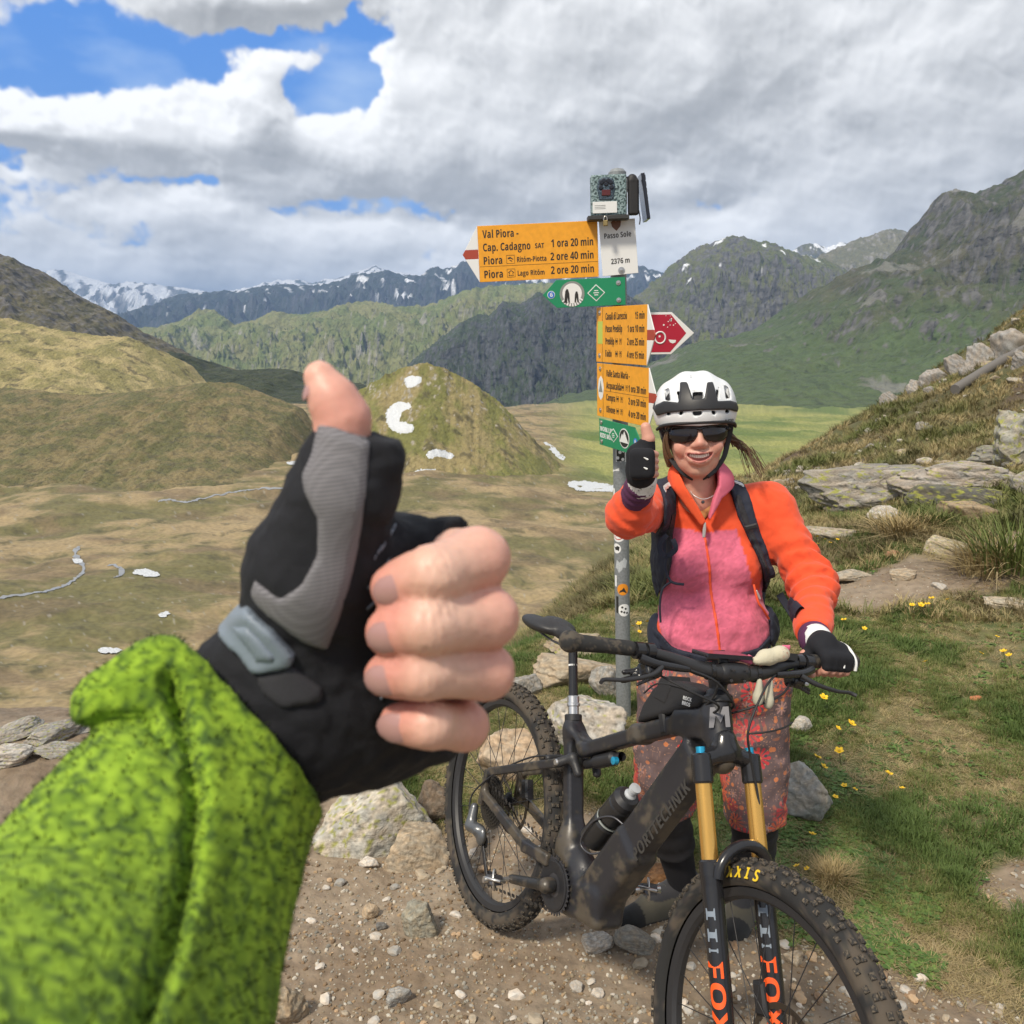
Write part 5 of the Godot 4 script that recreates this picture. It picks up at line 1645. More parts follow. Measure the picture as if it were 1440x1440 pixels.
	for q in 15:
		var a := PI * q / 14.0
		ar.append(Vector3(.944, .872, 0) - ax * (.235 - sin(a) * .062) + Vector3(.020, .009, 0) * (1.0 + sin(a) * .8) + Vector3(0, 0, cos(a) * .066))
	part("fork_arch", tube(ar, .0125, 12), M.bike_gloss, o, steer)
	part("head_cup", lathe([Vector2(.032, -.010), Vector2(.034, -.008), Vector2(.034, .004), Vector2(.030, .008)], 28), M.bike_black, o, turned(Vector3(.878, .990, 0), Vector3(.860, 1.03, 0)))
	# badge on the head tube: an angular letter
	var mbad := plate(pv([-.022, -.020, -.012, -.020, -.005, .006, .004, -.010, .014, .008, .014, -.020, .024, -.020, .024, .024, .012, .024, .004, .006, -.006, .024, -.016, .024]), .0012)
	var bd := (Vector3(.75, 0, .66) - ax * ax.dot(Vector3(.75, 0, .66))).normalized()
	part("head_badge", mbad, M.steel_dark, o, Transform3D(Basis(ax.cross(bd), ax, bd), Vector3(.897, .948, 0) + bd * .0325))
	# maker's letters along the down tube
	var dl := letters("PORTTECHNIK", .030, "Droid Sans", true, .0012)
	var db := dl.get_aabb()
	var da: float = along.call(Vector2(.600, .400), Vector2(.860, .850))
	part("lettering", dl, M.frame_letters, o, Transform3D(Basis(Vector3.BACK, da), Vector3(.730, .560, .0342)) * Transform3D(Basis.from_scale(Vector3(.27 / db.size.x, 1, 1)), Vector3(0, -.012, 0)))
	# drive train
	var teeth: Array = []
	var n := 34
	var ring := PackedVector2Array()
	for k in n:
		for q in [[.0, .070], [.3, .070], [.42, .0755], [.6, .0755], [.75, .070]]:
			var a: float = TAU * (k + q[0]) / n
			ring.append(Vector2(cos(a), sin(a)) * q[1])
	var cr_o := Vector3(.470, .345, .058)
	part("chainring", plate(ring, .003), M.steel_dark, o, Transform3D(Basis(), cr_o))
	part("chainring_cover", lathe([Vector2(.030, .0), Vector2(.060, .004), Vector2(.066, .003), Vector2(.066, -.001)], 36), M.bike_black, o, Transform3D(Basis(), cr_o + Vector3(0, 0, .002)))
	for s in [1, -1]:
		var cz: float = .082 * s
		var ped: Vector3 = Vector3(.470, .345, cz) + Vector3(-.158, -.062, .012 * s) * s
		var ca := Solid.new()
		ca.blend = .012
		ca.limb(Vector3(.470, .345, cz - .01 * s), Vector3(.470, .345, cz), .021, .019)
		ca.limb(Vector3(.470, .345, cz), ped, .0165, .0125)
		ca.tint = func(p: Vector3) -> Color: return mud_tint(p, Color(.02, .02, .021), .14, mn)
		part("crank_arm", ca.mesh(.005), M.bike_paint, o)
		var pd := thing_part("pedal", o, Transform3D(Basis(Vector3.BACK, .35), ped + Vector3(0, 0, .055 * s)))
		part("pedal_axle", rod(Vector3(0, 0, -.045 * s), Vector3(0, 0, .035 * s), .0065), M.steel, pd)
		var cage := SurfaceTool.new()
		cage.begin(Mesh.PRIMITIVE_TRIANGLES)
		var loop: Array = []
		for q in 13: loop.append(Vector3(cos(TAU * q / 12.0) * .034, sin(TAU * q / 12.0) * .006, sin(TAU * q / 12.0) * .026))
		add_tube(cage, loop, .0045, 8, false)
		loop = []
		for q in 13: loop.append(Vector3(cos(TAU * q / 12.0) * .016, sin(TAU * q / 12.0) * .026, cos(TAU * q / 12.0) * .012))
		add_tube(cage, loop, .004, 8, false)
		part("pedal_cage", cage.commit(), M.steel, pd)
		part("pedal_body", box(.034, .026, .040, .006), M.steel_dark, pd)
	# sprockets
	for k in 9:
		var rr := .084 - k * .0078
		var pts := PackedVector2Array()
		var tn := int(rr * 480.0)
		for q in tn * 2: pts.append(Vector2(cos(TAU * q / (tn * 2)), sin(TAU * q / (tn * 2))) * (rr if q % 2 == 0 else rr - .005))
		part("sprocket", plate(pts, .0018), M.sprocket, o, Transform3D(Basis(), Vector3(0, .372, .026 + k * .0036)))
	# rear mech: body, cage, pulleys
	var rm := Solid.new()
	rm.blend = .010
	rm.limb(Vector3(-.012, .350, .078), Vector3(.004, .298, .088), .013, .018)
	rm.limb(Vector3(.004, .298, .088), Vector3(.040, .300, .080), .016, .020)
	rm.egg(Vector3(.058, .288, .074), Vector3(.022, .030, .014))
	part("rear_mech", rm.mesh(.0048), M.mech_grey, o)
	part("mech_cage", puff(pv([.045, .285, .066, .270, .135, .190, .140, .178, .125, .176, .060, .250]), .003, .002, .0035), M.bike_black, o, Transform3D(Basis(), Vector3(0, 0, .066)))
	for q in [[.055, .268, .019], [.128, .188, .022]]:
		part("pulley", lathe([Vector2(.006, -.003), Vector2(q[2], -.003), Vector2(q[2], .003), Vector2(.006, .003)], 18), M.bike_black, o, Transform3D(Basis(), Vector3(q[0], q[1], .058)))
	# chain: links along the two runs
	var st := SurfaceTool.new()
	st.begin(Mesh.PRIMITIVE_TRIANGLES)
	var link := box(.0105, .0078, .0016)
	var runs := [[Vector3(.475, .4155, .058), Vector3(-.005, .432, .046)], [Vector3(.462, .2735, .058), Vector3(.130, .166, .058)], [Vector3(.110, .205, .058), Vector3(.070, .255, .056)]]
	for r in runs:
		var m := int(r[0].distance_to(r[1]) / .0127)
		var a := atan2(r[1].y - r[0].y, r[1].x - r[0].x)
		for k in m: st.append_from(link, 0, Transform3D(Basis(Vector3.BACK, a), r[0].lerp(r[1], (k + .5) / m) + Vector3(0, 0, .0022 if k % 2 == 0 else -.0022)))
	part("chain", st.commit(), M.sprocket, o)
	part("brake_caliper", box(.035, .060, .030, .006), M.bike_black, o, Transform3D(Basis(Vector3.BACK, .4), Vector3(.07, .44, -.05)))
	part("brake_caliper", box(.035, .065, .034, .006), M.bike_black, o, steer * Transform3D(Basis(Vector3.BACK, .45), Vector3(1.13, .44, -.052)))
	# hoses and cables
	for c in [
		[[.914, 1.062, .12], [.935, 1.045, .06], [.930, 1.00, .0], [.900, .975, -.025], [.86, .95, -.024]],
		[[.914, 1.062, -.12], [.955, 1.040, -.06], [.985, .960, -.01], [.980, .900, -.030], [.990, .820, -.060], [1.03, .700, -.078], [1.08, .58, -.074], [1.12, .47, -.058]],
		[[.890, 1.045, .19], [.940, 1.02, .12], [.945, .995, .05], [.905, .965, .027], [.86, .945, .024]],
		[[.890, 1.045, -.19], [.935, 1.025, -.13], [.940, 1.0, -.07], [.90, .965, -.030], [.85, .94, -.024]],
		[[.892, 1.09, .02], [.915, 1.04, .035], [.905, 1.0, .034], [.875, .972, .028]],
		[[.30, .635, .035], [.22, .60, .05], [.10, .52, .062], [.02, .45, .072], [-.03, .38, .085], [-.015, .32, .090]]]:
		var cp: Array = []
		for q in c: cp.append(Vector3(q[0], q[1], q[2]))
		part("cable", tube(smooth_line(cp, 8), .0027, 7), M.rubber, o, steer if c[0][0] > .8 else Transform3D())
	# bottle cage
	for s in [1, -1]:
		part("bottle_cage", tube(smooth_line([Vector3(.600, .500, .012 * s), Vector3(.560, .475, .030 * s), Vector3(.525, .490, .040 * s), Vector3(.560, .560, .040 * s), Vector3(.620, .600, .030 * s), Vector3(.660, .590, .010 * s)]), .0028, 8), M.steel_dark, o)
	# the bottle stands in the cage
	var bt := thing("water_bottle", "black drinking bottle with pale cap in the cage of the bike frame", "bottle")
	bt.transform = bike_at * turned(Vector3(.518, .492, 0), Vector3(.655, .690, 0))
	part("body", lathe([Vector2(.0001, 0), Vector2(.031, 0), Vector2(.0355, .004), Vector2(.0360, .085), Vector2(.0325, .092), Vector2(.0325, .105), Vector2(.0360, .112), Vector2(.0360, .165), Vector2(.034, .172)], 36), M.bottle_black, bt)
	part("band", lathe([Vector2(.0364, .098), Vector2(.0345, .100), Vector2(.0345, .103), Vector2(.0364, .105)], 36), M.emblem_grey, bt)
	part("cap", lathe([Vector2(.0345, .172), Vector2(.0355, .176), Vector2(.0355, .192), Vector2(.026, .205), Vector2(.015, .208)], 32), M.bike_black, bt)
	part("spout", lathe([Vector2(.015, .206), Vector2(.016, .212), Vector2(.012, .218), Vector2(.012, .228), Vector2(.0145, .231), Vector2(.0145, .240), Vector2(.0001, .242)], 22), M.bottle_spout, bt)
	part("lettering", bent_letters("PODIUM", .014, .060, .0362), M.emblem_grey, bt, Transform3D(Basis(Vector3(0, 0, 1), Vector3(.0, 1, 0), Vector3(-1, .0, 0)).rotated(Vector3.BACK, 2.3), Vector3(0, 0, .016)))
	# bag on the top tube
	var bg := thing("frame_bag", "small black zipped bag strapped on the bike's top tube behind the stem", "bag")
	bg.transform = bike_at
	part("body", puff(pv([.640, .850, .652, .902, .680, .952, .718, .985, .795, 1.000, .858, .998, .868, .982, .850, .960, .760, .915]), .032, .012, .005), M.bag_black, bg)
	part("flap", puff(pv([.690, .930, .705, .985, .735, .998, .752, .975, .742, .930]), .0345, .004, .0045), M.bag_black, bg)
	part("zip", tube(smooth_line([Vector3(.655, .930, .0325), Vector3(.70, .968, .0335), Vector3(.78, .985, .0335), Vector3(.855, .988, .0325)]), .0022, 6), M.rubber, bg)
	part("strap", box(.022, .060, .058, .004), M.rubber, bg, Transform3D(Basis(Vector3.BACK, .5), Vector3(.735, .888, 0)))
	for q in [["ROCK", .972], ["BROS", .960]]:
		var t := letters(q[0], .0085, "Droid Sans", true, .0006)
		part("lettering", t, M.sign_white, bg, Transform3D(Basis(Vector3.BACK, .12), Vector3(.800, q[1] - .006, .0322)))
	# soft toy on the bar
	var toy := thing("soft_toy", "small cream soft toy with pink bits riding on the handlebar", "toy")
	toy.transform = bike_at * steer
	var bd2 := Solid.new()
	bd2.blend = .012
	bd2.egg(Vector3(.912, 1.100, -.088), Vector3(.020, .019, .026))
	bd2.egg(Vector3(.918, 1.112, -.118), Vector3(.019, .018, .022))
	bd2.egg(Vector3(.918, 1.092, -.060), Vector3(.012, .010, .016))
	var tn2 := noise(66, 120.0, 2)
	bd2.tint = func(p: Vector3) -> Color: return Color(.52, .48, .36).lerp(Color(.40, .20, .14), sstep(.2, .5, tn2.get_noise_3dv(p)) * sstep(-.105, -.120, p.z))
	bd2.shape = func(p: Vector3, d: float) -> float: return d + tn2.get_noise_3dv(p * 3.0) * .001
	part("body", bd2.mesh(.0035), M.plush, toy)
	for q in [[-.060, 0.0], [-.090, .006]]:
		var lg := Solid.new()
		lg.blend = .008
		lg.limb(Vector3(.934, 1.050, q[0]), Vector3(.940, 1.020 - q[1], q[0] + .002), .006, .011)
		lg.egg(Vector3(.942, 1.010 - q[1], q[0] + .002), Vector3(.012, .014, .011))
		lg.tint = func(_p: Vector3) -> Color: return Color(.42, .40, .31)
		part("foot", lg.mesh(.0035), M.plush, toy)
	part("pink_wing", puff(pv([-.020, -.006, .010, -.010, .022, .004, .002, .012]), .006, .004, .003), M.pink, toy, Transform3D(Basis(Vector3.UP, 1.2), Vector3(.905, 1.090, -.040)))
	part("pink_wing", puff(pv([-.020, -.006, .010, -.010, .022, .004, .002, .012]), .005, .004, .003), M.pink, toy, Transform3D(Basis(Vector3.UP, 1.4) * Basis(Vector3.BACK, .5), Vector3(.900, 1.116, -.140)))
	part("eye", lathe([Vector2(.0001, .003), Vector2(.0025, .002), Vector2(.003, 0)], 10), M.bike_gloss, toy, Transform3D(Basis(Vector3.UP, .8), Vector3(.932, 1.118, -.112)))

func thing_part(called: String, parent: Node, where: Transform3D) -> Node3D:
	var o := Node3D.new()
	o.name = called
	o.transform = where
	parent.add_child(o, true)
	return o
# ---------------------------------------------------------------- the rider
func rider() -> void:
	var root := thing("person", "smiling rider in orange and pink jacket standing behind the bike with one thumb raised", "person", Vector3(.52, .03, -2.5))
	var o := root.position
	var j := func(x: float, y: float, d: float) -> Vector3: return at(x, y, d) - o
	# head: its own frame, face turned up to the lens; origin between the eyes
	var hc: Vector3 = j.call(980, 610, 2.42)
	var fwd := (Vector3(0, EYE, 0) - o - hc).normalized()
	fwd = (fwd + Vector3(.10, .0, 0)).normalized()
	var hx := Vector3.UP.cross(fwd).normalized()
	var hb := Basis(hx, fwd.cross(hx), fwd) * Basis(Vector3.BACK, .05)
	var hf := Transform3D(hb, hc)
	var h := Solid.new()
	h.blend = .016
	h.egg(Vector3(0, .040, -.062), Vector3(.078, .092, .096))
	h.egg(Vector3(0, -.020, -.022), Vector3(.070, .088, .080))
	h.egg(Vector3(0, -.070, -.008), Vector3(.054, .044, .064))
	h.egg(Vector3(0, -.098, .022), Vector3(.025, .017, .024))
	for s in [1, -1]:
		h.egg(Vector3(.040 * s, -.034, .034), Vector3(.025, .024, .024))
		h.egg(Vector3(.078 * s, -.006, -.040), Vector3(.010, .032, .020), Basis(Vector3.UP, .5 * s))
		h.egg(Vector3(.032 * s, .002, .042), Vector3(.022, .016, .016))
	h.limb(Vector3(0, -.075, -.040), Vector3(.004, -.180, -.075), .050, .053)
	var nose := Solid.new()
	h.limb(Vector3(0, .012, .056), Vector3(0, -.024, .074), .0075, .0115)
	for s in [1, -1]: h.egg(Vector3(.0125 * s, -.030, .063), Vector3(.0085, .0070, .010))
	h.chain([Vector3(-.037, -.0435, .036), Vector3(-.018, -.0545, .056), Vector3(0, -.0565, .062), Vector3(.018, -.0545, .056), Vector3(.037, -.0435, .036)], [.0040, .0046, .0048, .0046, .0040])
	h.chain([Vector3(-.037, -.0435, .036), Vector3(-.018, -.067, .055), Vector3(0, -.0725, .061), Vector3(.018, -.067, .055), Vector3(.037, -.0435, .036)], [.0040, .0056, .0062, .0056, .0040])
	h.slack = .002
	h.shape = func(p: Vector3, d: float) -> float:
		# open smile, smile lines beside it
		var bow := p.y + .0625 - p.x * p.x * 9.0
		var m := maxf(absf(p.x) - .0320, absf(bow) - .0086 * sqrt(maxf(1.0 - pow(p.x / .0335, 2.0), 0.02)))
		d = maxf(d, -maxf(m, .047 - p.z))
		var ln := absf(absf(p.x) - .030 - (-.028 - p.y) * .35)
		if p.z > .02 and p.y < -.024 and p.y > -.066: d += .0013 * exp(-pow(ln / .0035, 2.0))
		return d
	var fn := noise(81, 60.0, 3)
	h.tint = func(p: Vector3) -> Color:
		var c := Color(.62, .36, .27)
		var red := exp(-pow(p.distance_to(Vector3(.042, -.030, .050)) / .026, 2.0)) + exp(-pow(p.distance_to(Vector3(-.042, -.030, .050)) / .026, 2.0)) + exp(-pow(p.distance_to(Vector3(0, -.026, .080)) / .018, 2.0))
		c = c.lerp(Color(.58, .24, .18), clampf(red, 0.0, 1.0) * .75)
		var lip := absf(p.y + .0625 - p.x * p.x * 9.0)
		if p.z > .038 and absf(p.x) < .036 and lip < .0145 * (1.0 - pow(p.x / .038, 2.0)) + .001: c = Color(.47, .17, .145)
		return c * (1.0 + fn.get_noise_3dv(p) * .10)
	var head_mesh := h.mesh(.0036)
	# trunk and limbs under the clothes, and the bare fingers
	var bd := Solid.new()
	bd.blend = .05
	var sr: Vector3 = j.call(930, 714, 2.53)
	var sl: Vector3 = j.call(1080, 712, 2.53)
	var er: Vector3 = j.call(884, 724, 2.29)
	var el: Vector3 = j.call(1144, 826, 2.38)
	var wr: Vector3 = j.call(899, 686, 2.20)
	var wl: Vector3 = j.call(1145, 896, 2.13)
	bd.chain([sr, er, wr], [.052, .042, .030])
	bd.chain([sl, el, wl], [.052, .042, .030])
	bd.egg(j.call(1000, 778, 2.52), Vector3(.148, .19, .095))
	bd.egg(j.call(1003, 890, 2.49), Vector3(.150, .15, .100))
	bd.egg(j.call(1003, 955, 2.51), Vector3(.160, .11, .110))
	bd.limb(j.call(993, 722, 2.52), j.call(988, 690, 2.49), .060, .050)
	var kl: Vector3 = j.call(1062, 1150, 2.44)
	var kr: Vector3 = j.call(934, 1128, 2.44)
	var al: Vector3 = j.call(1056, 1268, 2.56)
	var ar: Vector3 = j.call(962, 1248, 2.55)
	bd.chain([j.call(1058, 965, 2.52), kl, al], [.088, .055, .036])
	bd.chain([j.call(950, 965, 2.52), kr, ar], [.088, .055, .036])
	bd.tint = func(_p: Vector3) -> Color: return Color(.56, .315, .235)
	var body_mesh := bd.mesh(.016)
	# hands
	var skin := func(_p: Vector3) -> Color: return Color(.57, .29, .215)
	var hr := Solid.new()
	hr.blend = .004
	hr.chain([j.call(903, 640, 2.155), j.call(912, 617, 2.145), j.call(908, 601, 2.148)], [.0150, .0150, .0125])
	for k in 4: hr.chain([j.call(896, 638 + k * 9.5, 2.12), j.call(912, 637 + k * 9.6, 2.106), j.call(922, 639 + k * 9.4, 2.125)], [.0105, .0100, .0085])
	hr.tint = skin
	var grip: Transform3D = bike_at * steer
	var bar := func(z: float, fwd_: float, up: float) -> Vector3: return grip * Vector3(.868 + fwd_, 1.091 + up, z) - o
	var hl := Solid.new()
	hl.blend = .004
	for k in 4:
		var z := -.275 - k * .0215
		hl.chain([bar.call(z, .000, .030), bar.call(z, .030, .014), bar.call(z - .002, .030, -.016), bar.call(z - .003, .006, -.030)], [.0105, .0100, .0095, .0080])
	hl.chain([bar.call(-.262, -.028, .006), bar.call(-.250, -.006, -.028), bar.call(-.252, .018, -.030)], [.0125, .0105, .0090])
	hl.tint = skin
	part("body", joined([head_mesh_at(head_mesh, hf), body_mesh, hr.mesh(.0034), hl.mesh(.0034)]), M.skin_far, root)
	# teeth
	var te := SurfaceTool.new()
	te.begin(Mesh.PRIMITIVE_TRIANGLES)
	for k in 12:
		var x := (k - 5.5) * .0051
		te.append_from(box(.0049, .0088, .004, .0012), 0, Transform3D(Basis(Vector3.UP, x * 14.0), Vector3(x, -.0595 + x * x * 9.0, 0.0565 - x * x * 16.0)))
	part("teeth", te.commit(), M.teeth, root, hf)
	# gloves
	var gr := Solid.new()
	gr.blend = .014
	gr.limb(wr, j.call(901, 662, 2.165), .029, .036)
	gr.limb(j.call(898, 640, 2.155), j.call(902, 668, 2.155), .030, .032)
	gr.chain([j.call(901, 652, 2.155), j.call(908, 632, 2.150), j.call(911, 618, 2.146)], [.022, .0195, .0175])
	for k in 4: gr.limb(j.call(893, 638 + k * 9.5, 2.118), j.call(913, 637.5 + k * 9.6, 2.106), .0130, .0126)
	gr.shape = func(p: Vector3, d: float) -> float: return maxf(d, (p - j.call(911, 618, 2.146)).dot(Vector3(.05, 1, 0)))
	part("glove", gr.mesh(.0042), M.glove, root).set_meta("label", "black fingerless glove of the raised hand")
	for s in [[905, 643, 915, 646], [905, 657, 913, 659]]:
		part("glove_stripe", tube([j.call(s[0], s[1], 2.098), j.call((s[0] + s[2]) * .5, (s[1] + s[3]) * .5 + 1.5, 2.0935), j.call(s[2], s[3], 2.097)], [.0014, .0026, .0012], 7), M.sign_white, root)
	var cuffr := Solid.new()
	cuffr.blend = .006
	cuffr.limb(j.call(902, 684, 2.19), j.call(903, 674, 2.175), .0355, .0365)
	cuffr.shape = func(p: Vector3, d: float) -> float: return maxf(d, -(d + .006))
	part("glove_band", cuffr.mesh(.005), M.sign_white, root)
	var gl := Solid.new()
	gl.blend = .014
	gl.limb(wl + Vector3(0, -.006, .01), bar.call(-.300, -.012, .040), .031, .030)
	for k in 4:
		var z := -.275 - k * .0215
		gl.chain([bar.call(z, -.020, .034), bar.call(z, .004, .031), bar.call(z, .031, .015), bar.call(z, .034, -.006)], [.0145, .0135, .0120, .0112])
	gl.limb(bar.call(-.290, -.030, .024), bar.call(-.255, -.024, -.006), .019, .0145)
	part("glove", gl.mesh(.0042), M.glove, root).set_meta("label", "black fingerless glove on the bar")
	var band := Solid.new()
	band.blend = .006
	var wdir: Vector3 = (bar.call(-.300, -.012, .040) - wl).normalized()
	band.limb(wl + wdir * .012, wl + wdir * .024, .0365, .0355)
	part("glove_band", band.mesh(.005), M.sign_white, root)
	part("lettering", letters("ROECKL", .007, "Droid Sans", true, .0006), M.print_black, root, Transform3D(Basis(Vector3.BACK, -.12) * Basis(Vector3.RIGHT, -.5), j.call(1137, 898, 2.083)))
	part("glove_stripe", tube(smooth_line([bar.call(-.368, -.030, .040), bar.call(-.362, .004, .036), bar.call(-.360, .034, .014), bar.call(-.361, .038, -.010)]), .0045, 8), M.sign_white, root)
	part("glove_stripe", tube(smooth_line([bar.call(-.318, .024, .034), bar.call(-.318, .040, .016), bar.call(-.318, .045, -.004)]), .0028, 8), M.sign_white, root)
	# jacket
	var jk := Solid.new()
	jk.blend = .045
	jk.chain([sr, er, wr], [.062, .051, .039])
	jk.chain([sl, el, wl], [.067, .056, .043])
	jk.limb(sr, sl, .058, .058)
	jk.egg(j.call(1000, 785, 2.52), Vector3(.163, .20, .112))
	jk.egg(j.call(1003, 885, 2.48), Vector3(.166, .145, .118))
	jk.egg(j.call(963, 795, 2.45), Vector3(.06, .06, .05))
	jk.egg(j.call(1036, 795, 2.45), Vector3(.06, .06, .05))
	jk.limb(j.call(990, 716, 2.525), j.call(986, 686, 2.51), .082, .074)
	var wn := noise(83, 9.0, 3)
	var vee := pv2(j, [951, 640, 958, 678, 992, 738, 1016, 706, 1032, 640], 2.40)
	var hem_y: float = j.call(1003, 926, 2.40).y
	var hip: Vector3 = j.call(1003, 960, 2.4)
	jk.slack = .012
	jk.shape = func(p: Vector3, d: float) -> float:
		# folds: round the bent elbows and across the belly
		var de := minf((p - el).length(), 1.0)
		d += sin((p - el).dot((wl - sl).normalized()) * 150.0 + wn.get_noise_3dv(p) * 3.0) * .0062 * exp(-pow((de - .05) / .10, 2.0))
		var dr := (p - er).length()
		d += sin((p - er).dot(Vector3(.4, .7, .3)) * 170.0 + wn.get_noise_3dv(p) * 3.0) * .0036 * exp(-pow(dr / .10, 2.0))
		d += wn.get_noise_3dv(p) * .007 + wn.get_noise_3dv(p * 3.0 + Vector3.ONE * 5.0) * .0022
		d += sin(p.y * 60.0 - absf(p.x - hip.x) * 24.0 + wn.get_noise_3dv(p * .7) * 4.0) * .003 * exp(-pow((p.y - hem_y - .07) / .09, 2.0))
		if absf(p.x - hip.x) < .25: d = maxf(d, hem_y - p.y)
		d = maxf(d, -maxf(outline_far(vee, Vector2(p.x, p.y)), -(p.z + .02)))
		d = maxf(d, (p - wr).dot((wr - er).normalized()) + .004)
		return maxf(d, (p - wl).dot((wl - el).normalized()) + .012)
	var yoke_l: Vector3 = j.call(945, 741, 2.4)
	var yoke_m: Vector3 = j.call(992, 751, 2.4)
	var panel := pv2(j, [1038, 738, 1050, 790, 1060, 826, 1072, 838, 1100, 800, 1100, 720], 2.40)
	var panel_l := pv2(j, [950, 738, 946, 770, 936, 800, 930, 830, 928, 870, 934, 900, 900, 900, 900, 720], 2.40)
	var zip_a: Vector3 = j.call(991, 738, 2.4)
	var zip_b: Vector3 = j.call(1010, 926, 2.4)
	var hn := noise(84, 420.0, 2)
	var orange := Color(.76, .085, .026)
	var pink := Color(.63, .135, .215)
	jk.tint = func(p: Vector3) -> Color:
		var q := Vector2(p.x, p.y)
		var c := orange
		var arm := minf(seg_far(p, sl, el), seg_far(p, el, wl))
		var arm_r := minf(seg_far(p, sr, er), seg_far(p, er, wr))
		var y0: float = yoke_m.y + absf(p.x - yoke_m.x) * .10
		if p.y < y0 and p.x > sr.x - .03 and p.x < sl.x + .04 and arm > .075 and arm_r > .072:
			if not (p.z > .0 and (Geometry2D.is_point_in_polygon(q, panel) or Geometry2D.is_point_in_polygon(q, panel_l))):
				c = pink * (1.0 + hn.get_noise_3dv(p) * .28)
		return c
	part("jacket", jk.mesh(.0066), M.cloth, root)
	part("zip", layer(jk, pv2(j, [989.5, 738, 993, 738, 1000, 800, 1006, 870, 1011.5, 924, 1007.5, 924, 1002, 870, 996, 800], 2.40), .0032, .0034, -.05, .3, .001, .004), M.zip_orange, root)
	# purple cuffs of the layer underneath
	for k in 2:
		var e: Vector3 = er if k == 0 else el
		var w: Vector3 = wr if k == 0 else wl
		var dr2 := (w - e).normalized()
		var c := Solid.new()
		c.limb(w - dr2 * .035, w + dr2 * .014, .040, .0375)
		c.shape = func(p: Vector3, d: float) -> float: return d + sin((p - w).dot(dr2) * 300.0) * .0012
		part("cuff", c.mesh(.006), M.purple, root)
	# collar flaps, shirt, necklace
	var flap := pv2(j, [1013, 648, 1022, 652, 1046, 677, 1041, 688, 1017, 702, 1003, 727, 997, 735, 1004, 705, 1012, 684], 2.38)
	part("collar", layer(neck_solid(j), flap, .016, .0045, -.1, .25, .004, .010), M.cloth_pink, root)
	flap = pv2(j, [948, 660, 956, 660, 966, 686, 982, 712, 994, 734, 988, 742, 968, 716, 950, 690], 2.38)
	part("collar", layer(neck_solid(j), flap, .016, .0045, -.1, .25, .004, .010), M.cloth_orange, root)
	var shirt := Solid.new()
	shirt.egg(j.call(989, 716, 2.50), Vector3(.085, .075, .075))
	shirt.shape = func(p: Vector3, d: float) -> float: return maxf(maxf(d, outline_far(vee, Vector2(p.x, p.y)) + .002), p.y - j.call(0, 703, 2.42).y + (p.x - j.call(990, 0, 2.42).x) * .1 - absf(p.x - j.call(988, 700, 2.42).x) * .3)
	part("shirt", shirt.mesh(.006), M.tan, root)
	var nk := smooth_line([j.call(969, 686, 2.435), j.call(975, 696, 2.408), j.call(989, 702, 2.398), j.call(1003, 697, 2.408), j.call(1010, 688, 2.43)])
	part("necklace", tube(nk, .0014, 6), M.silver, root)
	part("pendant", lathe([Vector2(.0001, .004), Vector2(.004, .003), Vector2(.005, 0), Vector2(.004, -.003), Vector2(.0001, -.004)], 12), M.steel_dark, root, Transform3D(Basis(), j.call(988.5, 706, 2.396)))
	# zip pullers
	part("zip_puller", puff(pv([-.004, -.022, .004, -.022, .005, .0, .003, .020, -.003, .020, -.005, 0]), .003, .002, .0022), M.silver, root, Transform3D(Basis(Vector3.BACK, -.05), j.call(990.5, 745, 2.392)))
	part("zip_puller", puff(pv([-.003, -.016, .003, -.016, .004, .014, -.004, .014]), .0025, .002, .002), M.silver, root, Transform3D(Basis(Vector3.BACK, .5), j.call(1066, 836, 2.392)))
	part("pocket_zip", tube(smooth_line([j.call(1060, 822, 2.396), j.call(1066, 846, 2.386), j.call(1074, 858, 2.392), j.call(1081, 870, 2.410)]), .0032, 7), M.cloth_orange, root)
	# trousers to the knee
	var sh := Solid.new()
	sh.blend = .05
	sh.egg(j.call(1003, 950, 2.50), Vector3(.185, .10, .128))
	sh.chain([j.call(1060, 965, 2.51), j.call(1062, 1165, 2.435)], [.108, .090])
	sh.chain([j.call(948, 965, 2.51), j.call(932, 1150, 2.435)], [.108, .090])
	var top_y: float = j.call(1003, 912, 2.40).y
	sh.slack = .008
	sh.shape = func(p: Vector3, d: float) -> float:
		d += wn.get_noise_3dv(p * 1.1) * .010 + sin(p.y * 40.0 + p.x * 30.0 + wn.get_noise_3dv(p) * 4.0) * .002
		d = maxf(d, p.y - top_y)
		var hem: float = (kl.y if p.x > hip.x else kr.y) - .015
		return maxf(d, hem - p.y + (p.x - hip.x) * .08)
	part("shorts", sh.mesh(.0085), M.floral, root)
	part("pocket_zip", tube(smooth_line([j.call(1050, 1032, 2.340), j.call(1075, 1030, 2.338), j.call(1100, 1024, 2.362), j.call(1114, 1016, 2.395)]), .0028, 7), M.rubber, root)
	# leggings, knee pads and boots
	for k in 2:
		var kn := kl if k == 0 else kr
		var an := al if k == 0 else ar
		var lg := Solid.new()
		lg.blend = .02
		var hj: Vector3 = j.call(1060, 965, 2.51) if k == 0 else j.call(948, 965, 2.51)
		lg.chain([kn.lerp(hj, .16), kn, kn.lerp(an, .35) + Vector3(0, 0, -.012), an], [.070, .066, .060, .043])
		part("legging", lg.mesh(.009), M.legging, root)
		var pad := Solid.new()
		pad.blend = .015
		pad.limb(kn.lerp(an, .10), kn.lerp(an, .46), .067, .064)
		pad.shape = func(p: Vector3, d: float) -> float: return maxf(d + sin((p - kn).dot((an - kn).normalized()) * 90.0) * .002, (p - kn.lerp(an, .5)).dot((an - kn).normalized()))
		part("knee_pad", pad.mesh(.007), M.pad, root)
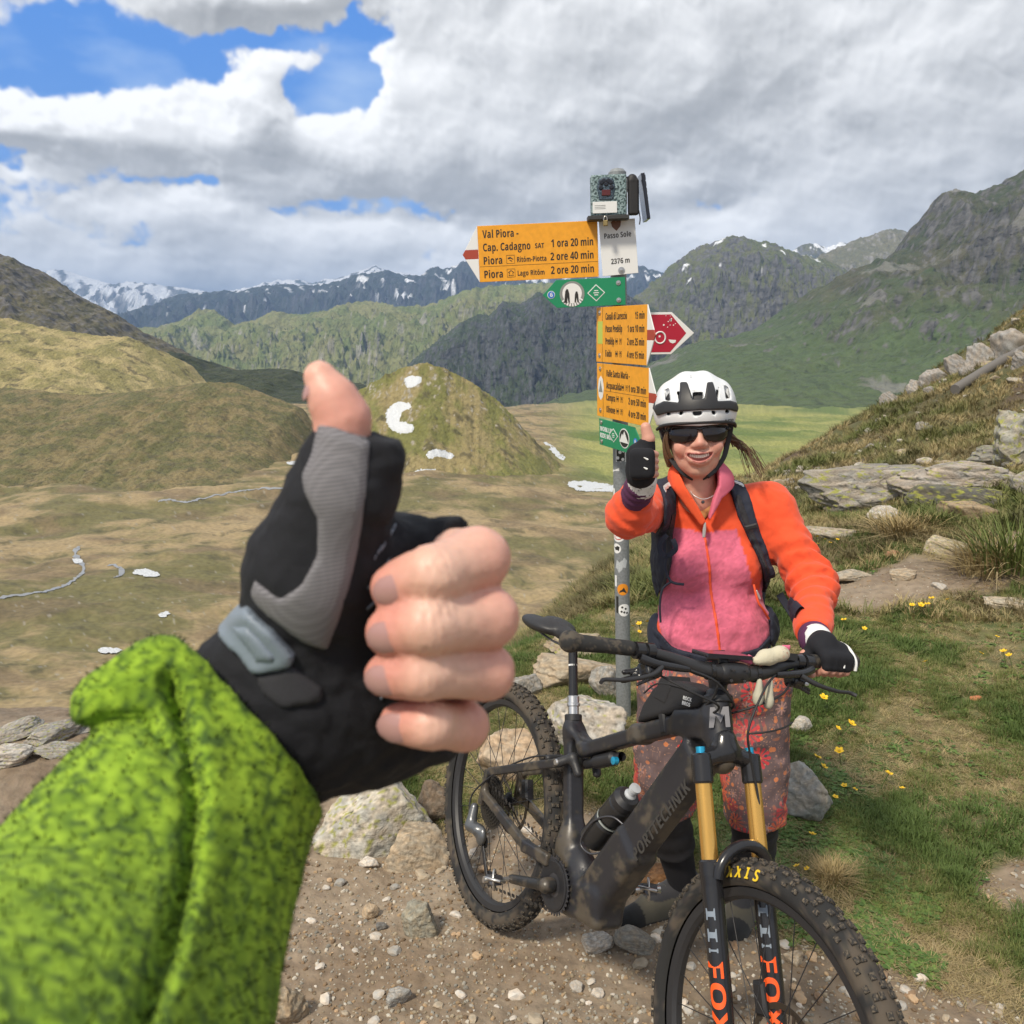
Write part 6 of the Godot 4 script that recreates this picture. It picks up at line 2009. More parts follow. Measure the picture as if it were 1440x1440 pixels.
		var toe: Vector3 = j.call(1038, 1322, 2.44) if k == 0 else j.call(893, 1287, 2.475)
		var gy := .0
		toe.y = gy + .055
		var heel := Vector3(an.x, gy + .062, an.z - .015)
		var along := (toe - heel).normalized()
		var side := along.cross(Vector3.UP).normalized()
		var b := Solid.new()
		b.blend = .035
		b.limb(an + Vector3(0, .02, 0), heel + Vector3(0, .03, 0), .050, .046)
		b.limb(heel, heel + along * .10 + Vector3(0, .012, 0), .046, .046)
		b.limb(heel + along * .08 + Vector3(0, -.002, 0), heel + along * .205 + Vector3(0, -.012, 0), .047, .040)
		b.shape = func(p: Vector3, d: float) -> float: return maxf(d, gy + .020 - p.y)
		var toe_end := heel + along * .175
		b.tint = func(p: Vector3) -> Color:
			var t := (p - toe_end).dot(along)
			if t > 0.0 or p.y < gy + .045: return Color(.018, .018, .019)
			return Color(.085, .075, .055) if (p - heel).dot(along) > .02 and p.y < gy + .10 else Color(.030, .030, .032)
		var boot := part("boot", b.mesh(.006), M.cloth, root)
		var so := Solid.new()
		so.blend = .02
		so.limb(heel + Vector3(0, -.040, 0), heel + along * .20 + Vector3(0, -.040, 0), .044, .046)
		so.shape = func(p: Vector3, d: float) -> float: return maxf(maxf(d, p.y - gy - .024), gy - .002 - p.y)
		part("sole", so.mesh(.006), M.rubber, boot)
		for q in 4:
			var c := heel + along * (.075 + q * .026) + Vector3(0, .062 - q * .010, 0)
			part("lace", tube([c - side * .024 - Vector3(0, .010, 0), c, c + side * .024 - Vector3(0, .010, 0)], .0030, 6), M.lace, boot)
			for s in [1, -1]: part("lace_hook", lathe([Vector2(.0001, .004), Vector2(.004, .003), Vector2(.005, 0)], 9), M.steel, boot, turned(c + side * .026 * s - Vector3(0, .012, 0), c + side * .05 * s))
	# hair: locks beside the face and strands blown to the side
	var hr2 := SurfaceTool.new()
	hr2.begin(Mesh.PRIMITIVE_TRIANGLES)
	var rng := RandomNumberGenerator.new()
	rng.seed = 17
	for k in 64:
		var u := rng.randf()
		var v := rng.randf_range(-1.0, 1.0)
		var w := rng.randf_range(-1.0, 1.0)
		var pts := [hf * Vector3(.070 + .006 * v, .020 - u * .03, -.030 + .02 * w), hf * Vector3(.092 + .010 * v, -.004 - u * .02, -.040 + .02 * w), hf * Vector3(.108 + .030 * u + .012 * v, -.030 - .02 * u + .012 * w, -.045 + .02 * w), hf * Vector3(.112 + .045 * u + .014 * v, -.062 - .02 * w, -.050 + .03 * w), hf * Vector3(.118 + .065 * u + .020 * v, -.095 - .03 * absf(w), -.05 + .04 * w)]
		var n := 3 if u < .45 else 5
		add_tube(hr2, smooth_line(pts.slice(0, n), 5), rng.randf_range(.0006, .0013) if n == 5 else .0020, 5)
	for k in 60:
		var v := rng.randf_range(-1.0, 1.0)
		var w := rng.randf_range(-1.0, 1.0)
		add_tube(hr2, smooth_line([hf * Vector3(-.070, .030, .000 + .03 * w), hf * Vector3(-.084 + .004 * v, -.005, -.005 + .03 * w), hf * Vector3(-.082 + .006 * v, -.045 + .01 * w, -.012 + .03 * w), hf * Vector3(-.072 + .006 * v, -.075 + .015 * w, -.020 + .03 * w)], 5), .0016, 5)
	part("hair", hr2.commit(), M.hair, root)
	var nape := Solid.new()
	nape.blend = .02
	nape.egg(Vector3(0, .02, -.085), Vector3(.080, .085, .075))
	nape.egg(Vector3(.02, -.060, -.110), Vector3(.040, .050, .030))
	part("hair", nape.mesh(.007), M.hair, root, hf)
	# glasses
	var g := thing("sunglasses", "dark wrap sunglasses on the rider's face", "sunglasses")
	g.transform = Transform3D(Basis(), o) * hf
	var face := Solid.new()
	face.blend = .02
	face.egg(Vector3(0, -.004, -.040), Vector3(.088, .075, .112))
	for s in [1, -1]:
		part("lens", layer(face, pv([.004 * s, .014, .030 * s, .019, .066 * s, .019, .080 * s, .013, .076 * s, -.010, .062 * s, -.022, .040 * s, -.025, .018 * s, -.018, .007 * s, -.004]), .007, .0026, -.06, .1, .002, -.002), M.lens_dark, g)
		part("temple", tube(smooth_line([Vector3(.078 * s, .012, .030), Vector3(.087 * s, .010, .0), Vector3(.084 * s, .006, -.055), Vector3(.080 * s, -.006, -.075)]), .0035, 8), M.bike_black, g)
	part("frame", layer(face, pv([-.084, .018, -.06, .0225, 0, .018, .06, .0225, .084, .018, .082, .012, .06, .0185, .012, .0135, 0, .009, -.012, .0135, -.06, .0185, -.082, .012]), .0085, .0024, -.06, .1, .0015, -.001), M.bike_gloss, g)
	# helmet
	var hm := thing("bike_helmet", "white bike helmet with black visor and vents on the rider's head", "helmet")
	hm.transform = Transform3D(Basis(), o) * hf * Transform3D(Basis(Vector3.RIGHT, .10), Vector3(0, .002, 0))
	var px2 := func(l: Array) -> PackedVector2Array:
		var r := PackedVector2Array()
		for i in range(0, l.size(), 2): r.append(Vector2((l[i] - 479.0) / 3.43 * .00192, (380.0 - l[i + 1]) / 3.43 * .00192))
		return r
	var dome := Solid.new()
	dome.blend = .02
	dome.egg(Vector3(0, .060, -.048), Vector3(.112, .104, .138))
	var vents: Array = []
	for l in [[457, 90, 503, 90, 509, 122, 451, 122], [386, 104, 405, 97, 408, 112, 382, 122], [556, 97, 574, 103, 580, 122, 560, 120], [452, 178, 496, 178, 499, 210, 447, 210], [445, 264, 490, 264, 485, 284, 450, 284],
		[386, 264, 406, 262, 402, 278, 392, 282], [530, 264, 552, 266, 548, 286, 536, 282], [330, 168, 350, 160, 352, 218, 330, 218], [604, 160, 626, 166, 630, 220, 606, 218], [560, 176, 574, 170, 566, 214, 556, 218], [382, 172, 396, 178, 400, 216, 388, 214], [596, 266, 622, 268, 616, 284, 602, 284], [330, 270, 352, 266, 348, 282, 336, 284]]: vents.append(px2.call(l))
	dome.slack = .01
	dome.shape = func(p: Vector3, d: float) -> float:
		var q := Vector2(p.x, p.y)
		var ridge := .0022 * cos(p.x * 105.0) * sstep(.05, .10, p.y)
		d += ridge
		d = maxf(d, .018 + p.z * .10 - p.y + absf(p.x) * .06)
		if p.z > .0:
			for v in vents: d = maxf(d, -maxf(outline_far(v, q), -(d + .016)))
		# openings along the sides and back
		var s := absf(p.x)
		d = maxf(d, -maxf(maxf(absf(p.y - .085) - .016, absf(p.z + .075) - .045), .098 - s))
		return maxf(d, -(d + .020))
	part("shell", dome.mesh(.0038), M.helmet_white, hm)
	var inner := Solid.new()
	inner.egg(Vector3(0, .058, -.048), Vector3(.100, .092, .125))
	inner.shape = func(p: Vector3, d: float) -> float: return maxf(d, .022 + p.z * .10 - p.y)
	part("liner", inner.mesh(.007), M.rubber, hm)
	var bare := Solid.new()
	bare.egg(Vector3(0, .060, -.048), Vector3(.112, .104, .138))
	part("visor", layer(bare, px2.call([278, 262, 288, 238, 322, 216, 384, 222, 399, 131, 430, 131, 448, 207, 500, 207, 520, 136, 549, 136, 563, 222, 628, 226, 664, 240, 678, 270, 668, 286, 620, 268, 560, 262, 478, 259, 390, 263, 330, 272, 290, 290]), .0055, .0032, -.10, .12, .002, .004), M.bike_satin, hm)
	part("lettering", letters("ALPINA", .006, "Droid Sans", true, .0006), M.print_black, hm, Transform3D(Basis(Vector3.UP, .62), Vector3(.066, .036, .066)))
	var rim := [Vector3(-.104, .012, -.02), Vector3(-.092, .026, .030), Vector3(-.055, .033, .068), Vector3(0, .036, .084), Vector3(.055, .033, .068), Vector3(.092, .026, .030), Vector3(.104, .012, -.02)]
	part("rim", tube(smooth_line(rim), .0045, 8), M.rubber, hm)
	for s in [1, -1]:
		part("chin_strap", strap_band(smooth_line([Vector3(.092 * s, .020, .0), Vector3(.082 * s, -.030, -.004), Vector3(.068 * s, -.070, .008), Vector3(.040 * s, -.104, .014), Vector3(.012 * s, -.122, .010)]), .013, .0022), M.rubber, hm)
		part("chin_strap", strap_band(smooth_line([Vector3(.094 * s, .015, -.06), Vector3(.086 * s, -.020, -.035), Vector3(.072 * s, -.062, .002)]), .012, .0022), M.rubber, hm)
	part("buckle", box(.030, .017, .010, .003), M.bike_black, hm, Transform3D(Basis(Vector3.BACK, .6) * Basis(Vector3.UP, .3), Vector3(.034, -.106, .020)))
	# backpack: body behind, straps over the shoulders, belt
	var bp := thing("backpack", "dark navy hiking backpack with padded straps worn by the rider", "backpack", o)
	var pk := Solid.new()
	pk.blend = .04
	pk.slab(j.call(1005, 790, 2.70), Vector3(.150, .23, .085), .05)
	pk.slab(j.call(1005, 905, 2.68), Vector3(.165, .06, .07), .04)
	part("body", pk.mesh(.010), M.navy, bp)
	var pouch := Solid.new()
	pouch.blend = .02
	pouch.egg(j.call(924, 888, 2.50), Vector3(.028, .055, .05))
	pouch.egg(j.call(930, 905, 2.48), Vector3(.030, .030, .04))
	part("side_pouch", pouch.mesh(.006), M.navy, bp)
	part("pouch_zip", tube(smooth_line([j.call(932, 872, 2.455), j.call(936, 888, 2.448), j.call(936, 905, 2.448)]), .0022, 6), M.silver, bp)
	jk.slack = .012
	var strap_l := pv2(j, [933, 668, 955, 664, 957, 676, 953, 715, 949, 758, 941, 806, 931, 850, 926, 872, 917, 868, 920, 820, 925, 770, 929, 712], 2.42)
	var strap_r := pv2(j, [1030, 660, 1054, 658, 1059, 690, 1066, 730, 1078, 768, 1092, 812, 1100, 850, 1090, 858, 1077, 812, 1058, 768, 1040, 728, 1032, 692], 2.42)
	for sp in [[strap_l, "strap"], [strap_r, "strap"]]:
		part("shoulder_strap", layer(jk, sp[0], .012, .0052, -.06, .30, .006, .004), M.navy, bp)
	part("mesh_pad", layer(jk, pv2(j, [941, 720, 952, 718, 948, 758, 940, 804, 934, 840, 931, 838, 936, 790], 2.42), .0145, .005, -.06, .30, .003, .004), M.pad, bp)
	part("mesh_pad", layer(jk, pv2(j, [1037, 700, 1046, 698, 1056, 735, 1072, 775, 1082, 806, 1078, 808, 1060, 768, 1044, 730], 2.42), .0145, .005, -.06, .30, .003, .004), M.pad, bp)
	part("reflective_band", layer(jk, pv2(j, [934, 688, 956, 679, 957, 684, 935, 693], 2.42), .0150, .0038, -.06, .30, .001, .004), M.silver, bp)
	part("reflective_band", layer(jk, pv2(j, [1040, 681, 1056, 687, 1056, 692, 1041, 685], 2.42), .0150, .0038, -.06, .30, .001, .004), M.silver, bp)
	part("chest_clip", box(.034, .014, .010, .003), M.bike_black, bp, Transform3D(Basis(Vector3.BACK, .25), j.call(1056, 741, 2.385)))
	part("hip_belt", layer(jk, pv2(j, [915, 885, 928, 892, 945, 908, 1000, 914, 1060, 905, 1092, 888, 1098, 902, 1064, 919, 1002, 927, 942, 922, 914, 905], 2.42), .009, .0055, -.12, .30, .003, .004), M.navy, bp)
	part("hip_pad", layer(jk, pv2(j, [1082, 868, 1100, 860, 1106, 900, 1092, 916, 1082, 905], 2.42), .016, .006, -.2, .30, .006, .004), M.navy, bp)
	part("belt_buckle", box(.050, .026, .012, .004), M.bike_black, bp, Transform3D(Basis(), j.call(1006, 921, 2.345)))
	part("webbing", strap_band([j.call(1096, 835, 2.46), j.call(1108, 854, 2.45), j.call(1121, 874, 2.42)], .022, .002), M.navy, bp)
	# pull cord tied on the left strap
	part("pull_cord", strap_band(smooth_line([j.call(938, 752, 2.37), j.call(928, 764, 2.36), j.call(930, 778, 2.355), j.call(938, 782, 2.352), j.call(950, 772, 2.355), j.call(946, 758, 2.365)]), .014, .003), M.navy, bp)
	part("pull_cord", tube(smooth_line([j.call(938, 780, 2.352), j.call(936, 800, 2.35), j.call(944, 818, 2.345), j.call(962, 822, 2.338)]), .0038, 7), M.navy, bp)
	part("pull_cord", tube(smooth_line([j.call(944, 818, 2.345), j.call(932, 828, 2.35), j.call(928, 850, 2.355), j.call(929, 875, 2.36)]), .0030, 7), M.navy, bp)

func head_mesh_at(m: ArrayMesh, t: Transform3D) -> ArrayMesh:
	var st := SurfaceTool.new()
	st.append_from(m, 0, t)
	return st.commit()

func neck_solid(j: Callable) -> Solid:
	var s := Solid.new()
	s.blend = .03
	s.limb(j.call(988, 726, 2.49), j.call(984, 680, 2.47), .088, .078)
	s.egg(j.call(996, 760, 2.50), Vector3(.14, .10, .098))
	return s

func pv2(j: Callable, l: Array, d: float) -> PackedVector2Array:
	var r := PackedVector2Array()
	for i in range(0, l.size(), 2):
		var q: Vector3 = j.call(l[i], l[i + 1], d)
		r.append(Vector2(q.x, q.y))
	return r

func seg_far(p: Vector3, a: Vector3, b: Vector3) -> float:
	var t := clampf((p - a).dot(b - a) / (b - a).length_squared(), 0.0, 1.0)
	return (p - a.lerp(b, t)).length()

# a flat band along points; its flat side faces forward
func strap_band(pts: Array, w: float, t: float) -> ArrayMesh:
	var v := PackedVector3Array()
	for i in pts.size():
		var dir: Vector3 = (pts[mini(i + 1, pts.size() - 1)] - pts[maxi(i - 1, 0)]).normalized()
		var side := dir.cross(Vector3(0, .3, 1)).normalized()
		var up := side.cross(dir)
		for q in [[-1, 0], [-.8, 1], [.8, 1], [1, 0], [.8, -1], [-.8, -1], [-1, 0]]:
			v.append(pts[i] + side * q[0] * w * .5 + up * q[1] * t * .5)
	return grid_mesh(v, PackedColorArray(), 7, pts.size(), true, PackedVector2Array(), true)
# ---------------------------------------------------------------- stones, grass, flowers, snow
func seen(p: Vector3) -> Vector2:                           # where a point lies in the photograph's frame
	var d := p - Vector3(0, EYE, 0)
	var zc := -d.y * up_s - d.z * up_c
	if zc < 0.05: return Vector2(-9999, -9999)
	return Vector2(720.0 + FOC * d.x / zc, 720.0 - FOC * (d.y * up_c - d.z * up_s) / zc)

func hit(x: float, y: float, from := 1.2) -> Vector3:       # where the line of sight meets the ground
	var d := from
	var last := from
	while d < 90.0:
		var p := at(x, y, d)
		if p.y < ground(p.x, p.z):
			for k in 12:
				var m := (last + d) * 0.5
				p = at(x, y, m)
				if p.y < ground(p.x, p.z): d = m
				else: last = m
			return at(x, y, d)
		last = d
		d *= 1.02
	return at(x, y, d)

var ico := {}
func ball(level: int) -> Array:                             # [points, faces] of a subdivided icosahedron
	if ico.has(level): return ico[level]
	var v: Array = []
	var f: Array = []
	if level == 0:
		var g := (1.0 + sqrt(5.0)) / 2.0
		for q in [[-1, g, 0], [1, g, 0], [-1, -g, 0], [1, -g, 0], [0, -1, g], [0, 1, g], [0, -1, -g], [0, 1, -g], [g, 0, -1], [g, 0, 1], [-g, 0, -1], [-g, 0, 1]]: v.append(Vector3(q[0], q[1], q[2]).normalized())
		f = [0, 11, 5, 0, 5, 1, 0, 1, 7, 0, 7, 10, 0, 10, 11, 1, 5, 9, 5, 11, 4, 11, 10, 2, 10, 7, 6, 7, 1, 8, 3, 9, 4, 3, 4, 2, 3, 2, 6, 3, 6, 8, 3, 8, 9, 4, 9, 5, 2, 4, 11, 6, 2, 10, 8, 6, 7, 9, 8, 1]
	else:
		var b := ball(level - 1)
		v = b[0].duplicate()
		var mids := {}
		var mid := func(i: int, k: int) -> int:
			var key := mini(i, k) * 100000 + maxi(i, k)
			if not mids.has(key):
				mids[key] = v.size()
				v.append((v[i] + v[k]).normalized())
			return mids[key]
		for t in range(0, b[1].size(), 3):
			var p: int = b[1][t]
			var q: int = b[1][t + 1]
			var r: int = b[1][t + 2]
			var x: int = mid.call(p, q)
			var y: int = mid.call(q, r)
			var z: int = mid.call(r, p)
			f.append_array([p, x, z, q, y, x, r, z, y, x, y, z])
	ico[level] = [v, f]
	return ico[level]

# a broken stone of unit half size: planes cut a ball, then grain; tone picks its colour
func stone(sd: int, level: int, cuts: int, tone: Color, lichen := 0.0, layered := 0.0, flat_ := false) -> ArrayMesh:
	var b := ball(level)
	var rng := RandomNumberGenerator.new()
	rng.seed = sd
	var pl: Array = []
	for k in cuts:
		var n := Vector3(rng.randfn(), rng.randfn(), rng.randfn()).normalized()
		pl.append([n, rng.randf_range(.46, .88)])
	pl.append([Vector3.UP, rng.randf_range(.55, .8)])
	var n1 := noise(sd, 1.0, 4)
	var v := PackedVector3Array()
	var c := PackedColorArray()
	var warm := tone.lerp(Color(tone.r * 1.15, tone.g * .95, tone.b * .75), .6)
	for d in b[0]:
		var r := 1.0
		for q in pl:
			var k: float = d.dot(q[0])
			if k > .01: r = minf(r, q[1] / k)
		r *= 1.0 + n1.get_noise_3dv(d * 1.6) * .07 + n1.get_noise_3dv(d * 6.0) * .035 + n1.get_noise_3dv(d * 15.0) * .014
		var p: Vector3 = d * r
		if layered > 0.0: p.x += sin(p.y * 22.0 + n1.get_noise_3dv(d * 2.0) * 4.0) * layered * .04
		v.append(p)
		var t: Color = tone.lerp(warm, clampf(.5 + n1.get_noise_3dv(d * 2.2 + Vector3.ONE * 9.0) * 1.6, 0.0, 1.0)) * (1.0 + n1.get_noise_3dv(d * 11.0) * .35)
		if layered > 0.0: t *= 1.0 + .22 * sin(p.y * 30.0 + n1.get_noise_3dv(d * 2.0) * 5.0)
		if lichen > 0.0:
			var l := n1.get_noise_3dv(d * 4.5 + Vector3.ONE * 30.0) + n1.get_noise_3dv(d * 14.0) * .5
			t = t.lerp(Color(.33, .34, .055), sstep(.42 - lichen, .52 - lichen, l) * .85)
			t = t.lerp(Color(.045, .045, .042), sstep(.36, .48, n1.get_noise_3dv(d * 5.0 + Vector3.ONE * 60.0)) * .7)
		c.append(Color(t.r, t.g, t.b))
	var n := PackedVector3Array()
	n.resize(v.size())
	var idx := PackedInt32Array()
	for t in range(0, b[1].size(), 3):
		var i: int = b[1][t]
		var k: int = b[1][t + 1]
		var m: int = b[1][t + 2]
		idx.append_array(PackedInt32Array([i, m, k]))
		var fn := (v[k] - v[i]).cross(v[m] - v[i])
		n[i] += fn
		n[k] += fn
		n[m] += fn
	for i in n.size(): n[i] = n[i].normalized()
	if flat_:
		var st := SurfaceTool.new()
		st.begin(Mesh.PRIMITIVE_TRIANGLES)
		st.set_smooth_group(-1)
		for i in idx:
			st.set_color(c[i])
			st.add_vertex(v[i])
		st.generate_normals()
		return st.commit()
	return amesh(v, n, idx, c)

const GREY := Color(.30, .295, .275)
const PALE := Color(.44, .425, .39)
const BEIGE := Color(.36, .31, .235)
const RUST := Color(.26, .14, .065)
const DARK := Color(.15, .15, .145)

# a boulder that fills the box x0..x1, y0..y1 of the view and rests on the ground
func boulder(called: String, label: String, x0: float, y0: float, x1: float, y1: float, sd: int, tone: Color, lichen := 0.0, layered := 0.0, depth := 1.0, tilt := 0.0, group := "", level := 4, dist := 0.0) -> void:
	var p := hit((x0 + x1) * .5, y1)
	if dist > 0.0: p = at((x0 + x1) * .5, y1, dist)
	var m := -p.z / FOC * 1.02
	var w := (x1 - x0) * m
	var hh := (y1 - y0) * m
	var view := clampf((EYE - p.y) / maxf(-p.z, .1), .0, 1.2)
	hh = maxf(hh * 1.06 - w * depth * view * .45, hh * .45)
	var s := stone(sd, level, 15, tone, lichen, layered)
	var o := part(called, s, M.stone, self)
	var deep := w * depth
	var ang := atan2(p.x, -p.z)
	var back := Vector3(sin(ang), 0, -cos(ang)) * deep * .42
	o.transform = Transform3D(Basis(Vector3.UP, -ang) * Basis(Vector3.BACK, tilt) * Basis.from_scale(Vector3(w * .66, hh * .92, deep * .62)), p + back + Vector3(0, hh * (.02 if called == "crag" else .30), 0))
	tag(o, label, "rock", group)

func stones() -> void:
	var B := "boulders round the foot of the signpost"
	boulder("boulder", "big whitish boulder between the rear wheel and the signpost", 752, 968, 876, 1058, 101, PALE, .02, .15, .8, -.08, B)
	boulder("boulder", "flat beige slab behind the bike saddle left of the pole", 740, 918, 866, 968, 102, BEIGE, .0, .5, .7, .02, B)
	boulder("boulder", "grey stone just left of the foot of the signpost", 833, 930, 876, 985, 103, GREY, .0, .3, .9, .1, B)
	boulder("boulder", "weathered stone in the grass beyond the saddle", 765, 884, 862, 926, 104, BEIGE, .08, .4, .7, -.1, B)
	boulder("boulder", "small grey stone above the rear tyre", 712, 944, 757, 985, 105, GREY, .0, .2, .8, 0.0, B)
	boulder("boulder", "pale orange stained stone seen through the rear wheel", 668, 1022, 756, 1102, 106, Color(.42, .34, .25), .0, .2, .7, .2, B)
	boulder("boulder", "large pale slab with yellow lichen below the glove", 440, 1082, 606, 1208, 107, Color(.46, .45, .40), .16, .2, .45, .46)
	boulder("boulder", "rounded beige stone between lichen slab and rear wheel", 538, 1150, 634, 1224, 108, BEIGE, .0, .5, .7, .05)
	boulder("boulder", "dark stone wedged behind the rear tyre", 585, 1090, 640, 1160, 119, Color(.16, .13, .10), .0, .4, .7, .0)
	boulder("stone", "small white stone in front of the lichen slab", 503, 1203, 532, 1222, 109, Color(.6, .58, .54), 0, 0, .8, 0, "", 3)
	boulder("stone", "flat grey green rock bedded in the path", 562, 1264, 618, 1322, 110, Color(.27, .26, .21), .0, .2, .8, .1)
	boulder("stone", "splintered layered rock in the lower left of the path", 383, 1376, 436, 1442, 111, Color(.30, .25, .18), .0, .9, .9, .5)
	boulder("stone", "grey stone near the bottom edge left of the bike", 538, 1384, 576, 1416, 112, GREY, .0, .3, .8, .1)
	boulder("stone", "flat grey stone under the rider's boot beside the front wheel", 868, 1304, 932, 1344, 113, Color(.24, .23, .20), .0, .3, .8, -.1)
	boulder("stone", "speckled grey white stone in front of the cranks", 810, 1311, 860, 1344, 114, PALE, .0, .2, .8, .1)
	boulder("stone", "rusty brown stone behind the rider's boot", 885, 1208, 962, 1266, 115, RUST, .0, .5, .6, 0.0)
	boulder("stone", "pale grey rock bedded in the turf right of the rider's knee", 1088, 1072, 1164, 1152, 116, Color(.31, .31, .285), .0, .7, .8, -.5)
	boulder("stone", "small pale rock beside the rider's thigh in the grass", 1112, 1008, 1140, 1032, 117, PALE, 0, .2, .8, 0, "", 3)
	boulder("stone", "pale round pebble right of the speckled stone", 800, 1378, 822, 1398, 118, PALE, 0, 0, .8, 0, "", 3)
	boulder("stone", "white round pebble close to the front tyre", 828, 1386, 848, 1404, 120, Color(.5, .48, .44), 0, 0, .8, 0, "", 3)
	boulder("stone", "dark grey pebble below the lichen slab", 526, 1294, 545, 1308, 121, DARK, 0, 0, .8, 0, "", 3)
	boulder("stone", "tan pebble left of the dark grey one", 508, 1270, 536, 1294, 122, Color(.42, .34, .24), 0, 0, .8, 0, "", 3)
	boulder("stone", "beige stone seen behind the front wheel spokes", 1100, 1330, 1130, 1360, 123, BEIGE, 0, .3, .8, 0, "", 3)
	# right hand slope
	var L := "rock ledge on the right slope"
	boulder("ledge_rock", "long flat grey slab of the rock ledge right of the rider", 1130, 646, 1310, 722, 131, Color(.30, .29, .265), .10, .8, .55, .06, L, 5)
	boulder("ledge_rock", "right half of the flat rock ledge behind a grass tuft", 1280, 648, 1440, 700, 132, Color(.33, .31, .28), .08, .8, .6, .0, L, 5)
	boulder("ledge_rock", "dark lichen covered block under the ledge", 1292, 682, 1396, 722, 133, Color(.11, .11, .095), .22, .5, .6, .0, L)
	boulder("ledge_rock", "stacked slab with green lichen at the right edge", 1385, 585, 1470, 655, 134, Color(.31, .31, .27), .2, .9, .7, -.2, L, 5)
	boulder("ledge_rock", "thin dark slab in front of the stacked slab", 1352, 626, 1432, 656, 135, Color(.22, .22, .20), .1, .9, .7, .0, L)
	boulder("ledge_rock", "brown grey slope rock below the dark block", 1330, 700, 1400, 742, 136, Color(.30, .24, .16), .05, .5, .7, -.3, L)
	boulder("ledge_rock", "small block at the right edge above the big tussock", 1424, 655, 1466, 700, 137, GREY, .1, .4, .7, 0, L)
	boulder("stone", "pale yellowish stone lying on the far path", 1298, 752, 1352, 782, 138, Color(.42, .38, .29), .05, .3, .7, -.25)
	boulder("stone", "grey stone in the grass below the ledge", 1214, 706, 1266, 736, 139, PALE, .02, .3, .8, .2)
	boulder("stone", "low flat stone in the grass by the yellow flowers", 1138, 738, 1198, 760, 140, Color(.36, .33, .27), .02, .3, .9, .05)
	boulder("stone", "flat pale stone at the edge of the turf", 1168, 802, 1228, 820, 141, Color(.36, .33, .27), 0, .2, .9, 0)
	boulder("stone", "rounded tan stone at the path's near edge", 1248, 800, 1288, 818, 142, BEIGE, 0, .2, .8, 0)
	boulder("stone", "pale flat stone at the right edge of the far path", 1376, 838, 1470, 860, 143, Color(.42, .38, .30), 0, .2, .8, 0)
	boulder("stone", "small reddish stone on the far path", 1248, 774, 1268, 786, 144, Color(.36, .2, .12), 0, 0, .8, 0, "", 3)
	boulder("stone", "whitish stone lying on the far path", 1312, 819, 1334, 830, 145, PALE, 0, 0, .8, 0, "", 3)
	boulder("stone", "small orange stone in the worn turf", 1366, 978, 1380, 986, 146, Color(.5, .2, .10), 0, 0, .8, 0, "", 3)
	# pale crags high on the slope
	var C := "pale crags on the skyline of the right slope"
	var cr := 0
	for q in [[1392, 455, 1470, 500, .31], [1356, 480, 1402, 512, .34], [1326, 500, 1364, 524, .28], [1298, 514, 1334, 536, .32], [1272, 532, 1302, 550, .34], [1240, 550, 1268, 566, .30], [1415, 492, 1466, 514, .25], [1345, 511, 1376, 527, .27], [1300, 540, 1322, 552, .25]]:
		boulder("crag", ["largest pale crag at the right edge of the skyline", "pale crag second from the right edge on the skyline", "third crag of the pale row on the skyline", "fourth crag of the pale row, middle of the skyline", "small pale crag low on the skyline", "lowest pale crag of the row on the skyline", "grey crag below the largest one", "grey outcrop just below the third crag", "small grey outcrop below the fourth crag"][cr], q[0], q[1], q[2], q[3], 150 + cr, Color(q[4], q[4] * .98, q[4] * .94), 0, .5, .6, -.62, C, 4)
		cr += 1
	# stones scattered over the slope
	var rng := RandomNumberGenerator.new()
	rng.seed = 41
	var protos: Array = []
	for k in 6: protos.append(stone(170 + k, 2, 9, [GREY, PALE, BEIGE, GREY, Color(.40, .38, .33), DARK][k], .05, .4))
	for k in 130:
		var x := rng.randf_range(1090, 1440)
		var y := lerpf(_skyline(x) + 8.0, 720.0, pow(rng.randf(), 1.5))
		var p := hit(x, y, 4.0)
		if -p.z < 4.5 or -p.z > 60.0: continue
		var o := part("slope_stone", protos[k % 6], M.stone, self)
		var s := -p.z / FOC * (3.0 + 9.0 * pow(rng.randf(), 2.0))
		o.transform = Transform3D(Basis(Vector3.UP, rng.randf() * TAU) * Basis(Vector3.BACK, rng.randf_range(-.3, .3)) * Basis.from_scale(Vector3(s * 1.3, s * .75, s)), p + Vector3(0, s * .2, 0))
		var tone_name: String = ["grey", "pale", "beige", "grey", "whitish", "dark"][k % 6]
		tag(o, "%s loose stone %s of the right slope" % [tone_name, ["low on the left part", "on the middle part", "on the upper right part"][clampi(int((x - 1090) / 117.0), 0, 2)]], "stone", "loose stones on the right slope")
	# rocky rim of the pass on the left
	for q in [[-30, 1046, 44, 1082, "dark flat rock at the left edge of the rim"], [28, 1012, 112, 1050, "pale lichen spotted slab of the left rim"], [-20, 1014, 60, 1044, "grey slab at the left end of the rim"], [58, 1040, 120, 1064, "brown low rock in front of the rim"], [92, 1004, 150, 1030, "slab of the rim beside the sleeve"]]:
		boulder("rim_rock", q[4], q[0], q[1], q[2], q[3], 190 + absi(int(q[0])), [GREY, PALE, GREY, BEIGE, GREY][absi(int(q[1])) % 5], .1, .7, .7, rng.randf_range(-.1, .1), "rocks along the left rim of the pass")
	# pebbles on the path: countable ones, then gravel
	var pm: Array = []
	var names := ["pale", "beige", "grey", "brown", "white", "tan"]
	var tones := [PALE, BEIGE, GREY, Color(.24, .17, .11), Color(.55, .53, .49), Color(.42, .31, .2)]
	for k in 12: pm.append(stone(210 + k, 1, 7, tones[k % 6], 0, 0, true))
	var made := 0
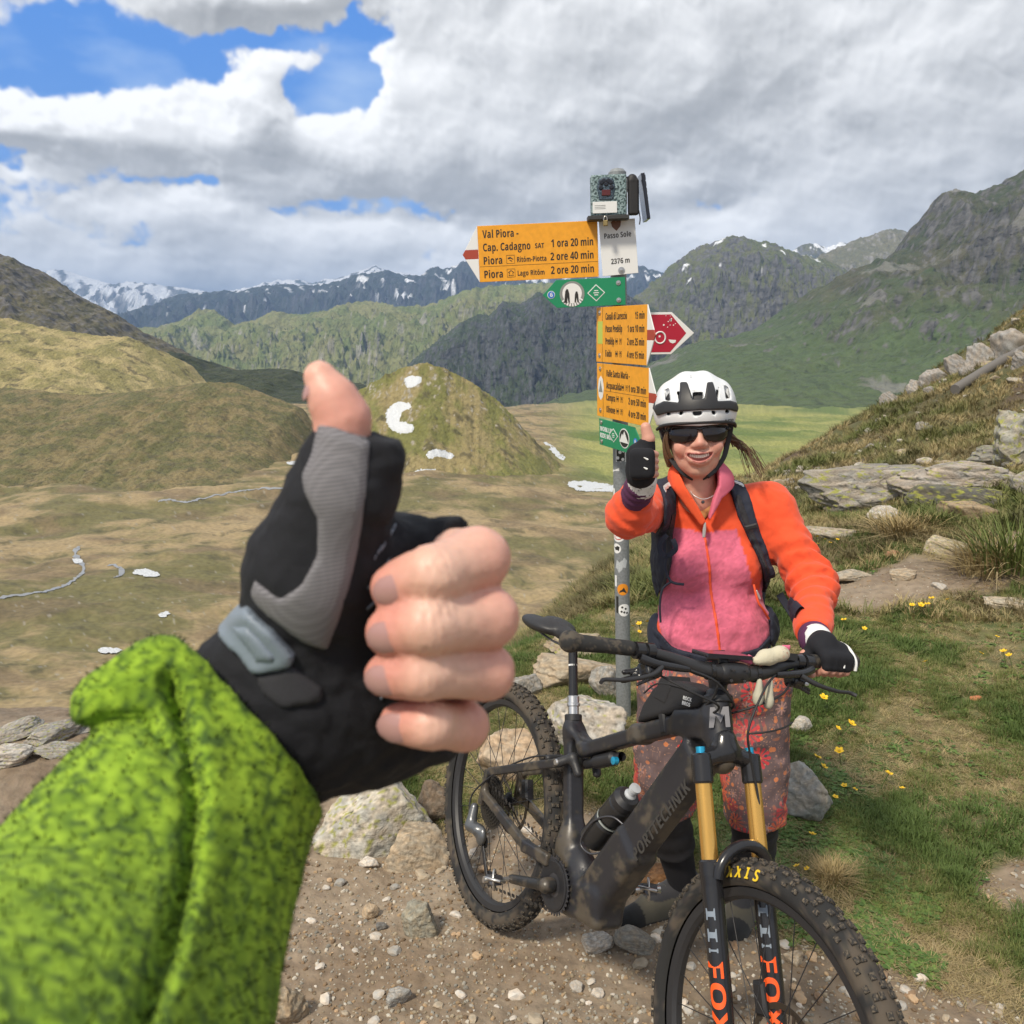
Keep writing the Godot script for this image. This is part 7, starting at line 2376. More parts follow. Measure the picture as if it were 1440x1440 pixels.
	while made < 290:
		var x := rng.randf_range(400, 1440)
		var y := rng.randf_range(1150, 1440)
		if x > 880: y = rng.randf_range(1230, 1440)
		var p := hit(x, y)
		if grassy(p.x, p.z) > .42: continue
		var o := part("pebble", pm[made % 12], M.stone_plain, self)
		var s := .004 + .021 * pow(rng.randf(), 3.2)
		o.transform = Transform3D(Basis(Vector3.UP, rng.randf() * TAU) * Basis.from_scale(Vector3(s * 1.25, s * .7, s)), p + Vector3(0, s * .25, 0))
		var zone: String = "left of the rear wheel" if x < 620 else ("under the bike" if x < 900 else ("around the front wheel" if x < 1240 else "right of the front wheel"))
		var strip: String = "near the bottom of the picture" if y > 1350 else ("" if y > 1240 else "far back")
		tag(o, ("%s pebble on the path %s %s" % [names[made % 12 % 6], zone, strip]).strip_edges(), "pebble", "pebbles on the trodden path")
		made += 1
	scatter("gravel", pm[2], M.stone_copy, 15000, func(r: RandomNumberGenerator) -> Array:
		var az := deg_to_rad(r.randf_range(-22, 33))
		var d := exp(r.randf_range(log(1.75), log(7.5)))
		var x := sin(az) * d
		var z := -cos(az) * d
		if grassy(x, z) > .45: return []
		var s := .0018 + .0062 * pow(r.randf(), 2.0)
		var t: Color = tones[r.randi() % 6]
		return [Transform3D(Basis(Vector3.UP, r.randf() * TAU) * Basis.from_scale(Vector3(s * 1.3, s * .8, s)), Vector3(x, ground(x, z) + s * .2, z)), t * r.randf_range(1.6, 3.0)], 311)

func _skyline(x: float) -> float:
	return curve_at([Vector2(1080, 664), Vector2(1160, 634), Vector2(1200, 600), Vector2(1300, 550), Vector2(1360, 500), Vector2(1440, 430)], x)

func scatter(called: String, mesh: Mesh, m: Material, n: int, one: Callable, sd: int) -> void:
	var r := RandomNumberGenerator.new()
	r.seed = sd
	var tr: Array[Transform3D] = []
	var co: Array[Color] = []
	var tries := 0
	while tr.size() < n and tries < n * 4:
		tries += 1
		var q: Array = one.call(r)
		if q.size():
			tr.append(q[0])
			co.append(q[1])
	var mm := MultiMesh.new()
	mm.transform_format = MultiMesh.TRANSFORM_3D
	mm.use_colors = true
	mm.mesh = mesh
	mm.instance_count = tr.size()
	for i in tr.size():
		mm.set_instance_transform(i, tr[i])
		mm.set_instance_color(i, co[i])
	var o := MultiMeshInstance3D.new()
	o.name = numbered(called)
	o.multimesh = mm
	o.material_override = m
	add_child(o)
	tag(o, {"gravel": "fine gravel strewn over the trodden path", "short_grass": "short green turf around the path", "dry_grass": "straw coloured dry grass blades among the turf", "slope_grass": "coarse grass covering the slopes beyond the path", "low_leaves": "low broad leaved plants in the turf beside the rider"}[called], called.replace("_", " "), "", "stuff")

# a tuft: n blades bent outwards, unit height
func tuft(sd: int, n: int, width: float, spread: float, droop: float, steps := 3) -> ArrayMesh:
	var r := RandomNumberGenerator.new()
	r.seed = sd
	var st := SurfaceTool.new()
	st.begin(Mesh.PRIMITIVE_TRIANGLES)
	for k in n:
		var a := r.randf() * TAU
		var out := Vector3(cos(a), 0, sin(a))
		var side := Vector3(-sin(a), 0, cos(a)).rotated(Vector3.UP, r.randf_range(-.8, .8))
		var base := out * r.randf() * spread * .6 + side * r.randf_range(-1, 1) * spread * .3
		var hgt := r.randf_range(.55, 1.0)
		var lean := r.randf_range(.15, 1.0) * droop
		var tone := r.randf_range(.75, 1.2)
		var prev: Array = []
		for s in steps + 1:
			var t := float(s) / steps
			var p := base + Vector3.UP * hgt * (t - lean * .35 * t * t) + out * lean * t * t * .8
			var w := width * (1.0 - t * t * .96) * .5
			var cur := [p - side * w, p + side * w]
			var nn := Vector3.UP
			if s > 0: nn = (cur[0] - prev[0]).cross(prev[1] - prev[0]).normalized()
			if s > 0:
				for q in [prev[0], prev[1], cur[0], prev[1], cur[1], cur[0]]:
					st.set_color(Color(tone, tone, tone * .9))
					st.set_normal(nn)
					st.add_vertex(q)
			prev = cur
	return st.commit()

func plants() -> void:
	var g := noise(91, 1.0, 3)
	var spot := func(r: RandomNumberGenerator, d0: float, d1: float, need: float, a0 := -30.0) -> Array:
		var az := deg_to_rad(r.randf_range(a0, 33.0))
		var d := exp(r.randf_range(log(d0), log(d1)))
		var x := sin(az) * d
		var z := -cos(az) * d
		var k := grassy(x, z)
		if k < need + r.randf() * .25: return []
		return [x, z, k, d]
	scatter("short_grass", tuft(1, 14, .055, .55, .9), M.grass, 30000, func(r: RandomNumberGenerator) -> Array:
		var q: Array = spot.call(r, 1.9, 9.5, .42, -16.0)
		if q.is_empty(): return []
		var n := g.get_noise_2d(q[0] * 1.3, q[1] * 1.3)
		if n < -.20 and r.randf() < .85: return []
		if q[0] > 1.5 and q[3] < 3.6 and r.randf() < .55: return []
		var s: float = (.022 + .022 * r.randf()) * (1.0 + maxf(n, -.3)) * (1.0 + maxf(q[3] - 3.5, 0.0) * .10)
		var c := Color(.085, .135, .030).lerp(Color(.23, .225, .075), clampf(.40 - n * 1.4 + r.randf_range(-.3, .3), 0.0, 1.0))
		return [Transform3D(Basis(Vector3.UP, r.randf() * TAU) * Basis.from_scale(Vector3(s * 1.25, s, s * 1.25)), Vector3(q[0], ground(q[0], q[1]) - .004, q[1])), c], 321)
	scatter("dry_grass", tuft(2, 12, .038, .7, 1.6), M.grass, 17000, func(r: RandomNumberGenerator) -> Array:
		var q: Array = spot.call(r, 1.9, 10.0, .18, -20.0)
		if q.is_empty(): return []
		var n := g.get_noise_2d(q[0] * 1.3, q[1] * 1.3)
		if n > .12 and r.randf() < .7: return []
		var s: float = (.022 + .024 * r.randf()) * (1.0 + maxf(q[3] - 3.5, 0.0) * .10)
		var c := Color(.46, .37, .19).lerp(Color(.28, .21, .115), r.randf())
		return [Transform3D(Basis(Vector3.UP, r.randf() * TAU) * Basis.from_scale(Vector3(s * 1.4, s * .8, s * 1.4)), Vector3(q[0], ground(q[0], q[1]) - .003, q[1])), c], 322)
	scatter("slope_grass", tuft(3, 16, .05, .6, 1.1), M.grass, 26000, func(r: RandomNumberGenerator) -> Array:
		var q: Array = spot.call(r, 5.5, 42.0, .35, -6.0)
		if q.is_empty(): return []
		var n := g.get_noise_2d(q[0] * .55, q[1] * .55)
		var s: float = (.07 + .07 * r.randf()) * (1.0 + maxf(n, -.4) * .7) * minf(.75 + q[3] * .03, 1.5)
		var c := Color(.36, .285, .145).lerp(Color(.13, .15, .042), clampf(.30 + n * 1.7 + r.randf_range(-.35, .35), 0.0, 1.0))
		if g.get_noise_2d(q[0] * .8 + 30.0, q[1] * .8) > .12: c = c.lerp(Color(.075, .062, .030), .6)
		return [Transform3D(Basis(Vector3.UP, r.randf() * TAU) * Basis.from_scale(Vector3(s * 1.3, s, s * 1.3)), Vector3(q[0], ground(q[0], q[1]) - .01, q[1])), c], 323)
	# low leafy plants right of the rider
	var lf := SurfaceTool.new()
	lf.begin(Mesh.PRIMITIVE_TRIANGLES)
	var lr := RandomNumberGenerator.new()
	lr.seed = 8
	for k in 9:
		var a := lr.randf() * TAU
		var c := Vector3(cos(a), lr.randf_range(.25, .7), sin(a)) * lr.randf_range(.4, 1.0)
		var nrm := Vector3(lr.randf_range(-.5, .5), 1, lr.randf_range(-.5, .5)).normalized()
		var ux := nrm.cross(Vector3(cos(a), 0, sin(a))).normalized()
		var uz := ux.cross(nrm)
		var tone := lr.randf_range(.8, 1.2)
		for q in 6:
			for e in [0.0, 1.0, 2.0]:
				var t: float = TAU * (q + (e - 1.0 if e > 0.0 else 0.0)) / 6.0
				var p := c if e == 0.0 else c + (ux * cos(t) * .30 + uz * sin(t) * .46) + nrm * (-.05)
				lf.set_color(Color(tone, tone, tone))
				lf.set_normal(nrm)
				lf.add_vertex(p)
	scatter("low_leaves", lf.commit(), M.grass, 5200, func(r: RandomNumberGenerator) -> Array:
		var a := r.randf() * TAU
		var q := sqrt(r.randf())
		var x := 1.02 + cos(a) * q * .42
		var z := -2.75 + sin(a) * q * .85
		if r.randf() < .35:
			x = r.randf_range(1.0, 3.6)
			z = r.randf_range(-6.0, -2.6)
		if g.get_noise_2d(x * 2.6, z * 2.6) < -.10 or grassy(x, z) < .35: return []
		var s := r.randf_range(.014, .026)
		return [Transform3D(Basis(Vector3.UP, r.randf() * TAU) * Basis.from_scale(Vector3(s, s, s)), Vector3(x, ground(x, z), z)), Color(.055, .125, .020).lerp(Color(.12, .19, .036), r.randf())], 324)
	# tussocks
	for q in [[1425, 800, .40, .42, 0, "large green tussock with a dry beard at the right edge"], [1385, 806, .30, .30, 1, "dry tussock hanging over the far path at the right"], [1272, 752, .22, .34, 1, "drooping straw coloured tussock below the ledge"], [1318, 742, .20, .26, 0, "green and straw tussock right of the drooping one"], [1262, 694, .22, .24, 0, "green tussock growing on top of the rock ledge"], [1190, 736, .13, .2, 0, "small green tussock in front of the long slab"], [1303, 1230, .085, .10, 1, "dry yellow tuft beside the front tyre"], [1178, 912, .11, .22, 0, "grass tuft right of the rider's sleeve"]]:
		var p := hit(q[0], q[1])
		if q[1] == 1230: p = hit(1172, 1238)
		var o := thing("grass_tussock", q[5], "tussock", p, "tussocks beside the path")
		part("blades", tuft(int(q[0]), 260, .030, .9, 1.1, 4), M.tussock_green if q[4] == 0 else M.tussock_dry, o, Transform3D(Basis.from_scale(Vector3(q[3], q[2], q[3]))))
		part("dry_blades", tuft(int(q[0]) + 1, 150, .022, 1.0, 2.0, 4), M.tussock_dry, o, Transform3D(Basis.from_scale(Vector3(q[3] * 1.05, q[2] * .62, q[3] * 1.05))))
	# buttercups
	var proto := thing("buttercup", "", "flower")
	var fl := SurfaceTool.new()
	fl.begin(Mesh.PRIMITIVE_TRIANGLES)
	for k in 5:
		var a := TAU * k / 5.0
		var out := Vector3(cos(a), 0, sin(a))
		var side := Vector3(-sin(a), 0, cos(a))
		var pts := [Vector3.ZERO, out * .55 - side * .42 + Vector3.UP * .22, out * .95 - side * .22 + Vector3.UP * .42, out * .95 + side * .22 + Vector3.UP * .42, out * .55 + side * .42 + Vector3.UP * .22]
		for q in range(1, 4):
			for e in [0, q, q + 1]:
				fl.set_normal((Vector3.UP - out * .4).normalized())
				fl.add_vertex(pts[e] * .011)
	part("petals", fl.commit(), M.petal, proto, Transform3D(Basis(), Vector3(0, .05, 0)))
	part("flower_centre", lathe([Vector2(.0032, 0), Vector2(.0030, .003), Vector2(.0001, .0045)], 8), M.petal_core, proto, Transform3D(Basis(Vector3.RIGHT, -PI / 2), Vector3(0, .051, 0)))
	part("stem", tube([Vector3(.004, -.004, .002), Vector3(.001, .028, 0), Vector3(0, .052, 0)], .0011, 5), M.stem, proto)
	var first := true
	var rng := RandomNumberGenerator.new()
	rng.seed = 6
	var beds := {
		"yellow flower in the cluster beyond the rider's elbow": [1290, 858, 1297, 862, 1306, 862, 1282, 860, 1338, 850, 1312, 855],
		"yellow flower beside the rider's sleeve near the flat stone": [1152, 762, 1163, 763, 1165, 768, 1175, 762, 1148, 768, 1140, 772],
		"yellow flower in the turf right of the left glove": [1190, 885, 1212, 888, 1310, 940, 1370, 928, 1395, 903, 1415, 930, 1424, 932],
		"yellow flower in the leafy turf beside the printed shorts": [1150, 993, 1168, 1030, 1180, 1030, 1182, 1071, 1135, 1086, 1143, 1088, 1188, 1115, 1193, 1118, 1237, 1104, 1270, 1120],
		"yellow flower just above the front tyre": [1142, 1229, 1130, 1233, 1138, 1190, 1170, 1129],
		"yellow flower behind the signpost": [886, 888, 895, 893, 902, 886, 913, 882],
	}
	for label in beds:
		var l: Array = beds[label]
		for i in range(0, l.size(), 2):
			var p := hit(l[i], l[i + 1] + 8.0)
			var o := proto if first else proto.duplicate()
			if not first:
				o.name = numbered("buttercup")
				add_child(o)
			first = false
			var big := 1.0 if -p.z < 3.2 else 1.35
			o.transform = Transform3D(Basis(Vector3.UP, rng.randf() * TAU) * Basis(Vector3.RIGHT, rng.randf_range(.15, .6)), p).scaled_local(Vector3.ONE * rng.randf_range(.9, 1.35) * big)
			tag(o, label, "flower", "yellow flowers: " + label.trim_prefix("yellow flower "))
	# weathered beam lying up the slope
	var a := hit(1342, 560, 6.0)
	var b := at(1462, 508, -a.z + 1.5)
	b.y = ground(b.x, b.z) + .25
	var beam := thing("wooden_beam", "grey weathered wooden beam lying on the right slope", "beam", a)
	part("timber", tube(smooth_line([Vector3(0, .12, 0), (b - a) * .5 + Vector3(0, .10, 0), b - a]), .075, 8), M.timber, beam)

# snow lying on a land mesh: the cells of its grid inside an outline, lifted off the ground
func drape(v: PackedVector3Array, nu: int, nv: int, flip: bool, patches: Array, lift: float) -> void:
	for e in patches:
		var poly := ragged(pv(e[1]), 2.2)
		var lo := poly[0]
		var hi := poly[0]
		for q in poly:
			lo = lo.min(q)
			hi = hi.max(q)
		var keep := {}
		for i in v.size():
			if v[i].z > -60.0: continue
			var s := seen(v[i])
			if s.x < lo.x or s.y < lo.y or s.x > hi.x or s.y > hi.y: continue
			if Geometry2D.is_point_in_polygon(s, poly): keep[i] = true
		if keep.size() < 4: continue
		var mid := Vector3.ZERO
		for i in keep: mid += v[i] / keep.size()
		var id := {}
		var pv3 := PackedVector3Array()
		var idx := PackedInt32Array()
		var use := func(i: int) -> int:
			if not id.has(i):
				id[i] = pv3.size()
				pv3.append(v[i] - mid + Vector3(0, lift if keep.has(i) else -.05, 0))
			return id[i]
		for i in keep:
			for q in [i - nu - 1, i - nu, i - 1, i]:
				if q < 0 or q + nu + 1 >= v.size(): continue
				if q != i and keep.has(q) : continue
				var f := [q, q + nu, q + 1, q + 1, q + nu, q + nu + 1] if not flip else [q, q + 1, q + nu, q + 1, q + nu + 1, q + nu]
				for w in f: idx.append(use.call(w))
		var n := PackedVector3Array()
		n.resize(pv3.size())
		for t in range(0, idx.size(), 3):
			var fn := (pv3[idx[t + 2]] - pv3[idx[t]]).cross(pv3[idx[t + 1]] - pv3[idx[t]])
			for w in 3: n[idx[t + w]] += fn
		for i in n.size(): n[i] = n[i].normalized()
		var o := part("snow_patch", amesh(pv3, n, idx), M.snow, self, Transform3D(Basis(), mid))
		if e.size() > 2:
			o.name = numbered("stream")
			o.material_override = M.water
			tag(o, e[0], "", "", "structure")
		else: tag(o, e[0], "snow patch", "snow patches left on the grass")

# snow and water on the open ground: outlines of the view carried to where they lie
func spread_on_ground(list: Array) -> void:
	for e in list:
		var water := false
		var src := pv(e[1])
		var poly := ragged(src, 3.0)
		var tris := Geometry2D.triangulate_polygon(poly)
		if tris.is_empty(): continue
		var v := PackedVector3Array()
		var mid := Vector3.ZERO
		for p in poly:
			var w := hit_far(p.x, p.y)
			v.append(w)
			mid += w / poly.size()
		var st := SurfaceTool.new()
		st.begin(Mesh.PRIMITIVE_TRIANGLES)
		for i in range(0, tris.size(), 3):
			var t := [v[tris[i]], v[tris[i + 1]], v[tris[i + 2]]]
			if (t[1] - t[0]).cross(t[2] - t[0]).y > 0.0: t.reverse()
			# finer pieces follow the ground
			var m := 3
			for a in m:
				for b in m - a:
					var g := func(x: int, y: int) -> Vector3:
						var w: Vector3 = t[0] + (t[1] - t[0]) * (float(x) / m) + (t[2] - t[0]) * (float(y) / m)
						return Vector3(w.x, ground(w.x, w.z) + (.10 if water else .22), w.z) - mid
					for w in ([g.call(a, b), g.call(a + 1, b), g.call(a, b + 1)] + ([g.call(a + 1, b), g.call(a + 1, b + 1), g.call(a, b + 1)] if a + b < m - 1 else [])):
						st.set_normal(Vector3.UP)
						st.add_vertex(w)
		var o := part("stream" if water else "snow_patch", st.commit(), M.water if water else M.snow, self, Transform3D(Basis(), mid))
		if water: tag(o, e[0], "", "", "structure")
		else: tag(o, e[0], "snow patch", "snow patches left on the grass")

func hit_far(x: float, y: float) -> Vector3:
	var d := 12.0
	var last := d
	while d < 3000.0:
		var p := at(x, y, d)
		if p.y < ground(p.x, p.z) and d > 25.0:
			for k in 14:
				var m := (last + d) * 0.5
				p = at(x, y, m)
				if p.y < ground(p.x, p.z): d = m
				else: last = m
			break
		last = d
		d *= 1.025
	return at(x, y, d)

# running water: a ribbon along a line of the view, laid on the ground
func ribbon(label: String, list: Array, wide: float) -> void:
	var src: Array = []
	for i in range(0, list.size(), 2): src.append(Vector3(list[i], list[i + 1], 0))
	var line := smooth_line(src, 14)
	var jn := noise(78, 0.09, 3)
	var c: Array = []
	for p in line: c.append(hit_far(p.x, p.y + jn.get_noise_2d(p.x, p.y) * 2.5))
	var mid: Vector3 = c[c.size() / 2]
	var v := PackedVector3Array()
	for i in c.size():
		var dir: Vector3 = c[mini(i + 1, c.size() - 1)] - c[maxi(i - 1, 0)]
		dir.y = 0.0
		var side := dir.normalized().cross(Vector3.UP)
		var w: float = wide * -c[i].z / FOC * (1.0 + jn.get_noise_2d(line[i].x * 3.0, 40.0) * 1.1) * minf(1.0, minf(i, c.size() - 1 - i) * .2 + .1)
		for q in [-1.0, 0.0, 1.0]:
			var p: Vector3 = c[i] + side * w * q
			v.append(Vector3(p.x, ground(p.x, p.z) + .14, p.z) - mid)
	var o := struct("stream", grid_mesh(v, PackedColorArray(), 3, c.size(), true), M.water, Transform3D(Basis(), mid))
	o.set_meta("label", label)

# an outline with more points and a torn edge
func ragged(src: PackedVector2Array, k: float) -> PackedVector2Array:
	var jn := noise(77, 0.35, 3)
	var poly := PackedVector2Array()
	for i in src.size():
		var p0 := src[(i + src.size() - 1) % src.size()]
		var p1 := src[i]
		var p2 := src[(i + 1) % src.size()]
		var p3 := src[(i + 2) % src.size()]
		var n := clampi(int(p1.distance_to(p2) / 2.0), 1, 24)
		for q in n:
			var p := p1.cubic_interpolate(p2, p0, p3, float(q) / n)
			poly.append(p + Vector2(jn.get_noise_2d(p.x, p.y), jn.get_noise_2d(p.x + 50.0, p.y) * .7) * k)
	return poly
func materials() -> void:
	M.earth = bumpy(tri(vmat(0.95), 0.9), grain(31, 0, 6.0, 0.03, 5, true), 0.8)
	M.earth.albedo_texture = grain(32, 0.72, 1.15, 0.03, 5)
	# a second, coarser grain that tells at a distance
	M.earth.detail_enabled = true
	M.earth.detail_albedo = grain(55, 0.62, 1.25, 0.035, 6)
	M.earth.detail_blend_mode = BaseMaterial3D.BLEND_MODE_MUL
	M.earth.detail_uv_layer = BaseMaterial3D.DETAIL_UV_2
	M.earth.uv2_triplanar = true
	M.earth.uv2_world_triplanar = true
	M.earth.uv2_scale = Vector3.ONE * 0.028
	M.far_land = tri(vmat(0.95), 0.0016)
	M.far_land.albedo_texture = grain(53, 0.55, 1.35, 0.035, 6)
	bumpy(M.far_land, grain(54, 0, 14.0, 0.03, 6, true), 1.2)
	M.hill_land = tri(vmat(0.95), 0.022)
	M.hill_land.albedo_texture = M.far_land.albedo_texture
	bumpy(M.hill_land, M.far_land.normal_texture, 0.9)
	M.skin = tri(vmat(0.48), 40.0, false)
	bumpy(M.skin, grain(33, 0, 3.0, 0.05, 4, true, 256), 0.25)
	M.skin.subsurf_scatter_enabled = true
	M.skin.subsurf_scatter_strength = 0.12
	M.nail = mat(Color(0.40, 0.225, 0.21), 0.24)
	M.glove = tri(mat(Color(0.0065, 0.0072, 0.011), 0.9), 60.0, false)
	bumpy(M.glove, grain(34, 0, 5.0, 0.08, 3, true, 256), 0.5)
	M.glove_grey = tri(mat(Color(1, 1, 1), 0.8), 90.0, false)
	var ribs := Image.create(128, 128, false, Image.FORMAT_RGB8)
	for y in 128:
		for x in 128:
			var k := 0.5 + 0.5 * sin(TAU * (y * 8.0 + x * 1.0) / 128.0)
			var g := lerpf(0.11, 0.27, k * k) * (0.92 + 0.16 * sin(TAU * x * 12.0 / 128.0))
			ribs.set_pixel(x, y, lin(g, g * 0.97, g * 1.05))
	M.glove_grey.albedo_texture = ImageTexture.create_from_image(ribs)
	M.strap = mat(Color(0.19, 0.23, 0.28), 0.5)
	M.glove_worn = tri(mat(Color(0.03, 0.03, 0.036), 0.9), 80.0, false)
	M.glove_worn.albedo_texture = grain(35, 0.5, 1.6, 0.06, 4, false, 256)
	M.fleece = vmat(1.0)
	M.fibre = vmat(1.0)
	M.sign_yellow = tri(mat(Color(0.82, 0.36, 0.022), 0.42), 6.0, false)
	M.sign_yellow.albedo_texture = grain(36, 0.86, 1.05, 0.02, 4, false, 256)
	M.sign_white = mat(Color(0.74, 0.75, 0.74), 0.45)
	M.sign_red = mat(Color(0.36, 0.055, 0.03), 0.5)
	M.sign_crimson = mat(Color(0.40, 0.012, 0.035), 0.4)
	M.sign_green = mat(Color(0.012, 0.235, 0.105), 0.4)
	M.sign_blue = mat(Color(0.03, 0.17, 0.55), 0.4)
	M.emblem_grey = mat(Color(0.22, 0.24, 0.23), 0.6)
	M.print_black = mat(Color(0.02, 0.02, 0.018), 0.55)
	M.sticker_red = mat(Color(0.55, 0.08, 0.05), 0.5)
	M.sticker_orange = mat(Color(0.75, 0.27, 0.02), 0.5)
	M.sticker_lime = mat(Color(0.45, 0.55, 0.10), 0.5)
	M.sticker_torn = tri(mat(Color(0.62, 0.66, 0.68), 0.7), 25.0, false)
	M.sticker_torn.albedo_texture = grain(37, 0.35, 1.2, 0.05, 4, false, 256)
	M.steel = mat(Color(0.55, 0.54, 0.52), 0.32, 0.9)
	M.steel_dark = mat(Color(0.10, 0.10, 0.11), 0.4, 0.7)
	M.galvanised = tri(mat(Color(0.27, 0.29, 0.30), 0.55, 0.35), 7.0, false)
	M.galvanised.albedo_texture = grain(38, 0.68, 1.2, 0.04, 5, false, 256)
	M.badge = mat(Color(0.16, 0.07, 0.04), 0.5)
	M.badge_dark = mat(Color(0.05, 0.05, 0.05), 0.6, 0.3)
	M.brass = mat(Color(0.40, 0.30, 0.13), 0.4, 0.8)
	M.rubber = mat(Color(0.018, 0.018, 0.020), 0.6)
	M.glass_black = mat(Color(0.015, 0.017, 0.025), 0.15)
	M.sensor_red = mat(Color(0.10, 0.02, 0.02), 0.2)
	M.camo = tri(mat(Color(1, 1, 1), 0.6), 9.0, false)
	var cg := grain(39, 0.0, 1.0, 0.035, 4, false, 256)
	var gr := Gradient.new()
	gr.offsets = PackedFloat32Array([0.0, 0.36, 0.44, 0.54, 0.62, 1.0])
	gr.colors = PackedColorArray([Color(0.10, 0.13, 0.14), Color(0.20, 0.26, 0.27), Color(0.42, 0.52, 0.53), Color(0.30, 0.38, 0.38), Color(0.62, 0.70, 0.72), Color(0.35, 0.42, 0.40)])
	cg.color_ramp = gr
	M.camo.albedo_texture = cg
	M.camo_dark = tri(mat(Color(0.35, 0.38, 0.5), 0.4), 14.0, false)
	M.camo_dark.albedo_texture = cg
	M.bike_black = mat(Color(0.018, 0.018, 0.02), 0.45)
	M.bike_satin = mat(Color(0.022, 0.022, 0.024), 0.5)
	M.bike_gloss = mat(Color(0.016, 0.016, 0.018), 0.22)
	M.bike_paint = vmat(0.38)
	M.bike_dusty = vmat(0.85)
	M.tread = tri(mat(Color(0.030, 0.028, 0.026), 0.9), 14.0, false)
	var tg := grain(71, 0.0, 1.0, 0.04, 4, false, 256)
	var tgr := Gradient.new()
	tgr.offsets = PackedFloat32Array([0.0, 0.52, 0.66, 1.0])
	tgr.colors = PackedColorArray([lin(.018, .018, .018), lin(.022, .021, .02), lin(.12, .095, .066), lin(.17, .135, .095)])
	tg.color_ramp = tgr
	M.tread.albedo_color = Color(1, 1, 1)
	M.tread.albedo_texture = tg
	M.steel_light = mat(Color(0.62, 0.62, 0.62), 0.28, 0.9)
	M.bike_blue = mat(Color(0.02, 0.30, 0.50), 0.3, 0.4)
	M.gold = mat(Color(0.66, 0.38, 0.10), 0.22, 0.75)
	M.orange = mat(Color(0.88, 0.10, 0.01), 0.5)
	M.disc = mat(Color(0.11, 0.09, 0.07), 0.45, 0.8)
	M.sprocket = mat(Color(0.07, 0.065, 0.06), 0.45, 0.7)
	M.mech_grey = mat(Color(0.14, 0.145, 0.15), 0.3, 0.6)
	M.tyre_yellow = mat(Color(0.70, 0.48, 0.02), 0.7)
	M.frame_letters = mat(Color(0.040, 0.037, 0.033), 0.6)
	M.bottle_black = mat(Color(0.02, 0.02, 0.021), 0.3)
	M.bottle_spout = mat(Color(0.42, 0.44, 0.46), 0.4)
	M.bag_black = tri(mat(Color(0.016, 0.016, 0.018), 0.8), 60.0, false)
	bumpy(M.bag_black, grain(34, 0, 5.0, 0.08, 3, true, 256), 0.4)
	M.plush = vmat(1.0)
	M.pink = mat(Color(0.60, 0.13, 0.22), 0.9)
	M.skin_far = vmat(0.5)
	M.teeth = mat(Color(0.82, 0.78, 0.68), 0.3)
	M.cloth = vmat(0.92)
	M.cloth.rim_enabled = true
	M.cloth.rim = 0.25
	bumpy(tri(M.cloth, 30.0, false), grain(34, 0, 5.0, 0.08, 3, true, 256), 0.25)
	M.cloth_pink = mat(Color(0.68, 0.155, 0.235), 0.9)
	M.cloth_orange = mat(Color(0.80, 0.100, 0.030), 0.9)
	M.zip_orange = mat(Color(.84, .10, .03), .6)
	M.purple = mat(Color(0.085, 0.022, 0.070), 0.9)
	M.tan = mat(Color(0.50, 0.25, 0.09), 0.9)
	M.silver = mat(Color(0.60, 0.60, 0.60), 0.35, 0.5)
	M.legging = mat(Color(0.012, 0.012, 0.016), 0.85)
	M.pad = tri(mat(Color(0.020, 0.020, 0.024), 0.75), 90.0, false)
	bumpy(M.pad, grain(34, 0, 5.0, 0.08, 3, true, 256), 0.6)
	M.lace = mat(Color(0.05, 0.05, 0.05), 0.9)
	M.hair = mat(Color(0.12, 0.070, 0.036), 0.5)
	M.lens_dark = mat(Color(0.012, 0.008, 0.008), 0.08)
	M.helmet_white = mat(Color(0.72, 0.74, 0.76), 0.35)
	M.navy = tri(mat(Color(0.014, 0.018, 0.034), 0.8), 60.0, false)
	bumpy(M.navy, grain(34, 0, 5.0, 0.08, 3, true, 256), 0.4)
	M.stone = bumpy(tri(vmat(0.9), 3.0), grain(51, 0, 8.0, 0.03, 5, true), 0.9)
	M.stone.albedo_texture = grain(52, 0.62, 1.2, 0.03, 5)
	M.stone_plain = vmat(0.9)
	M.stone_copy = vmat(0.9)
	M.grass = vmat(0.75)
	M.grass.backlight_enabled = true
	M.grass.backlight = Color(0.35, 0.35, 0.35)
	M.tussock_green = mat(Color(0.105, 0.135, 0.030), 0.8)
	M.tussock_dry = mat(Color(0.34, 0.26, 0.13), 0.85)
	for k in [M.tussock_green, M.tussock_dry]: k.vertex_color_use_as_albedo = true
	M.petal = mat(Color(0.80, 0.50, 0.01), 0.5)
	M.petal_core = mat(Color(0.55, 0.36, 0.02), 0.7)
	M.stem = mat(Color(0.08, 0.13, 0.03), 0.7)
	M.timber = mat(Color(0.15, 0.14, 0.13), 0.9)
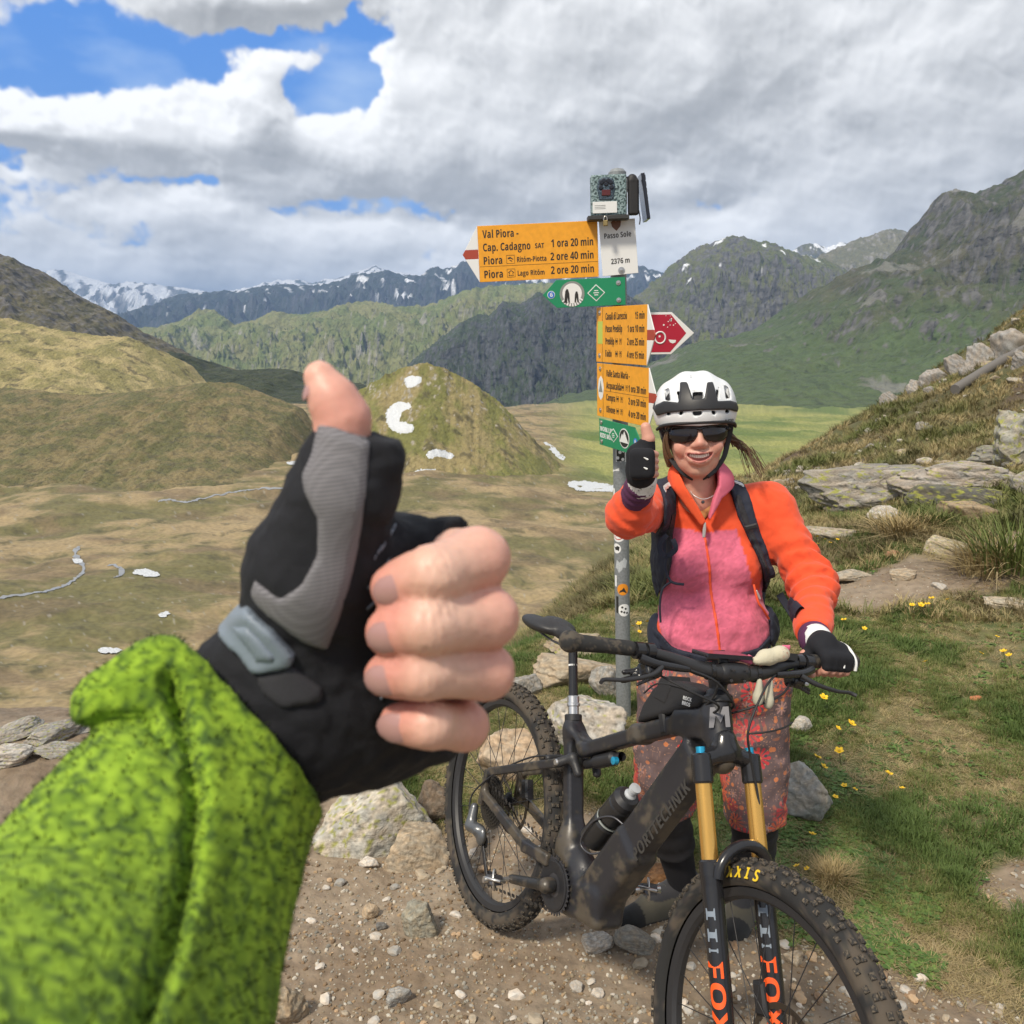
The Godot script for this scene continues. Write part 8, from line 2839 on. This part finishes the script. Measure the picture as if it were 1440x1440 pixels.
	M.snow = tri(mat(Color(0.66, 0.69, 0.72), 0.7), 0.09)
	M.snow.albedo_texture = grain(56, 0.62, 1.06, 0.03, 5)
	bumpy(M.snow, M.far_land.normal_texture, 0.7)
	M.water = mat(Color(0.24, 0.25, 0.26), 0.28)
	M.floral = tri(mat(Color(1, 1, 1), 0.85), 2.3, false)
	M.floral.albedo_texture = floral()

# printed cloth: mauve ground with orange dots and red and orange blossoms
func floral() -> ImageTexture:
	var n := 768
	var im := Image.create(n, n, false, Image.FORMAT_RGB8)
	im.fill(lin(.125, .086, .088))
	var rng := RandomNumberGenerator.new()
	rng.seed = 29
	var blob := func(x: float, y: float, r: float, c: Color) -> void:
		for yy in range(int(y - r), int(y + r) + 1):
			for xx in range(int(x - r), int(x + r) + 1):
				if Vector2(xx - x, yy - y).length() < r: im.set_pixel(posmod(xx, n), posmod(yy, n), c)
	for k in 900: blob.call(rng.randf() * n, rng.randf() * n, rng.randf_range(2.0, 3.4), lin(.50, .27, .17))
	for k in 130: blob.call(rng.randf() * n, rng.randf() * n, rng.randf_range(6.0, 13.0), lin(.70, .22, .07))
	for k in 95:
		var x := rng.randf() * n
		var y := rng.randf() * n
		if fmod(x + y, n) < n * .45: continue
		var kind := k % 3
		var r := rng.randf_range(30.0, 58.0)
		var c: Color = [lin(.60, .035, .045), lin(.68, .12, .05), lin(.42, .25, .22)][kind]
		var petals := 11 if kind < 2 else 8
		if kind == 2: r *= .55
		for q in petals:
			var a := TAU * q / petals
			for s in 6: blob.call(x + cos(a) * r * (s + 1) / 6.0, y + sin(a) * r * (s + 1) / 6.0, r * (.07 + .02 * s if kind < 2 else .16), c)
		blob.call(x, y, r * .2, lin(.75, .30, .06))
		for q in 3: blob.call(x + rng.randf_range(-1, 1) * r, y + rng.randf_range(-1, 1) * r, r * .16, lin(.03, .045, .06))
	return ImageTexture.create_from_image(im)

func _ready() -> void:
	camera_and_light()
	materials()
	land()
	mountains()
	stones()
	plants()
	bike()
	rider()
	signpost()
	photographer()
